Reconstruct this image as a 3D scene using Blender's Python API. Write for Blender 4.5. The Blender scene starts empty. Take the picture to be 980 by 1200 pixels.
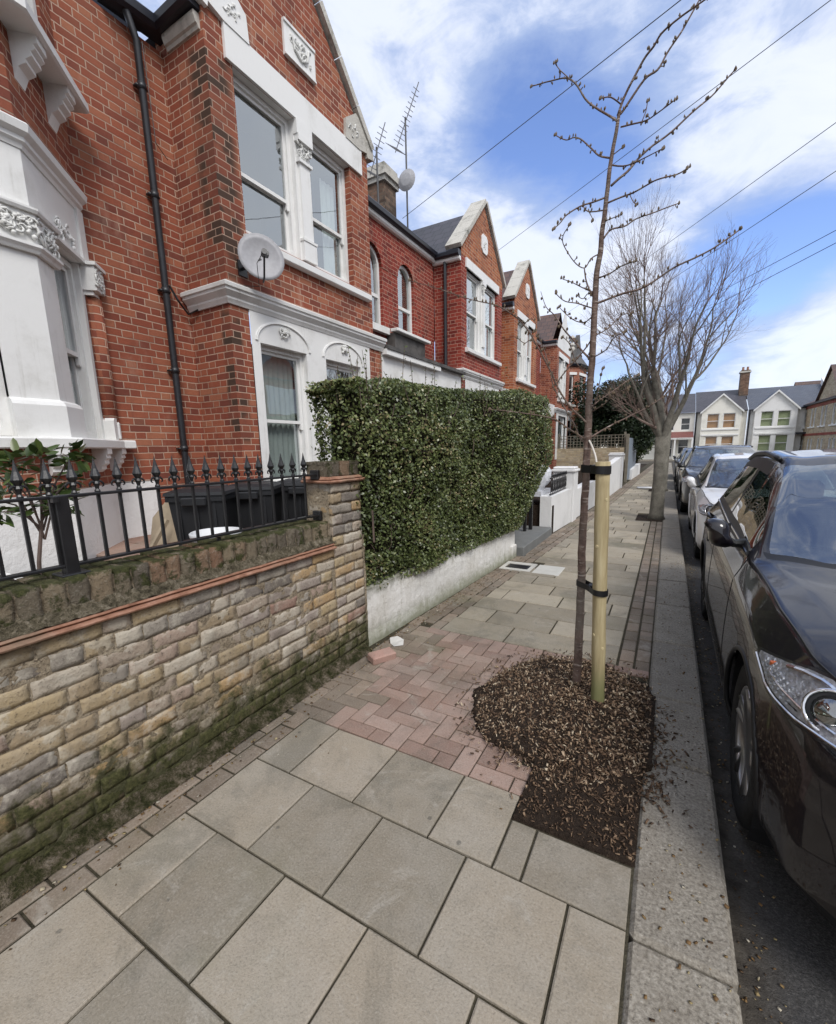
import bpy, math, random
import numpy as np
from mathutils import Vector, Matrix, noise
random.seed(7); RNG = np.random.default_rng(7)
R = math.radians
sc = bpy.context.scene
col = sc.collection

# ---------------------------------------------------------------- materials
class NT:
    def __init__(self, name):
        self.m = bpy.data.materials.new(name); self.m.use_nodes = True
        self.t = self.m.node_tree; self.n = self.t.nodes; self.n.clear()
        self.out = self.n.new('ShaderNodeOutputMaterial')
        self.b = self.n.new('ShaderNodeBsdfPrincipled')
        self.t.links.new(self.b.outputs[0], self.out.inputs[0])
    def node(self, ty, **kw):
        x = self.n.new(ty)
        for k, v in kw.items(): setattr(x, k, v)
        return x
    def put(self, sock, v):
        if v is None: return
        if isinstance(v, bpy.types.NodeSocket): self.t.links.new(v, sock)
        else:
            try: sock.default_value = v
            except Exception: sock.default_value = (v[0], v[1], v[2], 1) if hasattr(v, '__len__') else (v, v, v)
    def M(self, op, a, b=None, c=None, clamp=False):
        x = self.node('ShaderNodeMath', operation=op, use_clamp=clamp)
        self.put(x.inputs[0], a); self.put(x.inputs[1], b); self.put(x.inputs[2], c)
        return x.outputs[0]
    def V(self, op, a, b=None):
        x = self.node('ShaderNodeVectorMath', operation=op)
        self.put(x.inputs[0], a)
        if op == 'SCALE': self.put(x.inputs[3], b)
        else: self.put(x.inputs[1], b)
        return x.outputs[1] if op in ('LENGTH', 'DISTANCE', 'DOT_PRODUCT') else x.outputs[0]
    def noise(self, vec, scale, detail=3, rough=.55, dist=0, col_=False):
        x = self.node('ShaderNodeTexNoise'); self.put(x.inputs['Vector'], vec)
        x.inputs['Scale'].default_value = scale; x.inputs['Detail'].default_value = detail
        x.inputs['Roughness'].default_value = rough; x.inputs['Distortion'].default_value = dist
        return x.outputs[1] if col_ else x.outputs[0]
    def ramp(self, f, stops, interp='LINEAR'):
        x = self.node('ShaderNodeValToRGB'); x.color_ramp.interpolation = interp
        e = x.color_ramp.elements
        while len(e) < len(stops): e.new(.5)
        for i, (p, c) in enumerate(stops):
            e[i].position = p
            e[i].color = (c, c, c, 1) if not hasattr(c, '__len__') else (c[0], c[1], c[2], 1)
        self.put(x.inputs[0], f); return x.outputs[0]
    def step(self, f, a, b):
        x = self.node('ShaderNodeMapRange'); x.interpolation_type = 'SMOOTHSTEP'
        self.put(x.inputs[0], f); x.inputs[1].default_value = a; x.inputs[2].default_value = b
        return x.outputs[0]
    def mix(self, f, a, b, mode='MIX'):
        x = self.node('ShaderNodeMix', data_type='RGBA', blend_type=mode)
        self.put(x.inputs[0], f); self.put(x.inputs[6], a); self.put(x.inputs[7], b)
        return x.outputs[2]
    def attr(self, name):
        x = self.node('ShaderNodeAttribute', attribute_name=name); return x.outputs[2]
    def sep(self, v):
        x = self.node('ShaderNodeSeparateXYZ'); self.put(x.inputs[0], v); return x.outputs
    def comb(self, a, b, c=0):
        x = self.node('ShaderNodeCombineXYZ')
        for i, q in enumerate((a, b, c)): self.put(x.inputs[i], q)
        return x.outputs[0]
    def bump(self, h, dist=.01, strength=1.0):
        x = self.node('ShaderNodeBump'); x.inputs['Distance'].default_value = dist
        x.inputs['Strength'].default_value = strength
        self.put(x.inputs['Height'], h); self.put(self.b.inputs['Normal'], x.outputs[0])
    def base(self, c=None, rough=None, metal=None, spec=None, coat=None):
        self.put(self.b.inputs['Base Color'], c); self.put(self.b.inputs['Roughness'], rough)
        self.put(self.b.inputs['Metallic'], metal); self.put(self.b.inputs['Specular IOR Level'], spec)
        if coat is not None: self.b.inputs['Coat Weight'].default_value = coat; self.b.inputs['Coat Roughness'].default_value = .03
        return self
    @property
    def obj(self): return self.node('ShaderNodeTexCoord').outputs['Object']
    @property
    def pos(self): return self.node('ShaderNodeNewGeometry').outputs['Position']
    @property
    def uv(self):
        x = self.node('ShaderNodeUVMap'); x.uv_map = 'UVMap'; return x.outputs[0]
MATS = {}
def simple(name, c, rough=.6, metal=0, spec=.5, var=.12, scale=6, bump=0, bscale=40, coat=None):
    k = NT(name); p = k.pos
    n = k.noise(p, scale, 4)
    c0 = tuple(max(0, x * (1 - var)) for x in c); c1 = tuple(min(1, x * (1 + var)) for x in c)
    k.base(k.ramp(n, [(.3, c0), (.7, c1)]), rough, metal, spec, coat)
    if bump: k.bump(k.noise(p, bscale, 4), bump)
    MATS[name] = k.m; return k.m

# ---------------------------------------------------------------- mesh builder
class MB:
    def __init__(self): self.v = []; self.f = []; self.r = []
    def add(self, vs, fs, r=None):
        o = len(self.v); self.v += [tuple(p) for p in vs]
        r = random.random() if r is None else r
        for f in fs: self.f.append(tuple(i + o for i in f)); self.r.append(r)
        return self
    def quad(self, a, b, c, d, r=None): return self.add([a, b, c, d], [(0, 1, 2, 3)], r)
    def poly(self, pts, r=None): return self.add(pts, [tuple(range(len(pts)))], r)
    def box(self, x0, x1, y0, y1, z0, z1, r=None, bev=0, rz=0, c=None):
        if x0 > x1: x0, x1 = x1, x0
        if y0 > y1: y0, y1 = y1, y0
        if z0 > z1: z0, z1 = z1, z0
        if bev <= 0:
            v = [(x, y, z) for z in (z0, z1) for y in (y0, y1) for x in (x0, x1)]
            f = [(0, 2, 3, 1), (4, 5, 7, 6), (0, 1, 5, 4), (2, 6, 7, 3), (0, 4, 6, 2), (1, 3, 7, 5)]
        else:
            b = min(bev, (x1 - x0) * .45, (y1 - y0) * .45, (z1 - z0) * .45)
            v = []; idx = {}
            X = (x0, x1); Y = (y0, y1); Z = (z0, z1); s = (1, -1)
            for i in (0, 1):
                for j in (0, 1):
                    for k in (0, 1):
                        idx[i, j, k, 0] = len(v); v.append((X[i], Y[j] + s[j] * b, Z[k] + s[k] * b))
                        idx[i, j, k, 1] = len(v); v.append((X[i] + s[i] * b, Y[j], Z[k] + s[k] * b))
                        idx[i, j, k, 2] = len(v); v.append((X[i] + s[i] * b, Y[j] + s[j] * b, Z[k]))
            f = []
            cyc = [(0, 0), (1, 0), (1, 1), (0, 1)]
            for i in (0, 1): f.append([idx[(i,) + q + (0,)] for q in cyc])
            for j in (0, 1): f.append([idx[q[0], j, q[1], 1] for q in cyc])
            for k in (0, 1): f.append([idx[q[0], q[1], k, 2] for q in cyc])
            for i in (0, 1):
                for j in (0, 1): f.append([idx[i, j, 0, 0], idx[i, j, 1, 0], idx[i, j, 1, 1], idx[i, j, 0, 1]])
            for i in (0, 1):
                for k in (0, 1): f.append([idx[i, 0, k, 0], idx[i, 1, k, 0], idx[i, 1, k, 2], idx[i, 0, k, 2]])
            for j in (0, 1):
                for k in (0, 1): f.append([idx[0, j, k, 1], idx[1, j, k, 1], idx[1, j, k, 2], idx[0, j, k, 2]])
            for i in (0, 1):
                for j in (0, 1):
                    for k in (0, 1): f.append([idx[i, j, k, 0], idx[i, j, k, 1], idx[i, j, k, 2]])
            cc = Vector(((x0 + x1) / 2, (y0 + y1) / 2, (z0 + z1) / 2)); g = []
            for q in f:
                p = [Vector(v[t]) for t in q]; n = (p[1] - p[0]).cross(p[2] - p[0])
                g.append(q if n.dot(sum(p, Vector()) / len(p) - cc) > 0 else q[::-1])
            f = g
        if rz:
            cx, cy = c if c else ((x0 + x1) / 2, (y0 + y1) / 2); cs, sn = math.cos(rz), math.sin(rz)
            v = [(cx + (p[0] - cx) * cs - (p[1] - cy) * sn, cy + (p[0] - cx) * sn + (p[1] - cy) * cs, p[2]) for p in v]
        return self.add(v, f, r)
    def tube(self, pts, rad, n=8, r=None, cap=True):
        pts = [Vector(p) for p in pts]
        if not hasattr(rad, '__len__'): rad = [rad] * len(pts)
        v = []; f = []; a = None
        for i, p in enumerate(pts):
            d = (pts[min(i + 1, len(pts) - 1)] - pts[max(i - 1, 0)])
            if d.length < 1e-9: d = Vector((0, 0, 1))
            d.normalize()
            if a is None: a = d.orthogonal().normalized()
            else:
                a = a - d * a.dot(d)
                a = a.normalized() if a.length > 1e-6 else d.orthogonal().normalized()
            b = d.cross(a)
            for k in range(n):
                t = 2 * math.pi * k / n
                v.append(p + (a * math.cos(t) + b * math.sin(t)) * rad[i])
        for i in range(len(pts) - 1):
            for k in range(n):
                k2 = (k + 1) % n; f.append((i * n + k, i * n + k2, (i + 1) * n + k2, (i + 1) * n + k))
        if cap: f.append(tuple(range(n))[::-1]); f.append(tuple((len(pts) - 1) * n + k for k in range(n)))
        return self.add(v, f, r)
    def lathe(self, c, prof, n=12, axis='z', r=None):
        v = []; f = []
        for (rr, h) in prof:
            for k in range(n):
                t = 2 * math.pi * k / n; a, b = rr * math.cos(t), rr * math.sin(t)
                v.append({'z': (c[0] + a, c[1] + b, c[2] + h), 'x': (c[0] + h, c[1] + a, c[2] + b), 'y': (c[0] + b, c[1] + h, c[2] + a)}[axis])
        for i in range(len(prof) - 1):
            for k in range(n):
                k2 = (k + 1) % n; f.append((i * n + k, i * n + k2, (i + 1) * n + k2, (i + 1) * n + k))
        f.append(tuple(range(n))[::-1]); f.append(tuple((len(prof) - 1) * n + k for k in range(n)))
        return self.add(v, f, r)
    def sweep(self, path, prof, r=None, closed=False):
        """profile (out, up) swept along a horizontal path of (x, y, z) points; 'out' is to the right of travel"""
        P = [Vector(p) for p in path]; v = []; f = []; m = len(prof)
        for i, p in enumerate(P):
            d0 = (p - P[i - 1]) if i > 0 else None
            d1 = (P[i + 1] - p) if i < len(P) - 1 else None
            ns = []
            for d in (d0, d1):
                if d is not None: d.z = 0; d.normalize(); ns.append(Vector((d.y, -d.x, 0)))
            if len(ns) == 2:
                q = (ns[0] + ns[1]).normalized(); s = 1 / max(.3, q.dot(ns[0]))
            else: q = ns[0]; s = 1
            for (o, u) in prof: v.append(p + q * (o * s) + Vector((0, 0, u)))
        for i in range(len(P) - 1):
            for k in range(m):
                k2 = (k + 1) % m; f.append((i * m + k, (i + 1) * m + k, (i + 1) * m + k2, i * m + k2))
        f.append(tuple(range(m))); f.append(tuple((len(P) - 1) * m + k for k in range(m))[::-1])
        return self.add(v, f, r)
    def prism(self, pts, ax, a0, a1, r=None):
        """2D polygon pts extruded along axis ax from a0 to a1. ax='x': pts=(y,z); 'y': (x,z); 'z': (x,y)"""
        def P(p, a): return {'x': (a, p[0], p[1]), 'y': (p[0], a, p[1]), 'z': (p[0], p[1], a)}[ax]
        n = len(pts); v = [P(p, a0) for p in pts] + [P(p, a1) for p in pts]
        f = [tuple(range(n))[::-1], tuple(range(n, 2 * n))]
        for k in range(n): k2 = (k + 1) % n; f.append((k, k2, n + k2, n + k))
        return self.add(v, f, r)
    def build(self, name, m, parent=None, smooth=False, fixn=True, loc=None, keep=False):
        me = bpy.data.meshes.new(name)
        off = Vector(loc) if loc is not None else Vector((0, 0, 0))
        if parent is not None and not keep: off = parent.matrix_world.translation if False else Vector(parent.get('_o', (0, 0, 0)))
        vs = [(p[0] - off.x, p[1] - off.y, p[2] - off.z) for p in self.v]
        me.from_pydata(vs, [], self.f)
        if fixn:
            import bmesh
            bm = bmesh.new(); bm.from_mesh(me); bmesh.ops.recalc_face_normals(bm, faces=bm.faces); bm.to_mesh(me); bm.free()
        at = me.attributes.new('rnd', 'FLOAT', 'FACE'); at.data.foreach_set('value', self.r)
        # box mapped UVs in metres (world axes)
        uv = me.uv_layers.new(name='UVMap'); arr = np.zeros(len(me.loops) * 2, dtype=np.float32)
        for p in me.polygons:
            n = p.normal
            if abs(n.z) < .75:
                l = math.hypot(n.x, n.y) or 1; tx, ty = -n.y / l, n.x / l
                if abs(n.x) < .3 * abs(n.y): tx, ty = 1.0, 0.0
                elif abs(n.y) < .3 * abs(n.x): tx, ty = 0.0, 1.0
                for li in p.loop_indices:
                    q = self.v[me.loops[li].vertex_index]; arr[2 * li] = q[0] * tx + q[1] * ty; arr[2 * li + 1] = q[2]
            else:
                for li in p.loop_indices:
                    q = self.v[me.loops[li].vertex_index]; arr[2 * li] = q[0]; arr[2 * li + 1] = q[1]
        uv.data.foreach_set('uv', arr)
        if smooth: me.polygons.foreach_set('use_smooth', [True] * len(me.polygons))
        me.materials.append(m)
        o = bpy.data.objects.new(name, me); col.objects.link(o)
        if parent is not None: o.parent = parent; o['_o'] = tuple(off)
        else: o.location = off; o['_o'] = tuple(off)
        return o
def thing(name, label, cat, loc, group=None):
    o = bpy.data.objects.new(name, None); col.objects.link(o); o.location = loc; o.empty_display_size = .2
    o['label'] = label; o['category'] = cat; o['_o'] = tuple(loc)
    if group: o['group'] = group
    return o
def tag(o, label, cat, group=None, kind=None):
    o['label'] = label; o['category'] = cat
    if group: o['group'] = group
    if kind: o['kind'] = kind
    return o
def struct(o): o['kind'] = 'structure'; return o
def fast_mesh(name, V, Fq, rnd, m, parent=None, smooth=False):
    """numpy quads"""
    me = bpy.data.meshes.new(name); nf = len(Fq); k = Fq.shape[1]
    me.vertices.add(len(V)); me.vertices.foreach_set('co', V.astype(np.float32).ravel())
    me.loops.add(nf * k); me.loops.foreach_set('vertex_index', Fq.astype(np.int32).ravel())
    me.polygons.add(nf); me.polygons.foreach_set('loop_start', np.arange(0, nf * k, k, dtype=np.int32))
    me.update(calc_edges=True)
    a = me.attributes.new('rnd', 'FLOAT', 'FACE'); a.data.foreach_set('value', rnd.astype(np.float32))
    if smooth: me.polygons.foreach_set('use_smooth', np.ones(nf, dtype=bool))
    me.materials.append(m); o = bpy.data.objects.new(name, me); col.objects.link(o)
    if parent is not None: o.parent = parent
    return o
def copy_tree(o, loc=None, rz=None, label=None, parent=None):
    c = o.copy(); col.objects.link(c)
    if parent is not None: c.parent = parent
    if loc is not None: c.location = loc
    if rz is not None: c.rotation_euler = (0, 0, rz)
    if label: c['label'] = label
    for ch in list(o.children):
        copy_tree(ch, parent=c)
    return c
# ---------------------------------------------------------------- brick walls (Flemish bond, metres in UV)
def brick_mat(name, stops, mortar, soot=None, bond='flemish', stain=.35, seed=0.0):
    k = NT(name); uv = k.uv
    wob = k.noise(uv, 9, 3, col_=True)
    uv2 = k.V('ADD', uv, k.V('SCALE', k.V('SUBTRACT', wob, (.5, .5, .5)), .012))
    s = k.sep(uv2); H = .075; P = .3375
    vr = k.M('DIVIDE', s[1], H); row = k.M('FLOOR', vr); fv = k.M('SUBTRACT', vr, row)
    par = k.M('MODULO', k.M('ADD', row, 1000), 2)
    uu = k.M('ADD', k.M('DIVIDE', s[0], P), k.M('MULTIPLY', par, .5)); cell = k.M('FLOOR', uu); fr = k.M('SUBTRACT', uu, cell)
    ish = k.M('GREATER_THAN', fr, .6667)
    du = k.M('MULTIPLY', k.M('MINIMUM', k.M('MINIMUM', fr, k.M('ABSOLUTE', k.M('SUBTRACT', fr, .6667))), k.M('SUBTRACT', 1, fr)), P)
    dv = k.M('MULTIPLY', k.M('MINIMUM', fv, k.M('SUBTRACT', 1, fv)), H)
    d = k.M('MINIMUM', du, dv)
    brick = k.step(d, .0035, .0068)
    idv = k.comb(k.M('ADD', k.M('MULTIPLY', cell, 2), ish), row, seed)
    wn = k.node('ShaderNodeTexWhiteNoise', noise_dimensions='3D'); k.put(wn.inputs[0], idv)
    c = k.ramp(wn.outputs[0], stops)
    p = k.pos
    n1 = k.noise(p, 1.3, 5, .6); n2 = k.noise(uv, 55, 4, .7); n3 = k.noise(p, .55, 3)
    c = k.mix(k.M('MULTIPLY', k.step(n2, .35, .8), .6), c, k.mix(.5, c, (.09, .03, .02, 1)), 'MIX')
    c = k.mix(k.M('MULTIPLY', k.step(n1, .5, .78), stain), c, (.07, .035, .03, 1))
    c = k.mix(k.M('MULTIPLY', k.step(n3, .5, .75), .25), c, (.42, .2, .12, 1))
    ns = k.noise(k.V('MULTIPLY', p, (5, 5, .7)), 1, 5, .65); c = k.mix(k.M('MULTIPLY', k.step(ns, .52, .72), .5), c, (.1, .05, .04, 1))
    ne = k.noise(k.V('MULTIPLY', k.V('ADD', p, (7, 3, 5)), (3, 3, 1.2)), 1, 5, .65); c = k.mix(k.M('MULTIPLY', k.step(ne, .58, .75), .35), c, (.5, .33, .25, 1))
    mo = k.mix(k.step(n1, .4, .75), mortar, tuple(x * .55 for x in mortar[:3]) + (1,))
    cc = k.mix(brick, mo, c)
    if soot:
        for (sx, sy, rad, thr, z0, z1) in soot:
            q = k.sep(p)
            dd = k.M('SQRT', k.M('ADD', k.M('POWER', k.M('SUBTRACT', q[0], sx), 2), k.M('POWER', k.M('SUBTRACT', q[1], sy), 2)))
            m1 = k.M('SUBTRACT', 1, k.step(dd, rad * .55, rad))
            m2 = k.step(k.M('ADD', wn.outputs[0], k.M('MULTIPLY', k.noise(p, 3.0, 3), .5)), thr, thr + .12)
            mz = k.M('MULTIPLY', k.step(q[2], z0, z0 + .15), k.M('SUBTRACT', 1, k.step(q[2], z1 - .15, z1)))
            cc = k.mix(k.M('MULTIPLY', k.M('MULTIPLY', m1, k.M('ADD', k.M('MULTIPLY', m2, .7), .22)), k.M('MULTIPLY', mz, k.M('ADD', k.M('MULTIPLY', brick, .7), .3))), cc, (.045, .034, .026, 1))
    k.base(cc, .85, 0, .25)
    hh = k.M('ADD', k.M('MULTIPLY', brick, 1.0), k.M('ADD', k.M('MULTIPLY', n2, .35), k.M('MULTIPLY', wn.outputs[0], .25)))
    k.bump(hh, .006, .8)
    return k.m
RED = [(0, (.18, .055, .038)), (.25, (.25, .07, .042)), (.5, (.29, .082, .046)), (.75, (.335, .108, .06)), (.96, (.38, .15, .085)), (1, (.15, .06, .045))]
ORG = [(0, (.2, .06, .03)), (.3, (.34, .1, .045)), (.6, (.4, .13, .055)), (1, (.46, .17, .075))]
DRED = [(0, (.14, .022, .018)), (.4, (.24, .035, .025)), (.8, (.3, .05, .034)), (1, (.34, .07, .045))]
YEL = [(0, (.36, .29, .19)), (.4, (.52, .43, .28)), (.7, (.6, .51, .35)), (1, (.42, .36, .27))]
m_red = brick_mat('red_brick', RED, (.52, .36, .27, 1), soot=[(-4.4, 3.57, .2, .9, 1.6, 3.2), (-4.4, 3.57, .36, .86, 3.4, 5.75)], stain=.3)
m_red2 = brick_mat('orange_red_brick', ORG, (.5, .36, .26, 1), seed=3.1)
m_dred = brick_mat('painted_red_brick', DRED, (.46, .28, .21, 1), seed=5.3)
m_yel = brick_mat('yellow_brick', YEL, (.36, .32, .25, 1), seed=8.3)

def paint(name, c=(.78, .78, .76), rough=.45, dirt=.35, dcol=(.3, .28, .22), scale=1.6, bump=.0015):
    k = NT(name); p = k.pos
    n = k.noise(p, scale, 6, .65); n2 = k.noise(p, 30, 4, .7)
    m = k.M('MULTIPLY', k.step(k.M('ADD', n, k.M('MULTIPLY', n2, .15)), .55, .85), dirt)
    nd = k.noise(k.V('MULTIPLY', p, (22, 22, 1.1)), 1, 5, .7); m2 = k.M('MULTIPLY', k.M('MULTIPLY', k.step(nd, .54, .72), k.step(n, .42, .6)), dirt * .9)
    k.base(k.mix(m2, k.mix(m, c + (1,), dcol + (1,)), (.33, .31, .26, 1)), rough, 0, .4)
    k.bump(k.M('ADD', n2, k.noise(p, 9, 3)), bump)
    return k.m
m_white = paint('white_paint')
m_cream = paint('cream_paint', (.8, .78, .7))
m_render = paint('white_render', (.76, .76, .75), .8, .3, (.34, .35, .33), 1.1, .006)
m_stone = paint('weathered_stone', (.5, .48, .43), .85, .9, (.12, .12, .1), 3.2, .01)
m_capital = paint('carved_stone_paint', (.72, .72, .69), .6, .7, (.25, .25, .22), 7, .004)
m_lowwall = None
def lowwall_mat():
    k = NT('dirty_white_render'); p = k.pos; q = k.sep(p)
    n = k.noise(p, 1.8, 6, .65); n2 = k.noise(k.V('MULTIPLY', p, (6, 6, 1.2)), 3, 5, .7); n3 = k.noise(p, 16, 5, .7)
    base = k.mix(k.step(n, .35, .7), (.74, .73, .7, 1), (.6, .58, .53, 1))
    base = k.mix(k.M('MULTIPLY', k.step(n2, .5, .75), .6), base, (.3, .28, .22, 1))
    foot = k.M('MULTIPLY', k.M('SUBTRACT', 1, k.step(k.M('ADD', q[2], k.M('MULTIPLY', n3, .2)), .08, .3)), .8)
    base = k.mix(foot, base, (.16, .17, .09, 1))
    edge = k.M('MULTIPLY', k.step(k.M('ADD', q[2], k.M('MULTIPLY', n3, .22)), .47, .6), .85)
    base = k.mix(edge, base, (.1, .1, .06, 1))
    k.base(base, .85, 0, .3); k.bump(k.M('ADD', n3, k.M('MULTIPLY', n, 2)), .012); return k.m
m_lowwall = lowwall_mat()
m_iron = simple('black_iron', (.012, .012, .013), .38, 0, .6, .3, 12, .0006, 90)
m_pipe = simple('black_pipe', (.02, .022, .026), .42, 0, .5, .3, 5)
m_gutter = simple('gutter_black', (.012, .014, .022), .4, 0, .5)
m_binm = simple('black_plastic', (.014, .015, .017), .5, 0, .45, .25, 5, .0008, 200)
m_bucket = simple('white_plastic', (.7, .71, .72), .4, 0, .5, .06)
m_board = simple('pale_board', (.34, .28, .2), .8, 0, .3, .25, 5)
m_rust = simple('rusty_iron', (.1, .045, .03), .8, .3, .3, .4, 20)
m_dark = simple('dark_interior', (.07, .075, .08), .9, 0, .2)
m_lead = simple('lead_sheet', (.09, .085, .08), .7, .1, .4, .4, 6, .006, 14)
m_curtain = simple('net_curtain', (.62, .66, .64), .9, 0, .1, .06)
m_blind = simple('window_blind', (.6, .7, .67), .6, 0, .3, .05)
m_amber = simple('amber_blind', (.36, .2, .085), .8, 0, .2, .1)
m_green = simple('green_blind', (.28, .33, .19), .8, 0, .2, .1)
m_dish = simple('dish_grey', (.33, .33, .345), .5, 0, .4, .1, 20)
m_alu = simple('aluminium', (.3, .3, .31), .4, .8, .5)
m_terra = None
def terra():
    k = NT('terracotta'); p = k.pos; n = k.noise(p, 14, 5, .7); n2 = k.noise(p, 3, 4)
    c = k.ramp(n, [(.25, (.16, .075, .045)), (.5, (.3, .155, .1)), (.75, (.42, .25, .18))])
    c = k.mix(k.M('MULTIPLY', k.step(n2, .55, .7), .5), c, (.2, .17, .12, 1))
    k.base(c, .75, 0, .3); k.bump(n, .004); return k.m
m_terra = terra()
def glass():
    k = NT('window_glass'); k.n.remove(k.b)
    fr = k.node('ShaderNodeLayerWeight'); fz = k.M('MULTIPLY_ADD', k.M('POWER', fr.outputs[1], 4.0), .9, .045)
    t = k.node('ShaderNodeBsdfTransparent'); t.inputs[0].default_value = (.82, .87, .86, 1)
    g = k.node('ShaderNodeBsdfGlossy'); g.inputs['Roughness'].default_value = .01; g.inputs[0].default_value = (.92, .97, 1, 1)
    bp = k.node('ShaderNodeBump'); bp.inputs['Distance'].default_value = .02; bp.inputs['Strength'].default_value = .04
    k.put(bp.inputs['Height'], k.noise(k.pos, 2.2, 2)); k.put(g.inputs['Normal'], bp.outputs[0])
    mx = k.node('ShaderNodeMixShader'); f = k.M('ADD', k.M('MULTIPLY', fz, 1.5), .26, clamp=True)
    k.put(mx.inputs[0], f); k.put(mx.inputs[1], t.outputs[0]); k.put(mx.inputs[2], g.outputs[0])
    k.put(k.out.inputs[0], mx.outputs[0]); return k.m
m_glass = glass()
def glass_far():
    k = NT('distant_window_glass'); k.n.remove(k.b); lw = k.node('ShaderNodeLayerWeight'); t = k.node('ShaderNodeBsdfTransparent'); g = k.node('ShaderNodeBsdfGlossy'); g.inputs['Roughness'].default_value = .03; mx = k.node('ShaderNodeMixShader')
    k.put(mx.inputs[0], k.M('MULTIPLY_ADD', k.M('POWER', lw.outputs[1], 4.0), .8, .06)); k.put(mx.inputs[1], t.outputs[0]); k.put(mx.inputs[2], g.outputs[0]); k.put(k.out.inputs[0], mx.outputs[0]); return k.m
m_gfar = glass_far()
def slate(name, c0, c1):
    k = NT(name); uv = k.uv; br = k.node('ShaderNodeTexBrick'); k.put(br.inputs['Vector'], uv)
    br.inputs['Scale'].default_value = 1; br.inputs['Brick Width'].default_value = .26; br.inputs['Row Height'].default_value = .2
    br.inputs['Mortar Size'].default_value = .008; br.inputs['Color1'].default_value = c0 + (1,); br.inputs['Color2'].default_value = c1 + (1,)
    br.inputs['Mortar'].default_value = (.01, .01, .012, 1)
    n = k.noise(k.pos, 2, 4)
    k.base(k.mix(k.M('MULTIPLY', n, .5), br.outputs[0], (.1, .1, .1, 1)), .55, 0, .4)
    s = k.sep(uv); fr_ = k.M('FRACT', k.M('DIVIDE', s[1], .2))
    k.bump(k.M('SUBTRACT', 1, fr_), .02); return k.m
m_slate = slate('slate_roof', (.05, .05, .06), (.075, .07, .085))
m_slate2 = slate('blue_slate_roof', (.07, .085, .12), (.1, .115, .15))
m_tile = slate('tile_roof', (.09, .05, .04), (.14, .075, .055))
m_awn = slate('red_tile_roof', (.22, .06, .05), (.27, .08, .06))

# paving
def slab_mat(name, stops, moss=.25, rough=.85, speck=.5, stain=.4):
    k = NT(name); p = k.pos; r = k.attr('rnd')
    c = k.ramp(r, stops)
    n = k.noise(p, 2.6, 6, .62); n2 = k.noise(p, 130, 3, .7); n3 = k.noise(p, 11, 5, .65)
    c = k.mix(k.M('MULTIPLY', k.step(n, .35, .7), stain), c, k.mix(.55, c, (.36, .34, .3, 1)))
    nb = k.noise(k.V('ADD', p, (4, 9, 2)), 1.7, 6, .7, .8); c = k.mix(k.M('MULTIPLY', k.step(nb, .5, .62), .5), c, k.mix(.6, c, (.08, .078, .06, 1)))
    nl = k.noise(k.V('ADD', p, (14, 3, 2)), 3.4, 6, .72, 1.2); c = k.mix(k.M('MULTIPLY', k.step(nl, .56, .68), .45), c, (.4, .37, .32, 1))
    vo = k.node('ShaderNodeTexVoronoi'); k.put(vo.inputs['Vector'], p); vo.inputs['Scale'].default_value = 5.5; gum = k.M('SUBTRACT', 1, k.step(k.M('ADD', vo.outputs['Distance'], k.M('MULTIPLY', n2, .03)), .06, .085)); c = k.mix(k.M('MULTIPLY', gum, .55), c, (.07, .068, .06, 1))
    c = k.mix(k.M('MULTIPLY', k.step(n3, .45, .8), .4), c, k.mix(.6, c, (.1, .1, .085, 1)))
    c = k.mix(k.M('MULTIPLY', k.step(n2, .5, .75), speck), c, k.mix(.5, c, (.5, .47, .42, 1)))
    c = k.mix(k.M('MULTIPLY', k.step(n2, .5, .28), speck), c, k.mix(.6, c, (.04, .04, .035, 1)))
    c = k.mix(k.M('MULTIPLY', k.step(k.noise(p, .9, 5, .7), .5, .75), moss), c, (.12, .13, .07, 1))
    k.base(c, rough, 0, .3); k.bump(k.M('ADD', n2, k.M('MULTIPLY', n3, 1.2)), .003, .8); return k.m
m_flag = slab_mat('concrete_flag', [(0, (.215, .185, .14)), (.5, (.275, .237, .18)), (1, (.33, .28, .215))], stain=.6)
m_flag2 = slab_mat('sandy_flag', [(0, (.225, .195, .145)), (.5, (.3, .26, .195)), (1, (.38, .33, .25))], moss=.3)
m_block = slab_mat('red_block', [(0, (.21, .135, .105)), (.5, (.28, .185, .145)), (1, (.34, .24, .195))], moss=.35)
m_block2 = slab_mat('brown_block', [(0, (.15, .115, .085)), (.5, (.2, .155, .115)), (1, (.26, .2, .15))], moss=.45)
def kerb_mat():
    k = NT('granite_kerb'); p = k.pos; n2 = k.noise(p, 85, 4, .75); n3 = k.noise(p, 5, 5, .65); r = k.attr('rnd')
    c = k.ramp(n2, [(.28, (.09, .08, .062)), (.45, (.24, .215, .175)), (.62, (.36, .33, .275)), (.75, (.52, .48, .42))])
    c = k.mix(k.M('MULTIPLY', k.step(n3, .4, .75), .5), c, (.15, .125, .095, 1))
    c = k.mix(k.M('MULTIPLY', r, .25), c, (.12, .11, .1, 1))
    k.base(c, .85, 0, .3); k.bump(k.M('ADD', n2, k.M('MULTIPLY', n3, 1.5)), .005); return k.m
m_kerb = kerb_mat()
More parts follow.
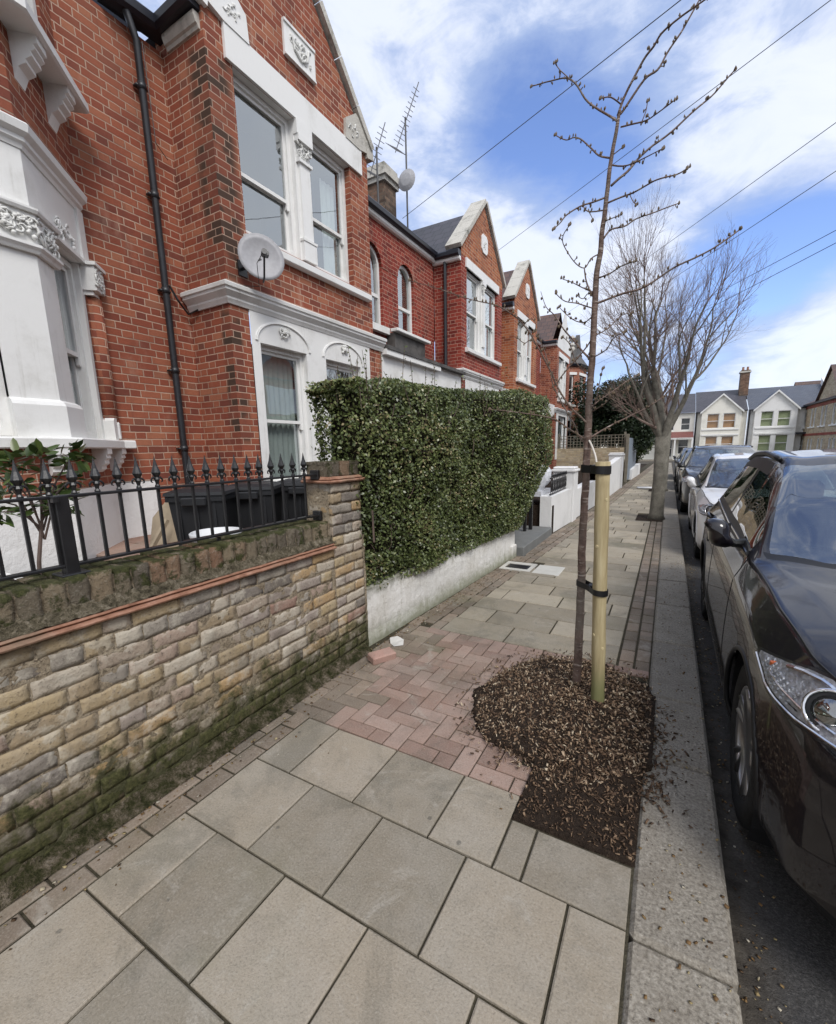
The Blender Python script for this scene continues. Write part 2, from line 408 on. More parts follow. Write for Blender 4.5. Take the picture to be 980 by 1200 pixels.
def asphalt():
    k = NT('asphalt'); p = k.pos; n2 = k.noise(p, 120, 3, .8); n3 = k.noise(p, .8, 5); n4 = k.noise(p, 9, 5, .7); q = k.sep(p)
    c = k.ramp(n2, [(.3, (.02, .02, .02)), (.5, (.05, .05, .05)), (.72, (.13, .125, .12))])
    c = k.mix(k.M('MULTIPLY', n3, .4), c, (.08, .075, .07, 1))
    gut = k.M('MULTIPLY', k.M('SUBTRACT', 1, k.step(k.M('ADD', q[0], k.M('MULTIPLY', n4, .25)), .42, .62)), .85)
    c = k.mix(gut, c, k.ramp(n4, [(.35, (.03, .024, .018)), (.6, (.1, .085, .065)), (.75, (.2, .17, .13))]))
    k.base(c, .9, 0, .3); k.bump(k.M('ADD', n2, n4), .008); return k.m
m_asph = asphalt()
def dirt(name, stops, sc1=14, bump=.01):
    k = NT(name); p = k.pos; n = k.noise(p, sc1, 6, .7); n2 = k.noise(p, 90, 3, .8)
    k.base(k.ramp(k.M('ADD', k.M('MULTIPLY', n, .7), k.M('MULTIPLY', n2, .3)), stops), .95, 0, .15); k.bump(k.M('ADD', n, n2), bump); return k.m
m_joint = dirt('joint_dirt', [(.3, (.03, .028, .018)), (.5, (.06, .052, .035)), (.7, (.1, .09, .06))])
m_soil = dirt('soil', [(.3, (.016, .011, .008)), (.55, (.04, .028, .02)), (.75, (.09, .065, .045))], 30, .02)
m_gfloor = slab_mat('red_tile_paving', [(0, (.26, .15, .11)), (1, (.34, .22, .17))], moss=.2)
def rndmat(name, stops, rough=.8, spec=.3, trans=0):
    k = NT(name); r = k.attr('rnd'); k.base(k.ramp(r, stops), rough, 0, spec)
    return k.m
m_chip = rndmat('wood_chip', [(0, (.04, .025, .016)), (.3, (.1, .06, .036)), (.6, (.2, .13, .08)), (.85, (.36, .26, .17)), (1, (.56, .47, .34))])
m_debris = rndmat('dry_debris', [(0, (.06, .035, .02)), (.5, (.2, .12, .05)), (.8, (.35, .28, .14)), (1, (.5, .46, .38))])
# ---------------------------------------------------------------- ground, road, kerb, paving
def gz(v): return v
m = MB(); m.quad((-90, -60, -.16), (.3, -60, -.16), (.3, 220, -.16), (-90, 220, -.16)); m.quad((.3, -60, -.16), (90, -60, -.16), (90, 220, -.16), (.3, 220, -.16))
struct(m.build('ground', m_soil))
m = MB(); m.quad((.3, -12, -.12), (7.2, -12, -.12), (7.2, 43, -.12), (.3, 43, -.12)); m.quad((-14, 43, -.12), (34, 43, -.12), (34, 50.2, -.12), (-14, 50.2, -.12))
struct(m.build('road', m_asph))
# kerbs: individual stones modelled inside one mesh
m = MB(); y = -6.0
js = [2.9, 3.83]
while y < 43:
    L = random.uniform(.85, 1.0)
    if y < 2.9 < y + L + .3: L = 2.9 - y if 2.9 - y > .4 else L
    m.box(.0, .292 + random.uniform(-.003, .004), y + .003, y + L - .003, -.16, random.uniform(-.003, .002), bev=.014)
    y += L
y = -6
while y < 43: m.box(7.2, 7.35, y + .004, y + .91, -.16, .0, bev=.012); y += .914
x = -14
while x < 34: m.box(x, x + .91, 50.2, 50.35, -.16, 0, bev=.012); x += .914
struct(m.build('kerb', m_kerb))
def sl(mb, x0, x1, y0, y1, z=0., g=.005, b=.005, th=.04):
    if x1 - x0 < .03 or y1 - y0 < .03: return
    z = z + random.uniform(-.0022, .0022); t = [random.uniform(-.0015, .0015) for _ in range(4)]
    x0 += g; x1 -= g; y0 += g; y1 -= g
    j = lambda: random.uniform(-.0015, .0015)
    top = [(x0 + b + j(), y0 + b + j(), z + t[0]), (x1 - b + j(), y0 + b + j(), z + t[1]), (x1 - b + j(), y1 - b + j(), z + t[2]), (x0 + b + j(), y1 - b + j(), z + t[3])]
    mid = [(x0, y0, z - b), (x1, y0, z - b), (x1, y1, z - b), (x0, y1, z - b)]
    bot = [(p[0], p[1], z - th) for p in mid]
    f = [(0, 1, 2, 3)] + [(4 + i, 4 + (i + 1) % 4, (i + 1) % 4, i) for i in range(4)] + [(8 + i, 8 + (i + 1) % 4, 4 + (i + 1) % 4, 4 + i) for i in range(4)]
    mb.add(top + mid + bot, f)
def wallx(y):  # foot line of the garden walls
    pts = [(-8, -1.98), (2.65, -2.0), (6.05, -1.84), (8, -1.74), (10.3, -1.65), (15, -1.52), (22, -1.42), (27, -1.28), (43, -1.0)]
    for (a, xa), (b, xb) in zip(pts, pts[1:]):
        if y <= b: return xa + (xb - xa) * (y - a) / (b - a)
    return -1.0
m = MB()
ys = [-8, 0, 2.65, 6.05, 8, 10.3, 15, 22, 27, 43]
for a, b in zip(ys, ys[1:]): m.quad((wallx(a) - .35, a, -.012), (0, a, -.012), (0, b, -.012), (wallx(b) - .35, b, -.012))
struct(m.build('pavement_joints', m_joint))
PIT = (-.47, 0.0, 1.58, 3.12)
def inpit(x, y, y2=None):
    return PIT[0] + .03 < x < PIT[1] and PIT[2] < y < PIT[3]
flags = MB(); flags2 = MB(); blocks = MB(); blocks2 = MB()
# near flags
y = 1.72; k = 0
while y > -7:
    y0 = y - .39
    x = -1.905 + (.17 if k % 2 else 0)
    xs = [x]
    while xs[-1] < 0: xs.append(xs[-1] + random.choice([.38, .385, .39]))
    for a, b in zip(xs, xs[1:]):
        b = min(b, -.005)
        if a < -1.70: a = -1.745
        yt_ = y
        if b > PIT[0] + .02 and y > PIT[2]:
            yt_ = PIT[2] if a > PIT[0] - .1 else y
            if yt_ == y:
                if b - PIT[0] > .06: sl(flags, PIT[0], b, y0, min(y, PIT[2]), z=0, g=.0045) if y0 < PIT[2] - .06 else None
                b = min(b, PIT[0])
            if yt_ - y0 < .06 or b - a < .06: continue
        if a > -.12: continue
        sl(flags, a, b, y0, yt_, z=0, g=.0045)
    # dark edging blocks along the wall
    y = y0; k += 1
yy = -6.9
while yy < 1.7:
    L = .2
    sl(blocks2, -1.98 + .0, -1.93 + .09 if False else -1.86, yy, yy + L, z=-.004); sl(blocks2, -1.857, -1.75, yy + .1, yy + .1 + L, z=-.003); yy += L
# red herringbone blocks y 1.72 .. 3.22
u = .1; X0 = -1.93; Y0 = 1.72
NI = 20; NJ = 15
for i in range(-1, NI + 1):
    for j in range(-1, NJ + 1):
        kk = (i - j) % 4
        if kk == 0: a = (X0 + i * u, X0 + (i + 2) * u, Y0 + j * u, Y0 + (j + 1) * u)
        elif kk == 3: a = (X0 + i * u, X0 + (i + 1) * u, Y0 + j * u, Y0 + (j + 2) * u)
        else: continue
        a = [max(a[0], X0), min(a[1], -.005), max(a[2], Y0), min(a[3], Y0 + 1.5)]
        cx, cy = (a[0] + a[1]) / 2, (a[2] + a[3]) / 2
        if a[1] - a[0] < .04 or a[3] - a[2] < .04 or inpit(cx, cy): continue
        if cx < -1.62 + .12 * math.sin(cy * 7) : sl(blocks2, *a, g=.0035, b=.004)
        else: sl(blocks, *a, g=.0035, b=.004)
# far: wall edging, flags, kerb edging
y = 3.22; k = 0
while y < 42.6:
    h = .33 if y < 6 else .36
    xl = wallx(y) + .34; xr = -.215
    off = [0, .29, .12, .4][k % 4]
    x = xl; xs = [xl]; first = .57 - off if .57 - off > .12 else .57
    x = xl + first
    while x < xr - .1: xs.append(x); x += .57 if random.random() < .8 else .47
    xs.append(xr)
    for a, b in zip(xs, xs[1:]):
        if 5.3 < y + .1 < 5.75 and -1.86 < (a + b) / 2 < -1.1: continue
        if 10.0 < y < 11.0 and b > -.5: b = min(b, -.5)
        if b - a > .06: sl(flags2, a, b, y, y + h, g=.007)
    y += h; k += 1
y = 3.12
while y < 42.6:
    L = .2 if y < 14 else .4
    if not (10.1 < y + .1 < 10.9):
        sl(blocks2, -.21, -.107, y, y + L * .98, z=-.002); sl(blocks2, -.103, -.004, y + .05, y + L + .045, z=-.002)
    y += L
y = 3.22
while y < 42.4:
    w = wallx(y); L = .2
    for q in range(3): sl(blocks2, w + .02 + q * .105, w + .02 + (q + 1) * .105, y + (.1 if q % 2 else 0), y + L + (.1 if q % 2 else 0), z=-.003)
    y += L
for nm, mb, mt in (('pavement_flagstones', flags, m_flag), ('pavement_far_flagstones', flags2, m_flag2), ('pavement_red_blocks', blocks, m_block), ('pavement_edge_blocks', blocks2, m_block2)):
    struct(mb.build(nm, mt, fixn=False))
# far pavements across the road
m = MB(); m.box(7.36, 9.4, -8, 50, -.1, 0); struct(m.build('far_pavement', m_flag2))
m = MB(); m.box(-14, 34, 50.36, 52.3, -.1, 0); struct(m.build('end_pavement', m_flag2))
# meter cover and pale flag by the low wall
mc = thing('meter_cover', 'white framed black meter cover let into the paving by the low wall', 'cover', (-1.62, 5.5, 0))
m = MB()
for a in ((-1.82, -1.77, 5.32, 5.72), (-1.47, -1.42, 5.32, 5.72), (-1.77, -1.47, 5.32, 5.40), (-1.77, -1.47, 5.62, 5.72)): m.box(a[0], a[1], a[2], a[3], -.03, .006)
m.build('frame', simple('pale_concrete', (.5, .49, .45), .8, bump=.002), mc)
m = MB(); m.box(-1.765, -1.475, 5.405, 5.615, -.03, .002, bev=.004)
for q in range(5): m.box(-1.74, -1.5, 5.425 + q * .036, 5.44 + q * .036, .002, .005)
m.build('lid', m_iron, mc)
m = MB(); m.box(-1.39, -1.06, 5.3, 5.72, -.03, .003, bev=.004)
tag(m.build('paving_slab', MATS['pale_concrete']), 'pale cream paving slab beside the meter cover', 'slab')

# ---------------------------------------------------------------- tree pit: soil, wood chips
def moundz(x, y):
    d = ((x + .38) / .52) ** 2 + ((y - 2.5) / .66) ** 2
    n = noise.noise(Vector((x * 5, y * 5, 0))) * .25
    e = math.exp(-(d + n) * 1.1)
    return .066 * e - .004 + .012 * noise.noise(Vector((x * 22, y * 22, 3)))
nx, ny = 70, 100
V = []; F = []
x0, x1, y0, y1 = -1.0, .04, 1.56, 3.28
for j in range(ny + 1):
    for i in range(nx + 1):
        x = x0 + (x1 - x0) * i / nx; y = y0 + (y1 - y0) * j / ny
        d = ((x + .4) / .56) ** 2 + ((y - 2.5) / .62) ** 2 + .5 * noise.noise(Vector((x * 4, y * 4, 7)))
        z = moundz(x, y) if (x < 0.02) else min(moundz(x, y), .03)
        if not (PIT[0] < x < PIT[1] - .0 and PIT[2] < y < PIT[3] - .1) and d > 1: z = -.03
        V.append((x, y, z + (.004 if (x > 0 or x < PIT[0]) and z > -.02 else 0)))
for j in range(ny):
    for i in range(nx): a = j * (nx + 1) + i; F.append((a, a + 1, a + nx + 2, a + nx + 1))
V = np.array(V); F = np.array(F)
keep = (V[F][:, :, 2].max(1) > -.028); F = F[keep]
o = fast_mesh('soil', V, F, np.zeros(len(F)), m_soil, smooth=True); o['kind'] = 'structure'
def flakes(n, fx, size=(.008, .03), asp=(.2, .5), th=.25, lift=.003, zf=None, tilt=.6):
    Vs = []; Fs = []; rs = []; c = 0
    base = np.array([(-1, -1, -1), (1, -1, -1), (1, 1, -1), (-1, 1, -1), (-1, -1, 1), (1, -1, 1), (1, 1, 1), (-1, 1, 1)], float) * .5
    fq = np.array([(3, 2, 1, 0), (4, 5, 6, 7), (0, 1, 5, 4), (1, 2, 6, 5), (2, 3, 7, 6), (3, 0, 4, 7)])
    for i in range(n):
        x, y = fx()
        if zf(x, y) is None: continue
        L = random.uniform(*size); W = L * random.uniform(*asp); T = W * th
        q = base * (L, W, T); q[:4, :2] *= random.uniform(.6, 1)
        a, b, cc = random.uniform(0, 6.28), random.gauss(0, tilt), random.gauss(0, tilt)
        M = np.array(Matrix.Rotation(a, 3, 'Z') @ Matrix.Rotation(b, 3, 'Y') @ Matrix.Rotation(cc, 3, 'X'))
        q = q @ M.T + (x, y, zf(x, y) + lift + L * .3 * abs(math.sin(b)))
        Vs.append(q); Fs.append(fq + 8 * c); rs.append(np.full(6, random.random())); c += 1
    return np.vstack(Vs), np.vstack(Fs), np.concatenate(rs)
def fx():
    while True:
        a = random.uniform(0, 6.28); r = math.sqrt(random.random()) if random.random() < .9 else random.uniform(.9, 1.25)
        x = -.42 + .52 * r * math.cos(a); y = 2.5 + .66 * r * math.sin(a); 
        if random.random() > (y - 1.55) / .75: continue
        if noise.noise(Vector((x * 6, y * 6, 1))) * .5 + random.random() > .18 and x < (.02 if random.random() < .9 else .14) and y > 1.62: return x, y
Vc, Fc, rc = flakes(9000, fx, (.005, .027), zf=lambda x, y: max(moundz(x, y), .002 if not inpit(x, y) else -.02))
def fx2(): return random.uniform(-.46, .0), random.uniform(1.6, 2.2)
V2, F2, r2 = flakes(1500, fx2, (.005, .022), zf=lambda x, y: moundz(x, y))
def fx3():
    x = abs(random.gauss(0, .07)); return x, random.choice([random.gauss(2.45, .15), random.gauss(2.05, .1)])
V3, F3, r3 = flakes(330, fx3, (.01, .03), zf=lambda x, y: 0.002 if x < .29 else None)
V = np.vstack([Vc, V2, V3]); F = np.vstack([Fc, F2 + len(Vc), F3 + len(Vc) + len(V2)])
o = fast_mesh('wood_chips', V, F, np.concatenate([rc, r2 * .7, r3 * .6]), m_chip)
tag(o, 'brown wood chip mulch heaped round the newly planted young tree', 'mulch', kind='stuff')
# small debris on the paving and in the gutter
def fd():
    t = random.random()
    if t < .45: y = random.uniform(.2, 6.0); return wallx(y) + abs(random.gauss(0, .1)) + .03, y
    if t < .5: return random.uniform(-1.9, 0), random.uniform(1.4, 7)
    if t < .72: return random.uniform(0, .28), random.uniform(1, 7)
    y = random.uniform(1.0, 8) ; return random.gauss(.37, .05), y
V, F, r_ = flakes(2300, fd, (.004, .015), (.4, .9), .15, .002, zf=lambda x, y: 0.0 if x < .285 else (-.118 if x > .305 else None), tilt=.25)
o = fast_mesh('dry_debris', V, F, r_, m_debris); tag(o, 'dry leaf scraps and grit scattered over paving and gutter', 'debris', kind='stuff')
# brick lump, litter at the pier foot
m = MB(); m.box(-.1, .1, -.05, .05, 0, .06, bev=.008)
o = m.build('loose_brick', slab_mat('pink_brick', [(0, (.38, .22, .18)), (1, (.42, .25, .2))])); o.location = (-1.77, 2.52, .0); o.rotation_euler = (.12, .04, 1.15)
tag(o, 'pink loose brick lying at the foot of the brick pier', 'brick')
m = MB()
pts = [(-1.86, 2.78, .004), (-1.80, 2.74, .006), (-1.75, 2.80, .003), (-1.78, 2.86, .02), (-1.84, 2.86, .04), (-1.89, 2.82, .03)]
m.poly([pts[i] for i in (0, 1, 3, 5)]); m.poly([pts[1], pts[2], pts[3]]); m.poly([pts[3], pts[4], pts[5]])
o = m.build('litter', simple('crumpled_paper', (.5, .49, .46), .9, bump=.01, bscale=25)); tag(o, 'crumpled white litter lying at the corner of the low white wall', 'litter')

# ---------------------------------------------------------------- stock brick garden wall
def stock_mat():
    k = NT('stock_brick'); p = k.pos; r = k.attr('rnd'); q = k.sep(p)
    c = k.ramp(r, [(0, (.3, .23, .145)), (.13, (.37, .285, .17)), (.26, (.27, .25, .225)), (.36, (.4, .31, .18)), (.5, (.33, .27, .22)), (.6, (.45, .4, .33)), (.72, (.41, .27, .13)), (.8, (.3, .255, .235)), (.88, (.14, .13, .13)), (.93, (.27, .15, .125)), (.96, (.35, .26, .215))], 'CONSTANT')
    n0 = k.noise(p, 3.0, 5, .65); n1 = k.noise(p, 13, 6, .7); n2 = k.noise(p, 60, 4, .75); n3 = k.noise(k.V('ADD', p, (5, 3, 1)), 7, 6, .7)
    c = k.mix(.2, c, (.33, .265, .17, 1))
    c = k.mix(k.M('MULTIPLY', k.step(n1, .35, .7), .55), c, k.mix(.5, c, (.46, .41, .34, 1)))
    c = k.mix(k.M('MULTIPLY', k.step(n2, .52, .72), .75), c, (.08, .065, .05, 1))
    c = k.mix(k.M('MULTIPLY', k.step(n3, .5, .6), .55), c, (.52, .48, .4, 1))      # lime bloom
    c = k.mix(k.M('MULTIPLY', k.step(n0, .5, .7), .6), c, (.12, .1, .075, 1))
    gm = k.M('MULTIPLY', k.M('SUBTRACT', 1, k.step(k.M('ADD', q[2], k.M('MULTIPLY', k.M('SUBTRACT', n3, .5), 1.1)), .1, .36)), k.step(n1, .3, .48))
    gm2 = k.M('MULTIPLY', k.M('SUBTRACT', 1, k.step(k.M('ADD', q[2], k.M('MULTIPLY', k.M('SUBTRACT', n0, .5), .6)), .04, .34)), .85)
    c = k.mix(gm2, c, (.07, .055, .035, 1))
    c = k.mix(gm, c, k.ramp(n2, [(.3, (.02, .022, .008)), (.6, (.075, .075, .03)), (.8, (.2, .18, .1))]))
    k.base(c, .92, 0, .2); k.bump(k.M('ADD', n1, n2), .006); return k.m
m_stock = stock_mat()
def mortar_mat():
    k = NT('old_mortar'); p = k.pos; q = k.sep(p); n1 = k.noise(p, 16, 6, .7); n2 = k.noise(p, 70, 4, .75); n3 = k.noise(k.V('ADD', p, (5, 3, 1)), 7, 6, .7)
    c = k.ramp(n1, [(.3, (.2, .16, .11)), (.5, (.34, .28, .2)), (.7, (.44, .38, .29))])
    c = k.mix(k.M('MULTIPLY', k.step(n2, .48, .66), .8), c, (.075, .06, .042, 1))
    gm = k.M('MULTIPLY', k.M('SUBTRACT', 1, k.step(k.M('ADD', q[2], k.M('MULTIPLY', k.M('SUBTRACT', n3, .5), .75)), .1, .36)), .9)
    c = k.mix(gm, c, (.05, .055, .022, 1))
    k.base(c, .95, 0, .15); k.bump(k.M('ADD', n1, n2), .015); return k.m
m_mortar = mortar_mat()
def mossy_mat():
    k = NT('mossy_coping_brick'); p = k.pos; r = k.attr('rnd'); n1 = k.noise(p, 12, 6, .7); n2 = k.noise(p, 60, 5, .75)
    nz = k.sep(k.node('ShaderNodeNewGeometry').outputs['Normal'])[2]
    c = k.ramp(r, [(0, (.13, .11, .085)), (.4, (.19, .16, .115)), (.7, (.26, .21, .14)), (1, (.24, .14, .09))])
    c = k.mix(k.M('MULTIPLY', k.step(n2, .5, .7), .6), c, (.34, .31, .25, 1))
    c = k.mix(k.M('MULTIPLY', k.step(n1, .48, .6), .7), c, (.06, .05, .04, 1))
    ms = k.M('MULTIPLY', k.step(k.M('ADD', n1, k.M('MULTIPLY', nz, .16)), .5, .62), .85)
    c = k.mix(ms, c, k.ramp(n2, [(.3, (.02, .025, .008)), (.55, (.06, .07, .02)), (.75, (.14, .13, .05))]))
    k.base(c, .95, 0, .2); k.bump(k.M('ADD', n1, n2), .02); return k.m
m_moss = mossy_mat()
def rough_brick(mb, O, U, Vv, N, w, h, dep=.02, r=None, nu=8, nv=4, jit=.003, relf=.11):
    """a weathered brick face of w x h centred at O, domed towards N"""
    O, U, Vv, N = map(Vector, (O, U, Vv, N)); s = random.uniform(0, 100)
    vs = []; fs = []
    sk = random.uniform(-.004, .004); cr = [random.uniform(0, .006) for _ in range(4)]
    for j in range(nv + 1):
        for i in range(nu + 1):
            a = -1 + 2 * i / nu; b = -1 + 2 * j / nv
            e = max(abs(a) ** 12, abs(b) ** 8)
            ea = abs(a) ** 14; eb = abs(b) ** 8
            wob = noise.noise(Vector((a * 2.5 * w / .2, b * 1.5, s))); wob2 = noise.noise(Vector((a * 7, b * 4, s + 9)))
            x = a * w / 2 + (ea) * wob2 * .007
            y = b * h / 2 + eb * wob * .009 + eb * wob2 * .005 + sk * a
            z = -e * dep * relf + wob * .0025 + wob2 * .0012
            vs.append(O + U * x + Vv * y + N * z)
    for j in range(nv):
        for i in range(nu): q = j * (nu + 1) + i; fs.append((q, q + 1, q + nu + 2, q + nu + 1))
    # skirt
    ring = [i for i in range(nu + 1)] + [(j + 1) * (nu + 1) - 1 for j in range(1, nv + 1)] + [nv * (nu + 1) + i for i in range(nu - 1, -1, -1)] + [j * (nu + 1) for j in range(nv - 1, 0, -1)]
    o = len(vs)
    for q in ring: vs.append(vs[q] - N * dep)
    for q in range(len(ring)): q2 = (q + 1) % len(ring); fs.append((ring[q], o + q, o + q2, ring[q2]))
    mb.add(vs, fs, r)
WX = -1.985
gw = thing('garden_wall', 'old yellow stock brick garden wall with mossy coping and railing on top', 'wall', (-2.1, 0, 0))
fac = MB()
z = -.01; c = 0
while z < .87:
    y = -5.0 + (c % 2) * .17 + random.uniform(-.03, .03)
    while y < 2.26:
        w = random.choice([.215, .215, .105, .215, .105]); w = min(w, 2.3 - y)
        if w > .05:
            nn = 8 if y > -.3 else 3
            rough_brick(fac, (WX + random.uniform(-.002, .004), y + w / 2, z + .036 + random.uniform(-.002, .002)), (0, 1, 0), (0, 0, 1), (1, 0, 0), w + .002, .067 + random.uniform(-.003, .003), nu=nn if w > .12 else max(3, nn // 2), nv=4 if y > -.3 else 2)
        y += w + .01
    z += .075; c += 1
fac.build('bricks', m_stock, gw, smooth=True, fixn=False)
# mortar bed, a displaced sheet plus a solid core
def sheet(mb, O, U, Vv, nu, nv, N, amp, f=18):
    O, U, Vv, N = map(Vector, (O, U, Vv, N)); vs = []; fs = []
    for j in range(nv + 1):
        for i in range(nu + 1):
            p = O + U * (i / nu) + Vv * (j / nv); vs.append(p + N * (noise.noise(p * f) * amp + noise.noise(p * f * 3) * amp * .4))
    for j in range(nv):
        for i in range(nu): a = j * (nu + 1) + i; fs.append((a, a + 1, a + nu + 2, a + nu + 1))
    mb.add(vs, fs)
m = MB(); sheet(m, (WX - .0025, -5, -.05), (0, 7.66, 0), (0, 0, .97), 800, 110, (1, 0, 0), .005, 22)
m.build('mortar', m_mortar, gw, smooth=True, fixn=False)
m = MB(); m.box(-2.22, WX - .02, -5, 2.3, -.1, .93); m.box(-2.22, WX - .022, 2.3, 2.63, -.1, 1.3)
m.build('core', m_mortar, gw)
# terracotta creasing
def rough_strip(mb, path, prof, seg=.05, amp=.002):
    P = []
    for (a, b) in zip(path, path[1:]):
        a, b = Vector(a), Vector(b); n = max(1, int((b - a).length / seg))
        for i in range(n): P.append(a + (b - a) * i / n)
    P.append(Vector(path[-1])); o = len(mb.v)
    mb.sweep(P, prof)
    for i in range(o, len(mb.v)):
        p = Vector(mb.v[i]); nv_ = noise.noise_vector(p * 14) * amp; mb.v[i] = tuple(p + nv_)
m = MB(); rough_strip(m, [(WX, -5, .885), (WX, 2.29, .885)], [(-.1, 0), (.022, 0), (.034, .004), (.037, .011), (.032, .019), (-.1, .022)], .04, .003)
rough_strip(m, [(WX, -5, .908), (WX, 2.29, .908)], [(-.1, 0), (.012, 0), (.018, .006), (.014, .014), (-.1, .016)], .04, .003)
m.build('creasing', m_terra, gw, smooth=False)
# mortar fillet with pebbles, brick on edge coping
m_fillet = dirt('pebbly_fillet', [(.36, (.04, .034, .022)), (.46, (.1, .085, .055)), (.56, (.2, .17, .12)), (.66, (.34, .3, .23)), (.76, (.42, .38, .3))], 34, .02)
m = MB(); sheet(m, (WX + .012, -5, .925), (0, 7.32, 0), (-.04, 0, .05), 500, 8, (.6, 0, .8), .012, 30)
m.build('fillet', m_fillet, gw, smooth=True, fixn=False)
m = MB(); y = -5.0
while y < 2.28:
    w = random.uniform(.058, .072); w = min(w, 2.29 - y)
    if w > .03:
        x0, x1, z0, z1 = -2.235, WX - .022 + random.uniform(-.004, .004), .93, 1.075 + random.uniform(-.006, .004)
        n0 = len(m.v)
        # rounded block grid
        nu, nv_ = 6, 3; r_ = random.random()
        rough_brick(m, (x1, y + w / 2, (z0 + z1) / 2), (0, 1, 0), (0, 0, 1), (1, 0, 0), w, z1 - z0, dep=.02, nu=4, nv=6, r=r_)
        rough_brick(m, ((x0 + x1) / 2 - .004, y + w / 2, z1 + .003), (1, 0, 0), (0, 1, 0), (0, 0, 1), x1 - x0, w, dep=.02, nu=8, nv=4, r=r_)
        rough_brick(m, (x0, y + w / 2, (z0 + z1) / 2), (0, -1, 0), (0, 0, 1), (-1, 0, 0), w, z1 - z0, dep=.02, nu=2, nv=3, r=r_)
    y += w + .012
m.build('coping', m_moss, gw, smooth=True, fixn=False)
m = MB(); m.box(-2.225, WX - .035, -5, 2.3, .93, 1.058); m.build('coping_bed', m_mortar, gw)
# pier
PX0, PY0, PY1 = -2.2, 2.3, 2.63
m = MB(); z = -.01; c = 0
while z < 1.30:
    ws = [.215, .105] if c % 2 else [.105, .215]; y = PY0
    for w in ws:
        rough_brick(m, (WX + .004, y + w / 2 + .003, z + .036), (0, 1, 0), (0, 0, 1), (1, 0, 0), w - .001, .063); y += w + .008
    ws = [.105, .1] if c % 2 else [.205]; x = WX
    if z > .9:
        for w in ws:
            rough_brick(m, (x - w / 2, PY0 + .0, z + .036), (1, 0, 0), (0, 0, 1), (0, -1, 0), w - .001, .063); x -= w + .008
    for w in (.205,):
        rough_brick(m, (WX - w / 2, PY1 + .002, z + .036), (-1, 0, 0), (0, 0, 1), (0, 1, 0), w, .063, nu=4, nv=3)
    z += .075; c += 1
pr_ = m.build('pier', m_stock, gw, smooth=True, fixn=False)
m = MB(); sheet(m, (WX - .022, PY0 + .006, .9), (-.2, 0, 0), (0, 0, .44), 24, 40, (0, -1, 0), .004); sheet(m, (WX - .007, PY0 - .002, .9), (0, .33, 0), (0, 0, .44), 30, 40, (1, 0, 0), .004); m.box(PX0, WX - .01, PY0 + .009, PY1 - .004, .93, 1.34)
m.build('pier_core', m_mortar, gw)
m = MB(); z0 = 1.335
rough_strip(m, [(PX0 - .02, PY0 - .0, z0), (WX, PY0 - .0, z0), (WX, PY1, z0), (PX0 - .02, PY1, z0)], [(-.1, 0), (.028, 0), (.034, .01), (.028, .019), (-.1, .019)], .03, .003)
rough_strip(m, [(PX0 - .02, PY0 + .0, z0 + .02), (WX, PY0 + .0, z0 + .02), (WX, PY1, z0 + .02), (PX0 - .02, PY1, z0 + .02)], [(-.1, 0), (.010, 0), (.016, .006), (.0, .022), (-.1, .028)], .03, .004)
m.build('pier_creasing', m_terra, gw)
m = MB(); y = PY0 + .01
for w in (.1, .1, .1):
    r_ = random.random()
    rough_brick(m, (WX - .004, y + w / 2, 1.43), (0, 1, 0), (0, 0, 1), (1, 0, 0), w, .1, r=r_); rough_brick(m, (-2.095, y + w / 2, 1.482), (1, 0, 0), (0, 1, 0), (0, 0, 1), .215, w, r=r_)
    y += w + .01
rough_brick(m, (-2.095, PY0 + .012, 1.43), (1, 0, 0), (0, 0, 1), (0, -1, 0), .215, .1, r=.3)
m.box(PX0, WX - .02, PY0 + .025, PY1 - .02, 1.36, 1.47)
m.build('pier_cap', m_moss, gw, smooth=False, fixn=False)
# earth fillet along the foot of the wall
m_soilmix = dirt('foot_dirt', [(.36, (.02, .022, .008)), (.46, (.05, .05, .02)), (.54, (.12, .1, .065)), (.62, (.24, .2, .15)), (.72, (.36, .32, .25))], 17, .03)
m = MB(); sheet(m, (WX - .01, -5, .06), (0, 7.6, 0), (.085, 0, -.056), 600, 8, (.5, 0, .8), .02, 20)
m.build('foot_mortar', m_soilmix, gw, smooth=True, fixn=False)

# ---------------------------------------------------------------- railing
ir = thing('railing', 'black iron railing with spear head finials along the brick garden wall', 'railing', (-2.1, 0, 1.075))
RX = -2.1
for z in (1.115, 1.395):
    m = MB(); m.box(RX - .018, RX + .018, -5, 2.19, z - .006, z + .006, bev=.002)
    m.box(RX - .03, RX + .03, 2.19, 2.3, z - .006, z + .006, bev=.002); m.box(RX - .035, RX + .035, 2.27, 2.298, z - .035, z + .03, bev=.004)
    m.build('rail', m_iron, ir)
def spear(mb, x, y, z):
    # leaf shaped spear with two curled side barbs
    prof = [(0.0115, 0), (.0115, .012), (.007, .02), (.010, .034), (.014, .042), (.0095, .052), (.018, .066), (.0205, .074), (.010, .105), (.0045, .13), (.0008, .15)]
    mb.lathe((x, y, z), prof, 8)
    for s in (-1, 1):
        mb.tube([(x, y + s * .006, z + .052), (x, y + s * .018, z + .05), (x, y + s * .026, z + .041), (x, y + s * .026, z + .031), (x, y + s * .019, z + .028)], [.005, .005, .0045, .0035, .002], 6)
ysp = [2.18, 2.08, 1.985, 1.9, 1.81, 1.73, 1.645, 1.555, 1.465, 1.38, 1.29, 1.205, 1.12, 1.035, .95, .865, .78, .69, .60]
y = .52
while y > -2.0: ysp.append(y); y -= .09
first = None
for y in ysp:
    if abs(y - .78) < .02: yy = y
    mb = MB(); mb.box(RX - .0065, RX + .0065, y - .0065, y + .0065, 1.115, 1.402, bev=.0015); spear(mb, RX, y, 1.395)
    mb.build('baluster', m_iron, ir)
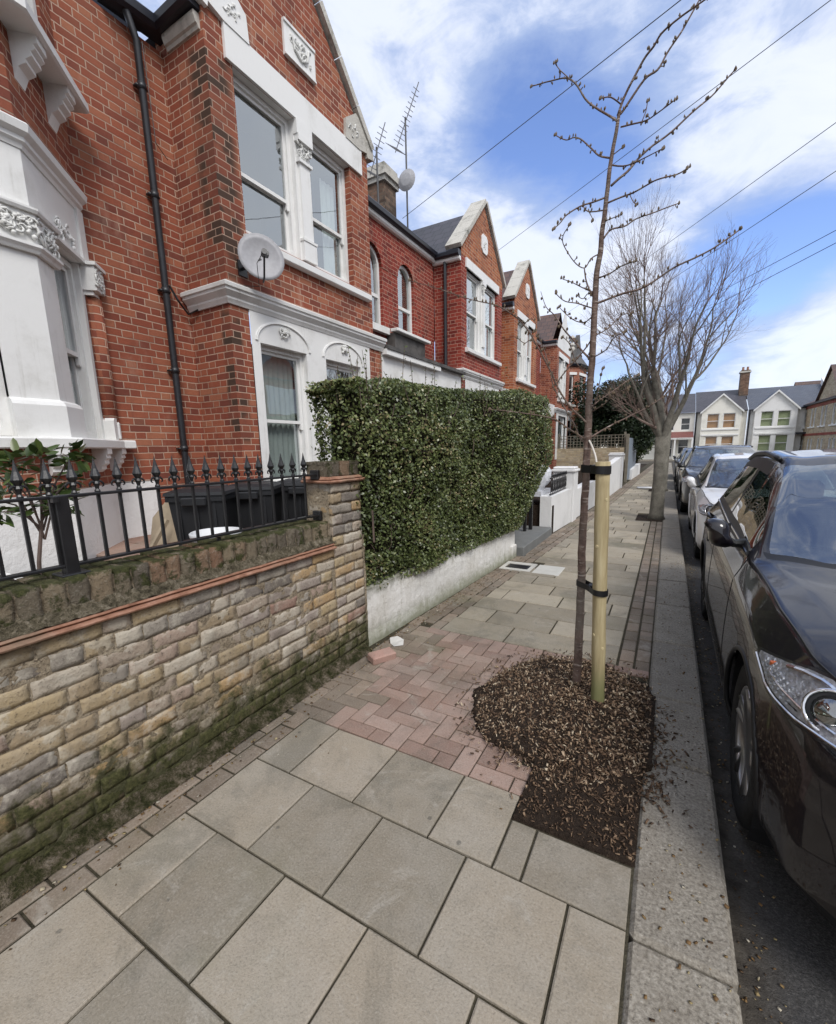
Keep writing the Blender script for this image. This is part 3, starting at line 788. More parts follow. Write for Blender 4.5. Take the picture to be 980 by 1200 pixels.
for y in (.81, 2.0 - 4.2, ):
    m = MB(); m.box(RX - .024, RX + .024, y - .024, y + .024, 1.078, 1.40, bev=.003); m.box(RX - .05, RX + .05, y - .05, y + .05, 1.074, 1.086, bev=.003)
    m.box(RX + .024, RX + .05, y - .04, y - .02, 1.375, 1.40, bev=.002)
    m.build('post', m_iron, ir)
m = MB(); m.tube([(RX, 1.5, 1.1), (RX - .12, 1.5, .7)], .012, 6); m.build('stay', m_iron, ir)

# ---------------------------------------------------------------- garden floor and things in the garden
m = MB(); xx = -5.1
while xx < -2.3:
    yy = -3.0
    while yy < 6.1:
        w, h = min(.45, -2.26 - xx), .45
        if not (xx < -4.37 and (yy > 3.3 or yy < 1.7)): sl(m, xx, xx + w, yy, yy + h, z=.66, g=.004)
        yy += h
    xx += .45
struct(m.build('garden_floor', m_gfloor, fixn=False))
m = MB(); m.box(-5.3, -2.22, -3.2, 6.1, -.1, .64); struct(m.build('garden_ground', m_soil))
def bin_(x, y, rz, label, s=.88):
    b = thing('refuse_bin', label, 'bin', (0, 0, 0), 'black refuse bins in the front garden')
    w0, w1, d0, d1, h = .33 * s, .42 * s, .3 * s, .4 * s, .56
    def fr(w, d, z): return [(-w / 2, -d / 2, z), (w / 2, -d / 2, z), (w / 2, d / 2, z), (-w / 2, d / 2, z)]
    m = MB(); v = fr(w0, d0, .02) + fr(w1, d1, h) + fr(w1 + .03, d1 + .03, h) + fr(w1 + .03, d1 + .03, h + .04)
    f = [(3, 2, 1, 0)]
    for L in range(3):
        for i in range(4): f.append((L * 4 + i, L * 4 + (i + 1) % 4, L * 4 + 4 + (i + 1) % 4, L * 4 + 4 + i))
    f.append((12, 13, 14, 15)); m.add(v, f)
    for q in (-.12, 0, .12): m.box(q - .01, q + .01, -d1 / 2 - .0, -d1 / 2 + .02, .12, h)
    m.build('bin_body', m_binm, b)
    m = MB(); e = .02; v = fr(w1 + .05, d1 + .05, h + .042) + fr(w1 + .04, d1 + .04, h + .065) + fr(w1 * .8, d1 * .75, h + .085)
    f = [(3, 2, 1, 0), (8, 9, 10, 11)]
    for L in range(2):
        for i in range(4): f.append((L * 4 + i, L * 4 + (i + 1) % 4, L * 4 + 4 + (i + 1) % 4, L * 4 + 4 + i))
    m.add(v, f); m.build('lid', m_binm, b)
    m = MB(); m.box(-.085, .085, -d1 / 2 - .05, -d1 / 2 - .015, h - .03, h + .03, bev=.008); m.build('handle', m_binm, b)
    m = MB(); m.tube([(-.1, d1 / 2, h + .06), (-.1, d1 / 2 + .05, h + .08), (.1, d1 / 2 + .05, h + .08), (.1, d1 / 2, h + .06)], .011, 6); m.build('rear_handle', m_binm, b)
    for s_ in (-1, 1):
        m = MB(); m.lathe((s_ * .14 - .015, d0 / 2 + .02, .05), [(.03, 0), (.05, .005), (.05, .025), (.03, .03)], 12, 'x'); m.build('wheel', m_binm, b)
    b.location = (x, y, .66); b.rotation_euler = (0, 0, rz)
bin_(-3.0, 2.06, .62, 'black lidded bin nearest the pale board, leftmost of the three')
bin_(-2.98, 2.50, .6, 'black lidded bin in the middle of the three behind the railing')
bin_(-2.9, 3.0, .55, 'black lidded bin standing close to the brick pier', 1.05)
bk = thing('bucket', 'round white plastic bucket in front of the black bins', 'bucket', (-2.45, 1.74, .66))
m = MB()
m.lathe((-2.45, 1.74, .66), [(.13, 0), (.15, .38), (.157, .382), (.16, .405), (.153, .41), (.145, .408), (.12, .02)], 28)
m.build('tub', m_bucket, bk, smooth=True); m = MB(); m.tube([(-2.45 + .155 * math.cos(t), 1.74 + .155 * math.sin(t), 1.06) for t in np.linspace(0, 3.14, 12)], .004, 6); m.build('handle', m_bucket, bk)
m = MB(); m.lathe((-2.45, 1.74, .66), [(.12, .3), (.13, .34), (.02, .35)], 16); m.build('contents', m_soil, bk)
def board(pts, th, label):
    m = MB(); n = Vector((0, .8, .3)).normalized() * th
    a = [Vector(p) for p in pts]; v = a + [p + n for p in a]; k = len(a)
    m.add(v, [tuple(range(k)), tuple(range(k, 2 * k))[::-1]] + [(i, (i + 1) % k, k + (i + 1) % k, k + i) for i in range(k)])
    tag(m.build('board', m_board), label, 'board')
board([(-4.1, 2.2, .67), (-3.62, 2.2, .67), (-3.66, 2.34, 1.2), (-3.85, 2.34, 1.22), (-4.12, 2.28, .98)], .02, 'large pale board leaning upright beside the black bins')
m = MB(); m.box(-3.95, -3.35, 1.78, 1.92, .665, .69, rz=.3, bev=.004); tag(m.build('plank', m_board), 'short flat plank lying on the red garden paving', 'plank')
m = MB(); m.tube([(-3.8, 2.0, .68), (-3.72, 2.18, 1.0)], .022, 4); tag(m.build('timber_offcut', m_board), 'thin timber offcut propped against the pale board', 'offcut')
# bed edge + shrub left
m = MB(); m.box(-4.3, -2.3, -2.9, 1.2, .64, .74, bev=.01); struct(m.build('planting_bed', m_render))
m = MB(); m.box(-4.2, -2.4, -2.8, 1.12, .742, .755); struct(m.build('bed_soil', m_soil))
def leafblob(n, cen, rad, size, m_, parent, name='leaves', droop=0, asp=.42):
    C = np.array(cen, float); out = []; rs = []
    Vs = np.zeros((n, 6, 3)); rr = RNG.random(n)
    d = RNG.normal(size=(n, 3)); d /= np.linalg.norm(d, axis=1)[:, None]
    ci = RNG.integers(0, len(C), n); P = C[ci, :3] + d * (np.array(rad)[None, :] if not hasattr(rad[0], '__len__') else np.array(rad)[ci]) * (RNG.random(n)[:, None] ** .5)
    ax = RNG.normal(size=(n, 3)); ax[:, 2] = ax[:, 2] * .5 - droop; ax += d * .8; ax /= np.linalg.norm(ax, axis=1)[:, None]
    up = RNG.normal(size=(n, 3)) * .6 + (0, 0, 1); s = np.cross(ax, up); s /= np.linalg.norm(s, axis=1)[:, None] + 1e-9
    nn = np.cross(s, ax); L = (size * RNG.uniform(.6, 1.2, n))[:, None]
    Vs[:, 0] = P; Vs[:, 1] = P + ax * L * .35 + s * L * asp * .5 + nn * L * .06; Vs[:, 2] = P + ax * L * .75 + s * L * asp * .38 + nn * L * .04
    Vs[:, 3] = P + ax * L; Vs[:, 4] = P + ax * L * .75 - s * L * asp * .38 + nn * L * .04; Vs[:, 5] = P + ax * L * .35 - s * L * asp * .5 + nn * L * .06
    F = (np.arange(n)[:, None] * 6 + np.arange(6)[None, :])
    F = np.vstack([F[:, [0, 1, 2, 3]], F[:, [0, 3, 4, 5]]]); rr = np.concatenate([rr, rr])
    return fast_mesh(name, Vs.reshape(-1, 3), F, rr, m_, parent)
def leaf_mat(name, stops, rough=.4, spec=.5, trans=.2):
    k = NT(name); r = k.attr('rnd'); k.base(k.ramp(r, stops), rough, 0, spec)
    tr = k.node('ShaderNodeBsdfTranslucent'); k.put(tr.inputs[0], k.ramp(r, stops)); mx = k.node('ShaderNodeMixShader'); mx.inputs[0].default_value = trans
    k.put(mx.inputs[1], k.b.outputs[0]); k.put(mx.inputs[2], tr.outputs[0]); k.put(k.out.inputs[0], mx.outputs[0]); return k.m
m_leaf = leaf_mat('privet_leaf', [(0, (.045, .058, .022)), (.35, (.095, .125, .043)), (.7, (.16, .195, .07)), (.92, (.25, .265, .11)), (1, (.34, .28, .15))], .33)
m_leaf2 = leaf_mat('laurel_leaf', [(0, (.03, .055, .015)), (.6, (.07, .11, .025)), (1, (.12, .15, .05))], .3)
m_ever = leaf_mat('evergreen_leaf', [(0, (.008, .018, .007)), (.6, (.018, .035, .013)), (1, (.04, .06, .022))], .5)
def bark_bands(name, a, b, c_):
    k = NT(name); p = k.pos; n = k.noise(p, 22, 5, .7); n2 = k.noise(k.V('MULTIPLY', p, (12, 12, 70)), 1, 4, .6); n3 = k.noise(p, 3, 3)
    c = k.ramp(n, [(.3, a), (.55, b), (.8, c_)]); c = k.mix(k.M('MULTIPLY', k.step(n2, .58, .68), .75), c, (.42, .36, .31, 1)); c = k.mix(k.M('MULTIPLY', k.step(n3, .5, .7), .4), c, (.2, .2, .17, 1))
    k.base(c, .7, 0, .35); k.bump(k.M('ADD', n, n2), .006); return k.m
m_bark = bark_bands('young_bark', (.07, .045, .036), (.15, .1, .08), (.26, .2, .165))
m_bark2 = dirt('old_bark', [(.3, (.09, .085, .07)), (.52, (.22, .205, .17)), (.75, (.36, .34, .29))], 7, .03)
m_twig = simple('twig_bark', (.12, .085, .07), .8, var=.3)
sh = thing('shrub', 'thin stemmed leafy shrub behind the railing against the white plinth', 'shrub', (-3.0, 1.0, .75))
m = MB(); B = Vector((-3.0, .99, .74)); top = Vector((-3.0, 1.06, 1.2))
m.tube([B, B + Vector((.02, .02, .25)), top], [.014, .011, .009], 6)
cent = []
for i in range(11):
    a = i * 2.4; q = top + Vector((math.cos(a) * .13, math.sin(a) * .2, random.uniform(.05, .38)))
    m.tube([top - Vector((0, 0, .05 * (i % 3))), (top + q) / 2 + Vector((0, 0, .03)), q], [.006, .005, .003], 5); cent.append(tuple(q))
m.build('stem', m_twig, sh); lb_ = leafblob(330, cent, (.06, .08, .07), .085, m_leaf2, None, 'leaves'); lb_.parent = sh
lb_.location = (3.0, -1.0, -.75)
# ---------------------------------------------------------------- low white wall and hedge
lw = thing('low_wall', 'low dirty white rendered wall beneath the clipped hedge', 'wall', (-1.95, 4.3, 0))
m = MB()
def lwx(y): return -2.01 + (y - 2.65) * (.17 / 3.4)
n = 60; v = []; f = []
prof = [(0.015, -.1), (0.01, .02), (0, .1), (0, .3), (-.003, .46), (-.02, .475), (-.2, .475), (-.2, -.1)]
for i in range(n + 1):
    y = 2.65 + 3.4 * i / n
    for (o, z) in prof: v.append((lwx(y) + o + .006 * noise.noise(Vector((y * 4, z * 5, 1))), y, z + (.012 * noise.noise(Vector((y * 5, 3, o))) if z > .4 else 0)))
k = len(prof)
for i in range(n):
    for q in range(k - 1): f.append((i * k + q, (i + 1) * k + q, (i + 1) * k + q + 1, i * k + q + 1))
f.append(tuple(range(k))); f.append(tuple(n * k + q for q in range(k)))
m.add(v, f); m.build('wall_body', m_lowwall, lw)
m = MB(); m.box(-1.93, -1.81, 5.86, 6.06, -.1, .18, bev=.01); m.build('end_block', m_lowwall, lw)
hd = thing('hedge', 'tall dense clipped green privet hedge growing over the low white wall', 'hedge', (-2.3, 4.8, .5))
def hdw(t): return .40 + .5 * min(1, t / .3)
def hsurf(t, s, inset=0.0):
    """t along 0..1, s around 0..1 (front bottom -> top front -> back)"""
    y = 2.64 + (7.0 - 2.64) * t
    zb = .42; zt = 2.03 + .23 * min(1, t * 1.2)
    if t > .42: zt -= .05
    xf0 = lwx(min(y, 6)) + .03; bulge = .06 + .30 * t ** 1.2
    e = 1 - max(0, (t - .86) / .14) ** 2 * .55
    if s < .5:
        q = s / .5; z = zb + (zt - zb) * q
        x = xf0 + (bulge * math.sin(min(1, q * 1.5) * math.pi / 2) - .06 * max(0, q - .8) / .2) * e - (1 - e) * .25
        nrm = (1, 0, .1)
    elif s < .85:
        q = (s - .5) / .35; z = zt + .02 * math.sin(q * 9); x = xf0 + bulge * e - .06 - q * hdw(t); nrm = (.1, 0, 1)
    else:
        q = (s - .85) / .15; z = zt - q * 1.2; x = xf0 + bulge - .07 - hdw(t); nrm = (-1, 0, 0)
    # bottom-right lower edge lifts and the end bulges beyond the wall
    zlift = max(0, (t - .78) / .22) ** 1.5 * .42
    if s < .5: z += zlift * (1 - s / .5)
    w = noise.noise(Vector((y * 1.3, z * 1.4, x))) * .13 + noise.noise(Vector((y * 5, z * 5, x * 3 + 4))) * .035
    return Vector((x + nrm[0] * (w - inset), y, z + nrm[2] * (w - inset)))
# dark twiggy core
v = []; f = []; NU, NV = 60, 24
for i in range(NU + 1):
    for j in range(NV + 1):
        p = hsurf(i / NU, j / NV, .075); p.y = 2.70 + (p.y - 2.64) * (6.85 - 2.70) / (7.0 - 2.64); v.append(p)
for i in range(NU):
    for j in range(NV): a = i * (NV + 1) + j; f.append((a, a + NV + 1, a + NV + 2, a + 1))
f.append(tuple(range(NV + 1))); f.append(tuple(NU * (NV + 1) + j for j in range(NV + 1))[::-1])
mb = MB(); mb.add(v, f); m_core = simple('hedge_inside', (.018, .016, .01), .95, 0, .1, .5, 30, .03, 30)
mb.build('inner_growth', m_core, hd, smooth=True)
NL = 72000
P = np.zeros((NL, 3)); i = 0
while i < NL:
    t, s = random.random(), random.random() ** 1.15
    if s > .86 and random.random() < .8: continue
    if random.random() > .65 + .5 * (1 - t): continue
    dep = abs(random.gauss(0, .045)) - .02
    p = hsurf(t, s, dep)
    if random.random() < .09: # near end face
        s2 = random.random(); p = hsurf(0, s2, 0); q = random.random() ; p.x = p.x - (p.x + 2.38) * q * .98; p.y += random.gauss(0, .035) + .05 * noise.noise(p * 4)
    elif random.random() < .05:
        p = hsurf(1, random.random() * .8, 0); p.x = p.x - (p.x + 2.6) * random.random(); p.y += random.gauss(0, .05)
    # thin out a little by clumps
    if noise.noise(p * 7) < -.3 and random.random() < .6: continue
    P[i] = p; i += 1
def leaves_at(P, size, m_, parent, name, flat=.0, asp=.5, out=None):
    n = len(P); nn = RNG.normal(size=(n, 3)) * .75 + (out if out is not None else np.array((.55, -.15, .55)))
    nn /= np.linalg.norm(nn, axis=1)[:, None]
    ax = np.cross(nn, RNG.normal(size=(n, 3))); ax /= np.linalg.norm(ax, axis=1)[:, None]; s = np.cross(nn, ax)
    L = (size * RNG.uniform(.65, 1.25, n))[:, None]; V = np.zeros((n, 4, 3))
    V[:, 0] = P - ax * L * .5; V[:, 1] = P + s * L * asp * .5 + nn * L * .1; V[:, 2] = P + ax * L * .5; V[:, 3] = P - s * L * asp * .5 + nn * L * .1
    r = np.clip(RNG.normal(.5, .24, n), 0, 1)
    cl = np.array([noise.noise(Vector(q) * 2.2) + .5 * noise.noise(Vector(q) * 7) for q in P[:]])
    r = np.clip(r + cl * .35, 0, 1)
    o = fast_mesh(name, (V.reshape(-1, 3) - np.array(parent.get('_o', (0, 0, 0)))), np.arange(n * 4).reshape(n, 4), r, m_, parent)
    return o
leaves_at(P, .030, m_leaf, hd, 'leaves', asp=.62)
# shoots standing above and twigs
m = MB(); SP = []
for i in range(46):
    t = random.random() ** 1.3 * .7; p = hsurf(t, random.uniform(.47, .75)); h = random.choice([.06, .1, .14, .2, .3])
    if i < 5: h = .32
    q = p + Vector((random.gauss(0, .03), random.gauss(0, .03), h)); m.tube([p - Vector((0, 0, .1)), (p + q) / 2, q], [.003, .0025, .0015], 4)
    for kx in np.arange(.1, 1, .09 / max(.1, h) * .35): SP.append(p.lerp(q, kx) + Vector((random.gauss(0, .012), random.gauss(0, .012), 0)))
for i in range(170):
    t, s = random.random(), random.uniform(.05, .48); p = hsurf(t, s, .03); d = Vector((random.uniform(-.02, .06), random.gauss(0, .12), random.gauss(.08, .12)))
    m.tube([p, p + d * .5 + Vector((.01, 0, 0)), p + d], [.004, .003, .002], 4)
m.tube([(-1.94, 2.72, .85), (-1.93, 2.70, 1.1)], .008, 5)
m.build('twigs', m_twig, hd)['kind'] = 'stuff'; leaves_at(np.array(SP), .028, m_leaf, hd, 'shoot_leaves', asp=.5)
# entrance step and dark post
st = struct(MB().box(-3.4, -1.72, 6.1, 7.9, -.02, .13, bev=.01).build('entrance_path', simple('grey_step', (.16, .165, .16), .8, bump=.004)))
m = MB(); m.box(-2.08, -2.03, 7.3, 7.35, .13, .62, bev=.004); m.box(-2.04, -1.98, 7.5, 7.55, .13, .95, bev=.004); m.lathe((-2.01, 7.52, .95), [(.02, 0), (.035, .02), (.02, .05), (.002, .08)], 8)
tag(m.build('gate_post', m_iron), 'short black iron gate post at the grey entrance step', 'post')
# ---------------------------------------------------------------- second white wall and beyond
def wallrun(name, label, pts, tops, th, mt, cap=None, piers=()):
    w = thing(name, label, 'wall', (pts[0][0], pts[0][1], 0)); m = MB()
    for (a, b), (t0, t1) in zip(zip(pts, pts[1:]), zip(tops, tops[1:])):
        v = [(a[0], a[1], -.1), (b[0], b[1], -.1), (b[0], b[1], t1), (a[0], a[1], t0), (a[0] - th, a[1], -.1), (b[0] - th, b[1], -.1), (b[0] - th, b[1], t1), (a[0] - th, a[1], t0)]
        m.add(v, [(0, 1, 2, 3), (5, 4, 7, 6), (3, 2, 6, 7), (0, 3, 7, 4), (1, 5, 6, 2)])
    m.build('wall_body', mt, w)
    for (x, y, s, h) in piers:
        m = MB(); m.box(x - s, x + .02, y, y + s, -.1, h - .07, bev=.008); m.build('pier', mt, w)
        m = MB(); m.box(x - s - .03, x + .05, y - .03, y + s + .03, h - .07, h - .02, bev=.01); m.box(x - s, x + .02, y, y + s, h - .02, h + .03, bev=.02); m.build('pier_cap', mt, w)
    return w
w2 = wallrun('garden_wall', 'white painted low garden wall topped by black ornamental railing', [(-1.76, 7.95), (-1.68, 9.4)], [.67, .69], .2, m_render, piers=[(-1.66, 9.42, .42, 1.1)])
w3 = wallrun('garden_wall', 'white garden wall with a stepped coping beyond the young tree stake', [(-1.68, 9.95), (-1.6, 12.2), (-1.6, 12.2), (-1.5, 15.1), (-1.46, 17.5)], [.62, .66, .92, .98, 1.12], .2, m_render, piers=[(-1.44, 17.6, .45, 1.25)])
w4 = wallrun('garden_wall', 'low white wall on the bend beyond the grey gate', [(-1.38, 22.2), (-1.28, 26.8)], [.45, .55], .2, m_render)
orn = thing('ornamental_railing', 'black ornamental cast iron railing panel on the white wall', 'railing', (-1.8, 8.6, .7))
m = MB(); X = -1.8
m.box(X - .01, X + .01, 7.98, 9.4, .98, 1.0); m.box(X - .01, X + .01, 7.98, 9.4, .69, .71)
for i in range(10):
    yy = 8.05 + i * .14
    m.tube([(X, yy, .7), (X, yy, .99)], .006, 5)
    m.tube([(X, yy + .07 + .045 * math.cos(t), .84 + .1 * math.sin(t)) for t in np.linspace(0, 6.28, 13)], .008, 5)
    m.lathe((X, yy + .07, 1.0), [(.012, 0), (.02, .03), (.002, .06)], 6)
m.build('panel', m_iron, orn)
# white rubbish bags behind the ornamental railing
m = MB()
for i, (bx, by, bz, s_) in enumerate([(-2.15, 8.15, .95, .24), (-2.1, 8.5, 1.0, .2)]):
    v = []; f = []
    for a in range(9):
        for b in range(12):
            th = math.pi * a / 8; ph = 2 * math.pi * b / 12; q = Vector((math.sin(th) * math.cos(ph), math.sin(th) * math.sin(ph), math.cos(th) * 1.1)); q *= s_ * (1 + .25 * noise.noise(q * 3 + Vector((i, 0, 0)))); v.append((bx + q.x, by + q.y, bz + q.z))
    for a in range(8):
        for b in range(12): f.append((a * 12 + b, a * 12 + (b + 1) % 12, (a + 1) * 12 + (b + 1) % 12, (a + 1) * 12 + b))
    m.add(v, f)
m.box(-2.4, -1.95, 7.97, 8.7, .66, .76)
tag(m.build('rubbish_bags', simple('white_bag', (.6, .62, .66), .35, bump=.01, bscale=14)), 'pale plastic bags piled behind the ornamental railing', 'bags')
struct(MB().box(-4.4, -1.75, 8.0, 30, -.05, .5).build('front_garden_ground', m_soil))
# trellis fence on brick wall, brown post, grey gate
tf = thing('garden_wall', 'brown brick side wall with wooden trellis on top before the evergreen', 'wall', (-2.6, 20.5, 0))
m = MB(); m.box(-4.4, -1.62, 20.6, 20.85, -.1, 1.45); m.build('wall_body', m_yel, tf)
tr = MB()
for q in np.arange(-4.4, -1.6, .14): tr.box(q - .012, q + .012, 20.7, 20.72, 1.46, 2.0)
for q in np.arange(1.5, 2.0, .12): tr.box(-4.4, -1.62, 20.722, 20.74, q - .012, q + .012)
for q in (-4.35, -3.0, -1.64): tr.box(q - .04, q + .04, 20.74, 20.82, 1.4, 2.1)
tr.build('trellis', simple('weathered_wood', (.2, .18, .14), .85, bump=.004), tf)
tag(MB().box(-1.58, -1.46, 20.55, 20.67, -.1, 2.0, bev=.01).build('timber_post', MATS['weathered_wood']), 'brown timber post standing at the corner of the grey gate', 'post')
gt = thing('gate', 'tall blue grey panelled metal gate beside the brown post', 'gate', (-1.5, 22, 0))
m = MB()
for i in range(16): m.box(-1.5, -1.47, 20.75 + i * .32, 20.75 + i * .32 + .3, .05, 1.85, bev=.008)
m.build('gate_panels', simple('blue_grey_metal', (.22, .26, .31), .5), gt)
m = MB(); m.box(-1.56, -1.5, 20.72, 26.0, .3, .38); m.box(-1.56, -1.5, 20.72, 26.0, 1.5, 1.58); m.build('gate_frame', m_alu, gt)
tag(MB().box(-.9, -.1, 17.6, 17.9, .001, .05, bev=.02, rz=.2).build('white_sheeting', m_bucket), 'crumpled white sheeting lying across the far pavement', 'sheeting')
# ---------------------------------------------------------------- houses
class Fr:
    """wall frame: origin, horizontal unit u (to the right seen from outside), outward n"""
    def __init__(s, o, u):
        s.o = Vector(o); s.u = Vector(u).normalized(); s.n = s.u.cross(Vector((0, 0, 1))); s.z = Vector((0, 0, 1))
    def p(s, a, z, d=0): return s.o + s.u * a + Vector((0, 0, z)) + s.n * d
def fbox(mb, F, a0, a1, z0, z1, d0, d1, r=None):
    v = [F.p(a, z, d) for d in (d0, d1) for z in (z0, z1) for a in (a0, a1)]
    return mb.add(v, [(0, 2, 3, 1), (4, 5, 7, 6), (0, 1, 5, 4), (2, 6, 7, 3), (0, 4, 6, 2), (1, 3, 7, 5)], r)
def fprism(mb, F, pts, d0, d1):
    n = len(pts); v = [F.p(a, z, d0) for a, z in pts] + [F.p(a, z, d1) for a, z in pts]
    f = [tuple(range(n))[::-1], tuple(range(n, 2 * n))] + [(k, (k + 1) % n, n + (k + 1) % n, n + k) for k in range(n)]
    return mb.add(v, f)
def fwall(mb, F, a0, a1, z0, z1, holes=(), rev=.12):
    A = sorted({a0, a1, *[h[0] for h in holes], *[h[1] for h in holes]}); Z = sorted({z0, z1, *[h[2] for h in holes], *[h[3] for h in holes]})
    A = [a for a in A if a0 <= a <= a1]; Z = [z for z in Z if z0 <= z <= z1]
    for a, b in zip(A, A[1:]):
        for c, d in zip(Z, Z[1:]):
            ca, cz = (a + b) / 2, (c + d) / 2
            if any(h[0] < ca < h[1] and h[2] < cz < h[3] for h in holes): continue
            mb.quad(F.p(a, c), F.p(b, c), F.p(b, d), F.p(a, d))
    for h in holes:
        P = [(h[0], h[2]), (h[1], h[2]), (h[1], h[3]), (h[0], h[3])]
        for i in range(4):
            p, q = P[i], P[(i + 1) % 4]; mb.quad(F.p(*p), F.p(*q), F.p(*q, -rev), F.p(*p, -rev))
            if len(h) > 4: break
def sash(parent, F, a0, a1, z0, z1, d=-.1, meet=None, bars=0, back=m_dark, cover=None, covmat=None, name='window', fw=.055, far=False, mfr=m_white):
    """sliding sash window: outer frame, two sashes, horns; pane and curtain sub-parts"""
    meet = meet if meet is not None else (z0 + z1) / 2; m = MB()
    for (x0, x1, y0, y1) in ((a0, a0 + fw, z0, z1), (a1 - fw, a1, z0, z1), (a0 + fw, a1 - fw, z1 - fw, z1), (a0 + fw, a1 - fw, z0, z0 + fw * 1.2)): fbox(m, F, x0, x1, y0, y1, d - .07, d + .04)
    b0, b1 = a0 + fw, a1 - fw; s = .04
    if not far:
        for (zz0, zz1, dd) in ((meet - .02, z1 - fw, .01), (z0 + fw * 1.2, meet + .02, -.03)):
            for (x0, x1, y0, y1) in ((b0, b0 + s, zz0, zz1), (b1 - s, b1, zz0, zz1), (b0 + s, b1 - s, zz1 - s, zz1), (b0 + s, b1 - s, zz0, zz0 + s)): fbox(m, F, x0, x1, y0, y1, d + dd - .03, d + dd)
        for xx in (b0, b1 - s): fprism(m, F, [(xx, meet - .02), (xx, meet - .09), (xx + s * .5, meet - .105), (xx + s, meet - .09), (xx + s, meet - .02)], d - .02, d + .012)
    else: fbox(m, F, b0, b1, meet - .025, meet + .025, d - .03, d + .015)
    for i in range(bars): xx = b0 + (b1 - b0) * (i + 1) / (bars + 1); fbox(m, F, xx - .012, xx + .012, z0 + fw, z1 - fw, d - .04, d + .012)
    w = m.build(name, mfr, parent)
    m = MB(); m.quad(F.p(b0, meet, d - .008), F.p(b1, meet, d - .008), F.p(b1, z1 - fw, d - .008), F.p(b0, z1 - fw, d - .008)); m.quad(F.p(b0, z0 + fw, d - .048), F.p(b1, z0 + fw, d - .048), F.p(b1, meet, d - .048), F.p(b0, meet, d - .048))
    m.build('pane', m_gfar if far else m_glass, w, fixn=False)
    m = MB(); dd = .5 if not far else .2
    P = [(a0, z0), (a1, z0), (a1, z1), (a0, z1)]
    for i in range(4): p, q = P[i], P[(i + 1) % 4]; m.quad(F.p(*p, d - .072), F.p(*q, d - .072), F.p(*q, d - .072 - dd), F.p(*p, d - .072 - dd))
    m.quad(*[F.p(*p, d - .072 - dd) for p in P]); m.build('room_recess', back, w)
    if cover:
        m = MB(); 
        for (c0, c1, e0, e1) in cover:
            n = max(8, int((c1 - c0) / .016)); v = []; f = []
            for i in range(n + 1):
                a = c0 + (c1 - c0) * i / n; o = .018 * math.sin(i * 1.15 + .4 * math.sin(i * .37)) if covmat in (m_curtain, None) else 0
                v += [F.p(a, e0, d - .11 + o), F.p(a, e1, d - .11 + o * .6)]
            for i in range(n): f.append((2 * i, 2 * i + 2, 2 * i + 3, 2 * i + 1))
            m.add(v, f)
        m.build('curtain', covmat or m_curtain, w, smooth=True)
    return w
def relief(mb, F, a0, a1, z0, z1, d, n=14, s=.03):
    """carved foliage relief: small overlapping rounded leaves and scrolls"""
    for i in range(n):
        a = a0 + (a1 - a0) * random.random(); z = z0 + (z1 - z0) * random.random(); r = s * random.uniform(.6, 1.2); t0 = random.uniform(0, 6.28)
        pts = [F.p(a + r * (1 - k * .1) * math.cos(t0 + k * .8), z + r * (1 - k * .1) * math.sin(t0 + k * .8), d + .006 * math.sin(k)) for k in range(7)]
        mb.tube(pts, [r * .3 * (1 - k * .1) for k in range(7)], 5)
    for i in range(n // 2):
        a = a0 + (a1 - a0) * random.random(); z = z0 + (z1 - z0) * random.random(); c = F.p(a, z, d); r = s * random.uniform(.35, .6)
        mb.lathe(c, [(0.001, -r), (r * .8, -r * .6), (r, 0), (r * .8, r * .6), (.001, r)], 7)
CORN = [(-.08, 0), (.02, 0), (.03, .02), (.045, .045), (.045, .065), (.07, .09), (.095, .115), (.095, .14), (.115, .15), (.12, .185), (.10, .2), (-.08, .215)]
SILL = [(-.1, 0), (.07, 0), (.085, .012), (.085, .085), (.06, .1), (-.1, .115)]
def coping_stones(parent, F, a0, za, ap, zp, a1, zb, wd=.34, th=.09):
    for (p, q) in (((a0, za), (ap, zp)), ((ap, zp), (a1, zb))):
        m = MB(); L = math.hypot(q[0] - p[0], q[1] - p[1]); ux, uz = (q[0] - p[0]) / L, (q[1] - p[1]) / L; nx_, nz_ = -uz, ux
        n = max(2, int(L / .5)); 
        for i in range(n):
            s0, s1 = L * i / n + .004, L * (i + 1) / n - .004
            pts = [(p[0] + ux * s0, p[1] + uz * s0), (p[0] + ux * s1, p[1] + uz * s1), (p[0] + ux * s1 + nx_ * th, p[1] + uz * s1 + nz_ * th), (p[0] + ux * s0 + nx_ * th, p[1] + uz * s0 + nz_ * th)]
            fprism(m, F, pts, -wd + .06, .07)
        m.build('gable_coping', m_stone, parent)
def gabled_front(H, y0, y1, X, X2, zb, zpar, zap, wins, mwall, mside=None, full=True, roofmat=m_slate, sidez=None, ridge=6.0, rear=3.5, base0=.6, left=True):
    """projecting gabled bay facing the street; returns frame of its front"""
    F = Fr((X, y1 * 0, 0), (0, -1, 0))
    return F

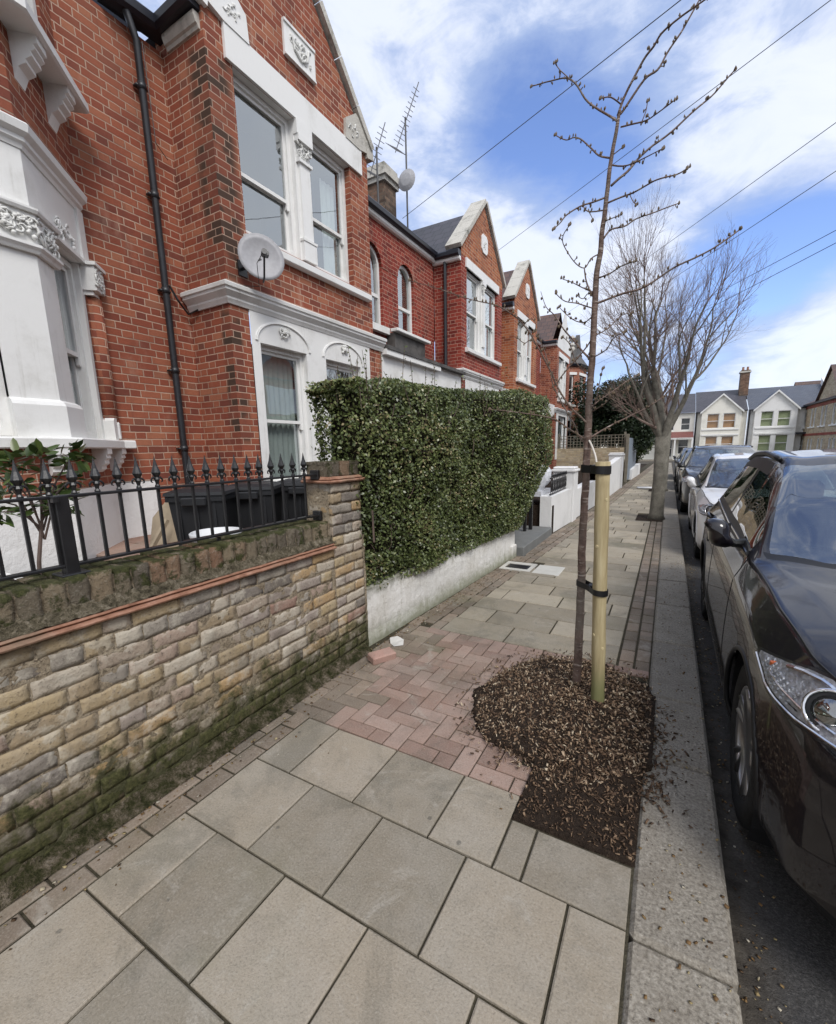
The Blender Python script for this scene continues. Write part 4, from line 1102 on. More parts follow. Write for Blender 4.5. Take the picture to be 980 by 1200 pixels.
# ------------------------------------------------ HOUSE B (the main one)
X, X2 = -4.4, -5.09
YB0, YB1 = 3.57, 6.38
def FF(x): # frame on a plane x = const facing the street (+x): a = y
    f = Fr((x, 0, 0), (0, 1, 0)); return f
F = FF(X)
hb = thing('brick_house', 'red brick terraced house with tall white upstairs window and satellite dish', 'house', (X, 5, .6))
AP = (YB0 + YB1) / 2
ghole = [(3.97, 4.76, 1.12, 2.86), (5.15, 5.98, 1.12, 2.86)]
uhole = [(3.90, 5.92, 4.04, 5.68)]
m = MB()
fwall(m, F, YB0, YB1, .5, 3.2, [(3.84, 6.24, .98, 3.2)], rev=.02)
fwall(m, F, YB0, YB1, 3.2, 5.66, uhole, rev=.2)
fwall(m, F, YB0, 3.82, 5.66, 6.0); fwall(m, F, 6.19, YB1, 5.66, 6.0)
zk = 6.13
m.poly([F.p(YB0, 6.0), F.p(YB1, 6.0), F.p(YB1, zk), F.p(AP, 7.58), F.p(YB0, zk)])
m.quad(F.p(3.82, 5.66), F.p(6.19, 5.66), F.p(6.19, 6.0), F.p(3.82, 6.0))
# side return and recess wall
S = Fr((X2, YB0, 0), (1, 0, 0))
fwall(m, S, -.1, X - X2, .5, 6.1)
S2 = Fr((X2, YB1, 0), (1, 0, 0)); m.quad(*[(X2, YB1, .5), (X, YB1, .5), (X, YB1, 6.1), (X2, YB1, 6.1)])
w = m.build('wall', m_red, hb, fixn=False)
m = MB(); G = FF(X2)
fwall(m, G, YB1, 9.95, .5, 5.78, [(7.08, 7.75, 3.9, 5.02), (8.33, 8.99, 3.9, 5.02)], rev=.12)
recess = m.build('recess_wall', m_dred, hb, fixn=False)
# gable roof behind the front gable, then main roof
m = MB()
rdz = 7.5
m.quad((X - .22, YB0 - .08, 5.95), (-8.5, YB0 - .08, 5.95), (-8.5, AP, rdz), (X - .22, AP, rdz)); m.quad((X - .22, AP, rdz), (-8.5, AP, rdz), (-8.5, YB1 + .08, 5.95), (X - .22, YB1 + .08, 5.95))
m.build('roof', m_slate, hb)
m = MB(); m.quad((X2 + .1, YB1 - .3, 5.86), (X2 + .1, 10.0, 5.86), (-8.8, 10.0, 8.1), (-8.8, YB1 - .3, 8.1)); m.build('roof', m_slate, hb)
coping_stones(hb, F, YB0 - .06, zk - .02, AP, 7.62, YB1 + .06, zk - .02)
# kneelers: white painted shaped blocks at the gable feet
for s_, yy in ((1, YB0), (-1, YB1)):
    m = MB(); b0 = yy - .05 * s_
    fprism(m, F, [(b0, 6.05), (yy + .24 * s_, 5.985), (yy + .56 * s_, 5.985), (yy + .54 * s_, 6.24), (yy + .3 * s_, 6.42), (b0, 6.3)], -.02, .045)
    fprism(m, F, [(b0, 5.7 if s_ < 0 else 5.86), (b0 + .28 * s_, 5.98), (b0 + .28 * s_, 6.05), (b0, 6.05)], -.02, .03) if False else None
    fprism(m, F, [(yy - .12 * s_, 6.0), (yy + .04 * s_, 5.97), (yy + .08 * s_, 6.2), (yy - .1 * s_, 6.2)], -.3, .05)
    kn = m.build('kneeler', m_stone if s_ < 0 else m_white, hb); m = MB(); relief(m, F, min(yy + .25 * s_, yy + .48 * s_), max(yy + .25 * s_, yy + .48 * s_), 6.08, 6.24, .045, 9, .035); m.build('carving', m_capital, kn)
# lintel
m = MB(); fbox(m, F, 3.80, 6.20, 5.665, 5.99, -.2, .035); m.build('lintel', m_white, hb)
# upstairs windows and pilaster
sash(hb, F, 3.905, 4.80, 4.05, 5.66, -.13, meet=4.72)
sash(hb, F, 5.08, 5.915, 4.05, 5.66, -.13, meet=4.72, cover=[(5.52, 5.84, 4.1, 5.4)])
m = MB(); fbox(m, F, 4.80, 5.08, 4.0, 5.665, -.2, -.02); fbox(m, F, 4.85, 5.03, 4.3, 5.2, -.02, .02); fbox(m, F, 4.82, 5.06, 4.05, 4.28, -.02, .04); fbox(m, F, 4.81, 5.07, 4.28, 4.31, -.02, .05)
fbox(m, F, 4.82, 5.06, 5.2, 5.235, -.02, .045); fbox(m, F, 4.80, 5.08, 5.5, 5.665, -.02, .05); fbox(m, F, 4.81, 5.07, 5.43, 5.5, -.02, .06)
pil = m.build('pilaster', m_white, hb); m = MB(); relief(m, F, 4.83, 5.05, 5.25, 5.43, .03, 16, .035); m.build('capital', m_capital, pil)
m = MB(); m.sweep([(X, 3.86, 3.9), (X, 6.27, 3.9)][::1], SILL); sl_ = m.build('sill', m_white, hb)
# plaque
m = MB(); fbox(m, F, 4.70, 5.24, 6.30, 6.62, -.01, .03); fbox(m, F, 4.70, 5.24, 6.62, 6.65, -.01, .045); fbox(m, F, 4.70, 5.24, 6.28, 6.30, -.01, .045)
pq = m.build('plaque', m_white, hb); m = MB(); relief(m, F, 4.8, 5.14, 6.38, 6.56, .035, 16, .04); m.tube([F.p(4.82, 6.56, .04), F.p(4.86, 6.42, .045), F.p(4.97, 6.36, .045), F.p(5.08, 6.42, .045), F.p(5.12, 6.56, .04)], .012, 6); m.build('carving', m_capital, pq)
# cornice with returns
m = MB(); m.sweep([(X2 + .02, YB0, 3.2), (X, YB0, 3.2), (X, 6.62, 3.2)], CORN); m.build('cornice', m_white, hb)
# white fascia and ground floor windows
m = MB(); fwall(m, F, 3.84, 6.24, .98, 3.2, [(a, b, c, d) for a, b, c, d in ghole], rev=.16); fa = m.build('ground_surround', m_white, hb, fixn=False)
fa.location = (.012, 0, 0)
for (a, b, c, d) in ghole:
    sash(hb, F, a, b, c, d, -.11, meet=1.95, cover=[(a + .06, b - .06, c + .05, d - .06)])
    mc_ = (a + b) / 2; m = MB()
    for (rr, tt) in ((.0, .012), (.022, .008)):
        m.tube([F.p(mc_ + (.5 + rr) * math.cos(t) * (b - a + .1), d + .02 + .26 * math.sin(t) * (1 + rr), .02) for t in np.linspace(0.0, math.pi, 22)], tt, 6)
    mo = m.build('arch_moulding', m_white, hb)
    m = MB(); relief(m, F, mc_ - .06, mc_ + .06, d + .13, d + .25, .03, 8, .04); m.lathe(F.p(mc_, d + .19, .03), [(.001, -.03), (.03, -.02), (.035, 0), (.03, .02), (.001, .03)], 10)
    m.build('rosette', m_capital, mo)
m = MB(); fbox(m, F, 4.80, 5.12, 2.35, 2.38, .012, .04); relief(m, F, 4.84, 5.08, 2.2, 2.34, .03, 12, .04); fbox(m, F, 4.84, 5.08, 1.0, 2.18, .012, .03); m.build('pilaster', m_white, hb)
m = MB(); m.sweep([(X, 3.86, .94), (X, 6.2, .94)], SILL); m.build('sill', m_white, hb)
# arched windows in the recess
def arched(parent, F, a0, a1, z0, zs, blind=None):
    """semi-circular headed window over spring height zs, with spandrel of the square hole, brick arch ring"""
    c = (a0 + a1) / 2; r = (a1 - a0) / 2; n = 14; m = MB()
    ztop = zs + r
    fwp = [(c + r * math.cos(t), zs + r * math.sin(t)) for t in np.linspace(math.pi, 0, n)]
    rin = r - .06
    inn = [(c + rin * math.cos(t), zs + rin * math.sin(t)) for t in np.linspace(math.pi, 0, n)]
    for i in range(n - 1): 
        q = [fwp[i], fwp[i + 1], inn[i + 1], inn[i]]; fprism(m, F, q, -.16, -.06)
    fbox(m, F, a0, a0 + .06, z0, zs, -.16, -.06); fbox(m, F, a1 - .06, a1, z0, zs, -.16, -.06); fbox(m, F, a0 + .06, a1 - .06, z0, z0 + .07, -.16, -.06)
    fbox(m, F, a0 + .06, a1 - .06, z0 + .55, z0 + .61, -.14, -.07)
    w = m.build('window', m_white, parent)
    m = MB(); m.poly([F.p(a0 + .05, z0 + .05, -.1), F.p(a1 - .05, z0 + .05, -.1)] + [F.p(a, z, -.1) for a, z in inn[::-1]]); m.build('pane', m_glass, w, fixn=False)
    m = MB(); m.poly([F.p(a0, z0, -.4), F.p(a1, z0, -.4), F.p(a1, ztop, -.4), F.p(a0, ztop, -.4)]); m.quad(F.p(a0, z0, -.16), F.p(a0, ztop, -.16), F.p(a0, ztop, -.4), F.p(a0, z0, -.4)); m.quad(F.p(a1, z0, -.16), F.p(a1, ztop, -.16), F.p(a1, ztop, -.4), F.p(a1, z0, -.4)); m.build('room_recess', m_dark, w)
    if blind:
        m = MB(); z = z0 + .6
        while z < ztop - .05:
            hw = rin if z < zs else math.sqrt(max(0, rin ** 2 - (z - zs) ** 2))
            if hw > .03: fbox(m, F, c - hw, c + hw, z, z + .022, -.145, -.135)
            z += .04
        m.build('blind', simple('brown_blind', (.2, .17, .14), .6), w)
    return fwp
for (a0, a1) in ((7.08, 7.75), (8.33, 8.99)):
    fp = arched(hb, G, a0, a1, 3.92, 5.02 + .0, blind=a0 > 8)
    # wall above the springing, cut round the arch
    m = MB(); c = (a0 + a1) / 2; r = (a1 - a0) / 2
    # reveal and brick arch ring proud of the wall
    for i in range(len(fp) - 1):
        q0, q1 = fp[i], fp[i + 1]; o0 = (c + (q0[0] - c) * 1.7, 5.02 + (q0[1] - 5.02) * 1.7); o1 = (c + (q1[0] - c) * 1.7, 5.02 + (q1[1] - 5.02) * 1.7)
        fprism(m, G, [q0, q1, o1, o0], -.08, .012)
    m.build('brick_arch', m_dred, hb)
    m = MB(); fbox(m, G, a0 - .08, a1 + .08, 3.8, 3.92, -.12, .1); m.build('sill', m_white, hb)
# re-cut the recess wall: open the arch heads
old = recess; me_ = old.data
m = MB()
def arch_wall(m, F, a0, a1, z0, z1, arches, zs):
    xs = [a0]; 
    for (p, q) in arches: xs += [p, q]
    xs.append(a1)
    for i in range(0, len(xs), 2): m.quad(F.p(xs[i], z0), F.p(xs[i + 1], z0), F.p(xs[i + 1], z1), F.p(xs[i], z1))
    for (p, q) in arches:
        c = (p + q) / 2; r = (q - p) / 2; A = [(c + r * math.cos(t), zs + r * math.sin(t)) for t in np.linspace(math.pi, 0, 14)]
        m.quad(F.p(p, z0), F.p(q, z0), F.p(q, 3.9), F.p(p, 3.9))
        for (s, t) in zip(A, A[1:]): m.quad(F.p(*s), F.p(*t), F.p(t[0], z1), F.p(s[0], z1)); m.quad(F.p(*s), F.p(*t), F.p(*t, -.12), F.p(*s, -.12))
        for xx in (p, q): m.quad(F.p(xx, 3.9), F.p(xx, zs), F.p(xx, zs, -.12), F.p(xx, 3.9, -.12))
arch_wall(m, G, YB1, 9.95, .5, 5.78, [(7.08, 7.75), (8.33, 8.99)], 5.02)
new = m.build('recess_wall', m_dred, hb, fixn=False); bpy.data.objects.remove(old)
# eaves: white band, black gutter
def gutter(parent, path, white=True, mat=None):
    m = MB(); m.sweep(path, [(-.02, .0), (.13, .0), (.165, .03), (.17, .1), (.15, .125), (.02, .12), (-.02, .12)]); m.build('gutter', mat or m_gutter, parent)
    if white: m = MB(); m.sweep([(p[0], p[1], p[2] - .085) for p in path], [(-.02, 0), (.06, 0), (.09, .03), (.09, .083), (-.02, .083)]); m.build('eaves_board', m_white, parent)
gutter(hb, [(X2, YB1 + .02, 5.86), (X2, 9.98, 5.86)])
# porch roof, fascia, ledge
m = MB()
m.prism([(YB1 + .03, 3.3), (9.98, 3.3), (9.98, 3.36), (YB1 + .03, 3.36)], 'x', X2, X + .16) if False else None
m.add([(X + .12, YB1 + .25, 3.31), (X + .12, 9.97, 3.31), (X2, 9.97, 3.56), (X2, YB1 + .25, 3.56), (X + .12, YB1 + .25, 3.25), (X + .12, 9.97, 3.25), (X2, 9.97, 3.25), (X2, YB1 + .25, 3.25)], [(0, 1, 2, 3), (0, 4, 5, 1), (0, 3, 7, 4), (1, 5, 6, 2), (4, 7, 6, 5)])
m.build('porch_roof', m_lead, hb)
m = MB(); fbox(m, F, 6.62, 9.95, 2.75, 3.25, -.5, .0); fbox(m, F, 6.62, 8.7, 3.16, 3.25, 0, .1); m.build('porch_fascia', m_white, hb)
m = MB(); fbox(m, F, 6.40, 6.60, .5, 3.2, -.5, .0); fbox(m, F, 9.7, 9.94, .5, 2.75, -.5, 0); m.build('porch_pier', m_red, hb)
m = MB(); fbox(m, G, 7.85, 9.1, 3.4, 3.84, .002, .2); m.build('window_ledge', m_lead, hb); m = MB(); m.box(X2 + .13, X2 + .3, 7.8, 9.2, 3.85, 3.91, bev=.01); m.build('ledge_capping', m_white, hb)
# chimney on the roof behind
ch = MB(); ch.box(-7.7, -6.7, 10.45, 11.0, 6.3, 8.35); cst = ch.build('chimney', brick_mat('sooty_brick', [(0, (.06, .045, .035)), (.5, (.11, .085, .065)), (1, (.2, .14, .1))], (.12, .11, .09, 1)), hb)
m = MB(); m.box(-7.76, -6.64, 10.39, 11.06, 8.2, 8.3); m.box(-7.82, -6.58, 10.33, 11.12, 8.3, 8.45); m.box(-7.74, -6.66, 10.41, 11.04, 8.45, 8.6); m.build('chimney_cap', m_stone, cst)
m = MB()
for q in (-7.4, -7.0): m.lathe((q, 10.72, 8.6), [(.13, 0), (.13, .05), (.12, .1), (.06, .12), (.02, .13)], 10)
m.build('chimney_cowls', m_stone, cst)
# satellite dish
sd = thing('satellite_dish', 'round grey satellite dish on the corner of the brick bay', 'dish', (-4.28, 3.82, 3.72))
C = Vector((-4.14, 3.86, 3.71)); nrm = Vector((.80, -.60, .12)).normalized(); a_ = nrm.orthogonal().normalized(); b_ = nrm.cross(a_)
v = [C - nrm * .04]; f = []; nr = 5; ns = 28
for i in range(1, nr + 1):
    for k in range(ns):
        t = 2 * math.pi * k / ns; rr = .245 * i / nr; v.append(C + (a_ * math.cos(t) * .98 + b_ * math.sin(t) * 1.05) * rr + nrm * (-.04 + .05 * (i / nr) ** 2))
for k in range(ns): f.append((0, 1 + k, 1 + (k + 1) % ns))
for i in range(nr - 1):
    for k in range(ns): f.append((1 + i * ns + k, 1 + i * ns + (k + 1) % ns, 1 + (i + 1) * ns + (k + 1) % ns, 1 + (i + 1) * ns + k))
n1 = len(v); v += [p - nrm * .008 for p in v]; f += [tuple(n1 + q for q in ff) for ff in f]
for k in range(ns): q = 1 + (nr - 1) * ns + k; q2 = 1 + (nr - 1) * ns + (k + 1) % ns; f.append((q, q2, n1 + q2, n1 + q))
m = MB(); m.add(v, f); dm_ = m.build('reflector', m_dish, sd, smooth=True)
m = MB(); L = C + nrm * .3 + Vector((.0, 0, -.1)); m.tube([C + Vector((0, 0, -.26)), C + nrm * .12 + Vector((0, 0, -.27)), L], .011, 6); m.build('arm', m_iron, sd)
m = MB(); m.tube([L + nrm * .03, L - nrm * .05], [.03, .032], 10); m.tube([L - nrm * .02 + Vector((0, .045, .02)), L - nrm * .09 + Vector((0, .045, .02))], .022, 8); m.tube([L + Vector((0, -.03, -.02)), L + Vector((-.03, -.05, -.08)), L + Vector((-.1, -.02, -.09)), C + Vector((-.05, -.02, -.3)), Vector((-4.39, 3.72, 3.42))], .004, 5)
m.build('receiver', m_iron, sd)
m = MB(); m.tube([Vector((-4.4, 3.80, 3.62)), Vector((-4.25, 3.80, 3.62)), C - nrm * .05], .018, 6); m.box(-4.4, -4.385, 3.74, 3.86, 3.54, 3.7); m.build('bracket', m_iron, sd)

# ------------------------------------------------ HOUSE A (left, canted bay) and the recess wall with the pipe
ha = thing('brick_house', 'red brick house with white carved bay window at the left edge', 'house', (X, 1, .6))
YA = 1.82; c45 = (X2 - X) # negative
YJ = YA + (X - X2)
P0, P1, P2 = Vector((X, -3, 0)), Vector((X, YA, 0)), Vector((X2, YJ, 0))
FA = FF(X); d45 = (P2 - P1).normalized(); FC = Fr(P1, d45); LC = (P2 - P1).length
FRc = FF(X2)
m = MB()
for Fz, a0, a1 in ((FA, -3, YA), (FC, 0, LC)):
    fwall(m, Fz, a0, a1, 1.25, 1.62); 
fwall(m, FC, .84, LC, 1.6, 3.36)
fwall(m, FA, -3, YA, 3.9, 8.2, [(-1.2, 1.6, 4.8, 6.4)], rev=.15); fwall(m, FC, 0, LC, 3.9, 8.2, [(.14, .76, 4.8, 6.4)], rev=.15)
fwall(m, FRc, YJ, YB0 + .05, .5, 5.82)
m.build('wall', m_red, ha, fixn=False)
# bull-nosed brick jamb under the corner capital
m = MB(); pj = FC.p(LC - .05, 0, .02); m.lathe((pj.x - .03, pj.y + .01, 1.65), [(.085, 0), (.085, 1.42)], 14); m.build('brick_jamb', m_red, ha, smooth=True)
m = MB(); fwall(m, FA, -3, YA, .5, 1.25); fwall(m, FC, 0, LC, .5, 1.27); fwall(m, FRc, YJ, YJ + .42, .5, 1.27)
pl = m.build('plinth', m_render, ha, fixn=False); pl.location = (.02, -.004, 0)
m = MB(); m.box(-5.09, -5.07, YJ, YJ + .425, 1.262, 1.27); m.build('plinth_edge', m_render, ha)
# sill
m = MB(); m.sweep([(X, -3, 1.62), (X, YA, 1.62), (X2 + .03, YJ - .03, 1.62), (X2 + .01, YJ + .14, 1.62)], [(-.1, 0), (.13, 0), (.14, .01), (.14, .075), (.13, .085), (-.1, .1)]); m.build('sill', m_white, ha)
def bracket(parent, F, a, z, w=.11, h=.24, dp=.13, mt=m_white):
    m = MB(); pts = [(0.0, z), (dp, z), (dp, z - .05), (dp * .86, z - .06), (dp * .9, z - .09), (dp * .72, z - .11), (dp * .74, z - .14), (dp * .5, z - .165), (dp * .5, z - .19), (dp * .2, z - .22), (0, z - h)]
    n = len(pts); v = [F.p(a - w / 2, q[1], q[0]) for q in pts] + [F.p(a + w / 2, q[1], q[0]) for q in pts]
    m.add(v, [tuple(range(n)), tuple(range(n, 2 * n))[::-1]] + [(k, (k + 1) % n, n + (k + 1) % n, n + k) for k in range(n)]); m.build('bracket', mt, parent)
for Fz, a in ((FA, .55), (FA, 1.72), (FC, .5), (FC, .88), (FA, -.6)): bracket(ha, Fz, a, 1.62, h=.22)
# ground bay: front window, corner pier, canted window
sash(ha, FA, -1.6, 1.5, 1.72, 3.3, -.1, meet=2.5, cover=[(-1.5, 1.42, 1.78, 3.2)], covmat=m_blind)
m = MB()
z = 1.8
while z < 3.2: fbox(m, FA, -1.5, 1.42, z, z + .004, -.2, -.165); z += .05
m.build('blind_slats', m_blind, ha)
m = MB(); fbox(m, FA, 1.5, 1.56, 1.7, 3.3, -.12, -.02)
m.sweep([(X, 1.5, 1.7), (X, YA, 1.7), tuple(FC.p(.26, 1.7))], [(-.12, 0), (0, 0), (0, 1.45), (-.12, 1.45)])
m.sweep([(X, 1.49, 1.7), (X, YA, 1.7), tuple(FC.p(.28, 1.7))], [(-.12, 0), (.045, 0), (.045, .26), (.03, .29), (0, .31), (-.12, .31)])
m.build('corner_pier', m_white, ha)
m = MB(); m.sweep([(X, 1.44, 3.1), (X, YA, 3.1), tuple(FC.p(.3, 3.1))], [(-.12, 0), (.03, 0), (.04, .02), (.06, .04), (.06, .06), (-.12, .07)]); m.sweep([(X, 1.42, 3.38), (X, YA, 3.38), tuple(FC.p(.32, 3.38))], [(-.12, 0), (.06, 0), (.07, .02), (.07, .035), (-.12, .045)])
m.sweep([(X, 1.46, 3.16), (X, YA, 3.16), tuple(FC.p(.28, 3.16))], [(-.12, 0), (.02, 0), (.04, .22), (-.12, .22)])
cp = m.build('capital', m_white, ha)
m = MB(); relief(m, FA, 1.47, YA, 3.2, 3.35, .04, 38, .036); relief(m, FC, .0, .27, 3.2, 3.35, .04, 30, .036); m.build('carved_frieze', m_capital, cp, smooth=True)
sash(ha, FC, .3, .80, 1.72, 3.32, -.1, meet=2.5, fw=.05)
m = MB(); fbox(m, FC, .26, .31, 1.7, 3.36, -.12, -.02); fbox(m, FC, .79, .85, 1.7, 3.36, -.12, -.01)
m.build('window_trim', m_white, ha)
m = MB(); fwall(m, FA, -3, YA, 3.32, 3.86); fwall(m, FC, 0, LC, 3.34, 3.86)
m.quad(FC.p(.27, 3.34), FC.p(.85, 3.34), FC.p(.85, 3.34, -.2), FC.p(.27, 3.34, -.2))
fas = m.build('bay_fascia', m_white, ha, fixn=False); fas.location = (.012, 0, 0)
m = MB(); fprism(m, FC, [(.30, 3.345), (.86, 3.345), (.86, 3.375), (.30, 3.375)], 0.0, .05); relief(m, FC, .4, .7, 3.42, 3.55, .02, 12, .035); m.build('canted_lintel', m_white, ha)
# corner capital by the recess
m = MB(); fprism(m, FC, [(.82, 3.12), (LC + .02, 3.12), (LC + .06, 3.16), (LC + .06, 3.3), (LC + .02, 3.34), (.82, 3.34)], -.03, .11); fprism(m, FC, [(.80, 3.34), (LC + .08, 3.34), (LC + .08, 3.37), (.80, 3.37)], -.03, .13); fprism(m, FC, [(.84, 3.08), (LC, 3.08), (LC, 3.12), (.84, 3.12)], -.03, .07); cp2 = m.build('corner_capital', m_white, ha)
m = MB(); relief(m, FC, .84, LC + .02, 3.15, 3.31, .11, 26, .036); m.build('carved_frieze', m_capital, cp2, smooth=True)
m = MB(); fprism(m, FC, [(.84, 3.34), (LC - .01, 3.34), (LC - .01, 3.84), (.84, 3.84)], -.05, .03); m.build('frieze_block', m_white, ha)
m = MB(); fprism(m, FC, [(.84, 1.71), (LC + .0, 1.71), (LC + .0, 1.86), (LC - .03, 1.93), (.87, 1.93), (.84, 1.9)], -.03, .085); m.box(X2 - .01, X2 + .10, YJ - .06, YJ + .06, 1.71, 1.90, bev=.02); m.build('jamb_base', m_white, ha)
m = MB(); m.sweep([(X, -3, 3.82), (X, YA, 3.82), tuple(FC.p(LC - .04, 3.82))], [(-.05, 0), (.02, 0), (.03, .03), (.05, .045), (.05, .075), (.09, .10), (.1, .15), (.085, .165), (-.05, .18)]); m.build('cornice', m_white, ha)
# first floor slab and brackets
m = MB(); m.sweep([(X, -3, 4.66), (X, YA, 4.66), tuple(FC.p(LC - .06, 4.66))], [(-.1, 0), (.2, 0), (.22, .012), (.22, .075), (.2, .09), (-.1, .11)]); m.build('upper_sill', m_white, ha)
for Fz, a in ((FC, .18), (FC, .66), (FA, 1.4), (FA, .6)): bracket(ha, Fz, a, 4.66, w=.14, h=.3, dp=.18)
sash(ha, FA, -1.18, 1.58, 4.77, 6.38, -.06); sash(ha, FC, .15, .75, 4.77, 6.38, -.06)
m = MB(); m.sweep([(X, 1.6, 4.77), (X, YA, 4.77), tuple(FC.p(.14, 4.77))], [(-.05, 0), (.02, 0), (.02, 1.6), (-.05, 1.6)]); m.build('corner_pier', m_white, ha)
m = MB(); m.quad((X2 + .1, -3, 8.2), (X2 + .1, YJ + .1, 8.2), (-9, YJ + .1, 10), (-9, -3, 10)); m.build('roof', m_slate, ha)
# recess gutter between the two houses, return along the side of the bay, white eaves mouldings
gutter(ha, [(X2, 2.95, 5.86), (X2, YB0 - .0, 5.9), (X - .02, YB0 - .0, 5.93)], white=False)
m = MB(); m.quad((X2 + .05, YJ, 5.93), (X2 + .05, YB0, 5.93), (-8.6, YB0, 8.0), (-8.6, YJ, 8.0)); m.build('roof', m_slate, ha)
m = MB(); m.sweep([(X2 + .12, YB0, 5.78), (X - .04, YB0, 5.78)], [(-.02, 0), (.02, 0), (.03, .03), (.05, .04), (.07, .09), (.07, .13), (-.02, .13)]); m.build('eaves_moulding', m_stone, hb)
m = MB(); yp = 3.25; xp = X2 + .07
m.tube([(xp - .02, yp - .12, 6.02), (xp + .03, yp - .1, 5.9), (xp, yp, 5.7), (xp, yp, 1.3), (xp + .005, yp + .01, .5)], .036, 12)
for z in (5.3, 4.3, 3.35, 2.5, 1.62): m.tube([(xp, yp, z - .03), (xp, yp, z + .03)], .044, 12); m.box(xp - .06, xp, yp - .06, yp + .06, z - .008, z + .008)
m.build('downpipe', m_pipe, ha, smooth=True)
m = MB(); m.tube([(xp - .03, yp - .08, 5.9), (xp + .03, yp - .28, 6.15)], .045, 8); m.tube([(xp, yp + .05, 3.42), (xp + .02, yp + .12, 3.28), (xp - .02, YB0 - .06, 3.17), (-4.9, YB0 - .03, 3.2)], .012, 6); m.tube([(xp + .04, yp + .03, 5.7), (xp + .05, yp + .05, 4.8), (xp - .03, yp + .22, 4.75)], .004, 5)
m.build('wall_cable', m_iron, ha)
# ------------------------------------------------ further gabled houses in the row
def gable_house(label, y0, y1, mw, roofm, lint, sill_, cor, uw, gw_, x=X, mlint=None, wallx_=None, cop=True, zap=7.42, zk=6.05, rec0=None, rec1=None, recm=None, plq=True, eave=5.86, gfront=None):
    h = thing('brick_house', label, 'house', (x, (y0 + y1) / 2, .5)); F = FF(x); ap = (y0 + y1) / 2; m = MB()
    fwall(m, F, y0, y1, .4, eave, [(uw[0], uw[1], sill_ + .1, lint)] + [(gw_[0], gw_[1], 1.0, 2.9)], rev=.15)
    m.poly([F.p(y0, eave), F.p(y1, eave), F.p(y1, zk), F.p(ap, zap), F.p(y0, zk)])
    m.quad((X2, y0, .4), (x, y0, .4), (x, y0, 6.0), (X2, y0, 6.0)); m.quad((X2, y1, .4), (x, y1, .4), (x, y1, 6.0), (X2, y1, 6.0))
    m.build('wall', mw, h, fixn=False)
    if gfront:
        m = MB(); m.quad(F.p(y0, eave - .15, .01), F.p(y1, eave - .15, .01), F.p(y1, zk, .01), F.p(y0, zk, .01)); m.poly([F.p(y0, zk, .01), F.p(y1, zk, .01), F.p(ap, zap, .01)]); m.build('gable_render', gfront, h)
    m = MB(); m.quad((x - .2, y0 - .1, eave + .02), (-9, y0 - .1, eave + .02), (-9, ap, zap - .06), (x - .2, ap, zap - .06)); m.quad((x - .2, ap, zap - .06), (-9, ap, zap - .06), (-9, y1 + .1, eave + .02), (x - .2, y1 + .1, eave + .02))
    m.build('roof', roofm, h)
    if cop: coping_stones(h, F, y0 - .12, zk - .08, ap, zap + .06, y1 + .12, zk - .08, wd=.38)
    m = MB(); fbox(m, F, uw[0] - .08, uw[1] + .08, lint, lint + .2, -.15, .035); m.build('lintel', m_white, h)
    mid = (uw[0] + uw[1]) / 2
    sash(h, F, uw[0], mid - .13, sill_ + .1, lint, -.1, cover=[(uw[0] + .08, uw[0] + .3, sill_ + .2, lint - .1)]); sash(h, F, mid + .13, uw[1], sill_ + .1, lint, -.1, cover=[(uw[1] - .3, uw[1] - .08, sill_ + .2, lint - .1)])
    m = MB(); fbox(m, F, mid - .13, mid + .13, sill_ + .1, lint, -.15, .0); fbox(m, F, mid - .08, mid + .08, sill_ + .3, lint - .35, 0, .04); fbox(m, F, mid - .12, mid + .12, lint - .1, lint, 0, .05)
    p = m.build('pilaster', m_white, h); m = MB(); relief(m, F, mid - .1, mid + .1, lint - .32, lint - .1, .03, 10, .05); m.build('capital', m_capital, p)
    m = MB(); m.sweep([(x, uw[0] - .1, sill_), (x, uw[1] + .22, sill_)], SILL); m.build('sill', m_white, h)
    if plq:
        m = MB(); o = [(ap - .2, 6.42), (ap - .12, 6.34), (ap + .12, 6.34), (ap + .2, 6.42), (ap + .2, 6.68), (ap + .12, 6.76), (ap - .12, 6.76), (ap - .2, 6.68)]; fprism(m, F, o, -.01, .03); pq = m.build('plaque', m_white, h)
        m = MB(); relief(m, F, ap - .1, ap + .1, 6.45, 6.65, .03, 7, .04); m.build('carving', m_capital, pq)
    m = MB(); m.sweep([(X2 + .1, y0, cor), (x, y0, cor), (x, y1, cor)], CORN); m.build('cornice', m_white, h)
    m = MB(); fwall(m, F, y0 + .2, y1 - .2, .98, cor, [(gw_[0], gw_[1], 1.0, 2.9)], rev=.1); o = m.build('ground_surround', m_white, h, fixn=False); o.location = (.012, 0, 0)
    sash(h, F, gw_[0], gw_[1], 1.0, 2.9, -.1, cover=[(gw_[0] + .1, gw_[1] - .1, 1.1, 2.8)])
    gutter(h, [(X2 - .02, y0 - .0, eave - .04), (x + .0, y0 - .0, eave - .04)])
    if rec1: 
        m = MB(); G = FF(X2); fwall(m, G, y1, rec1, .4, 5.78, [(y1 + .5, y1 + 1.15, 3.9, 5.3)] if rec1 - y1 > 1.5 else []); m.build('recess_wall', recm or mw, h, fixn=False)
        m = MB(); m.quad((X2 + .12, y1, 5.9), (X2 + .12, rec1, 5.9), (-9, rec1, 8.1), (-9, y1, 8.1)); m.build('roof', roofm, h)
        gutter(h, [(X2, y1 + .1, 5.86), (X2, rec1 - .02, 5.86)])
        m = MB(); fbox(m, F, y1 + .2, rec1 - .02, 2.8, 3.3, -.6, -.02); m.build('porch_fascia', m_white, h)
    return h
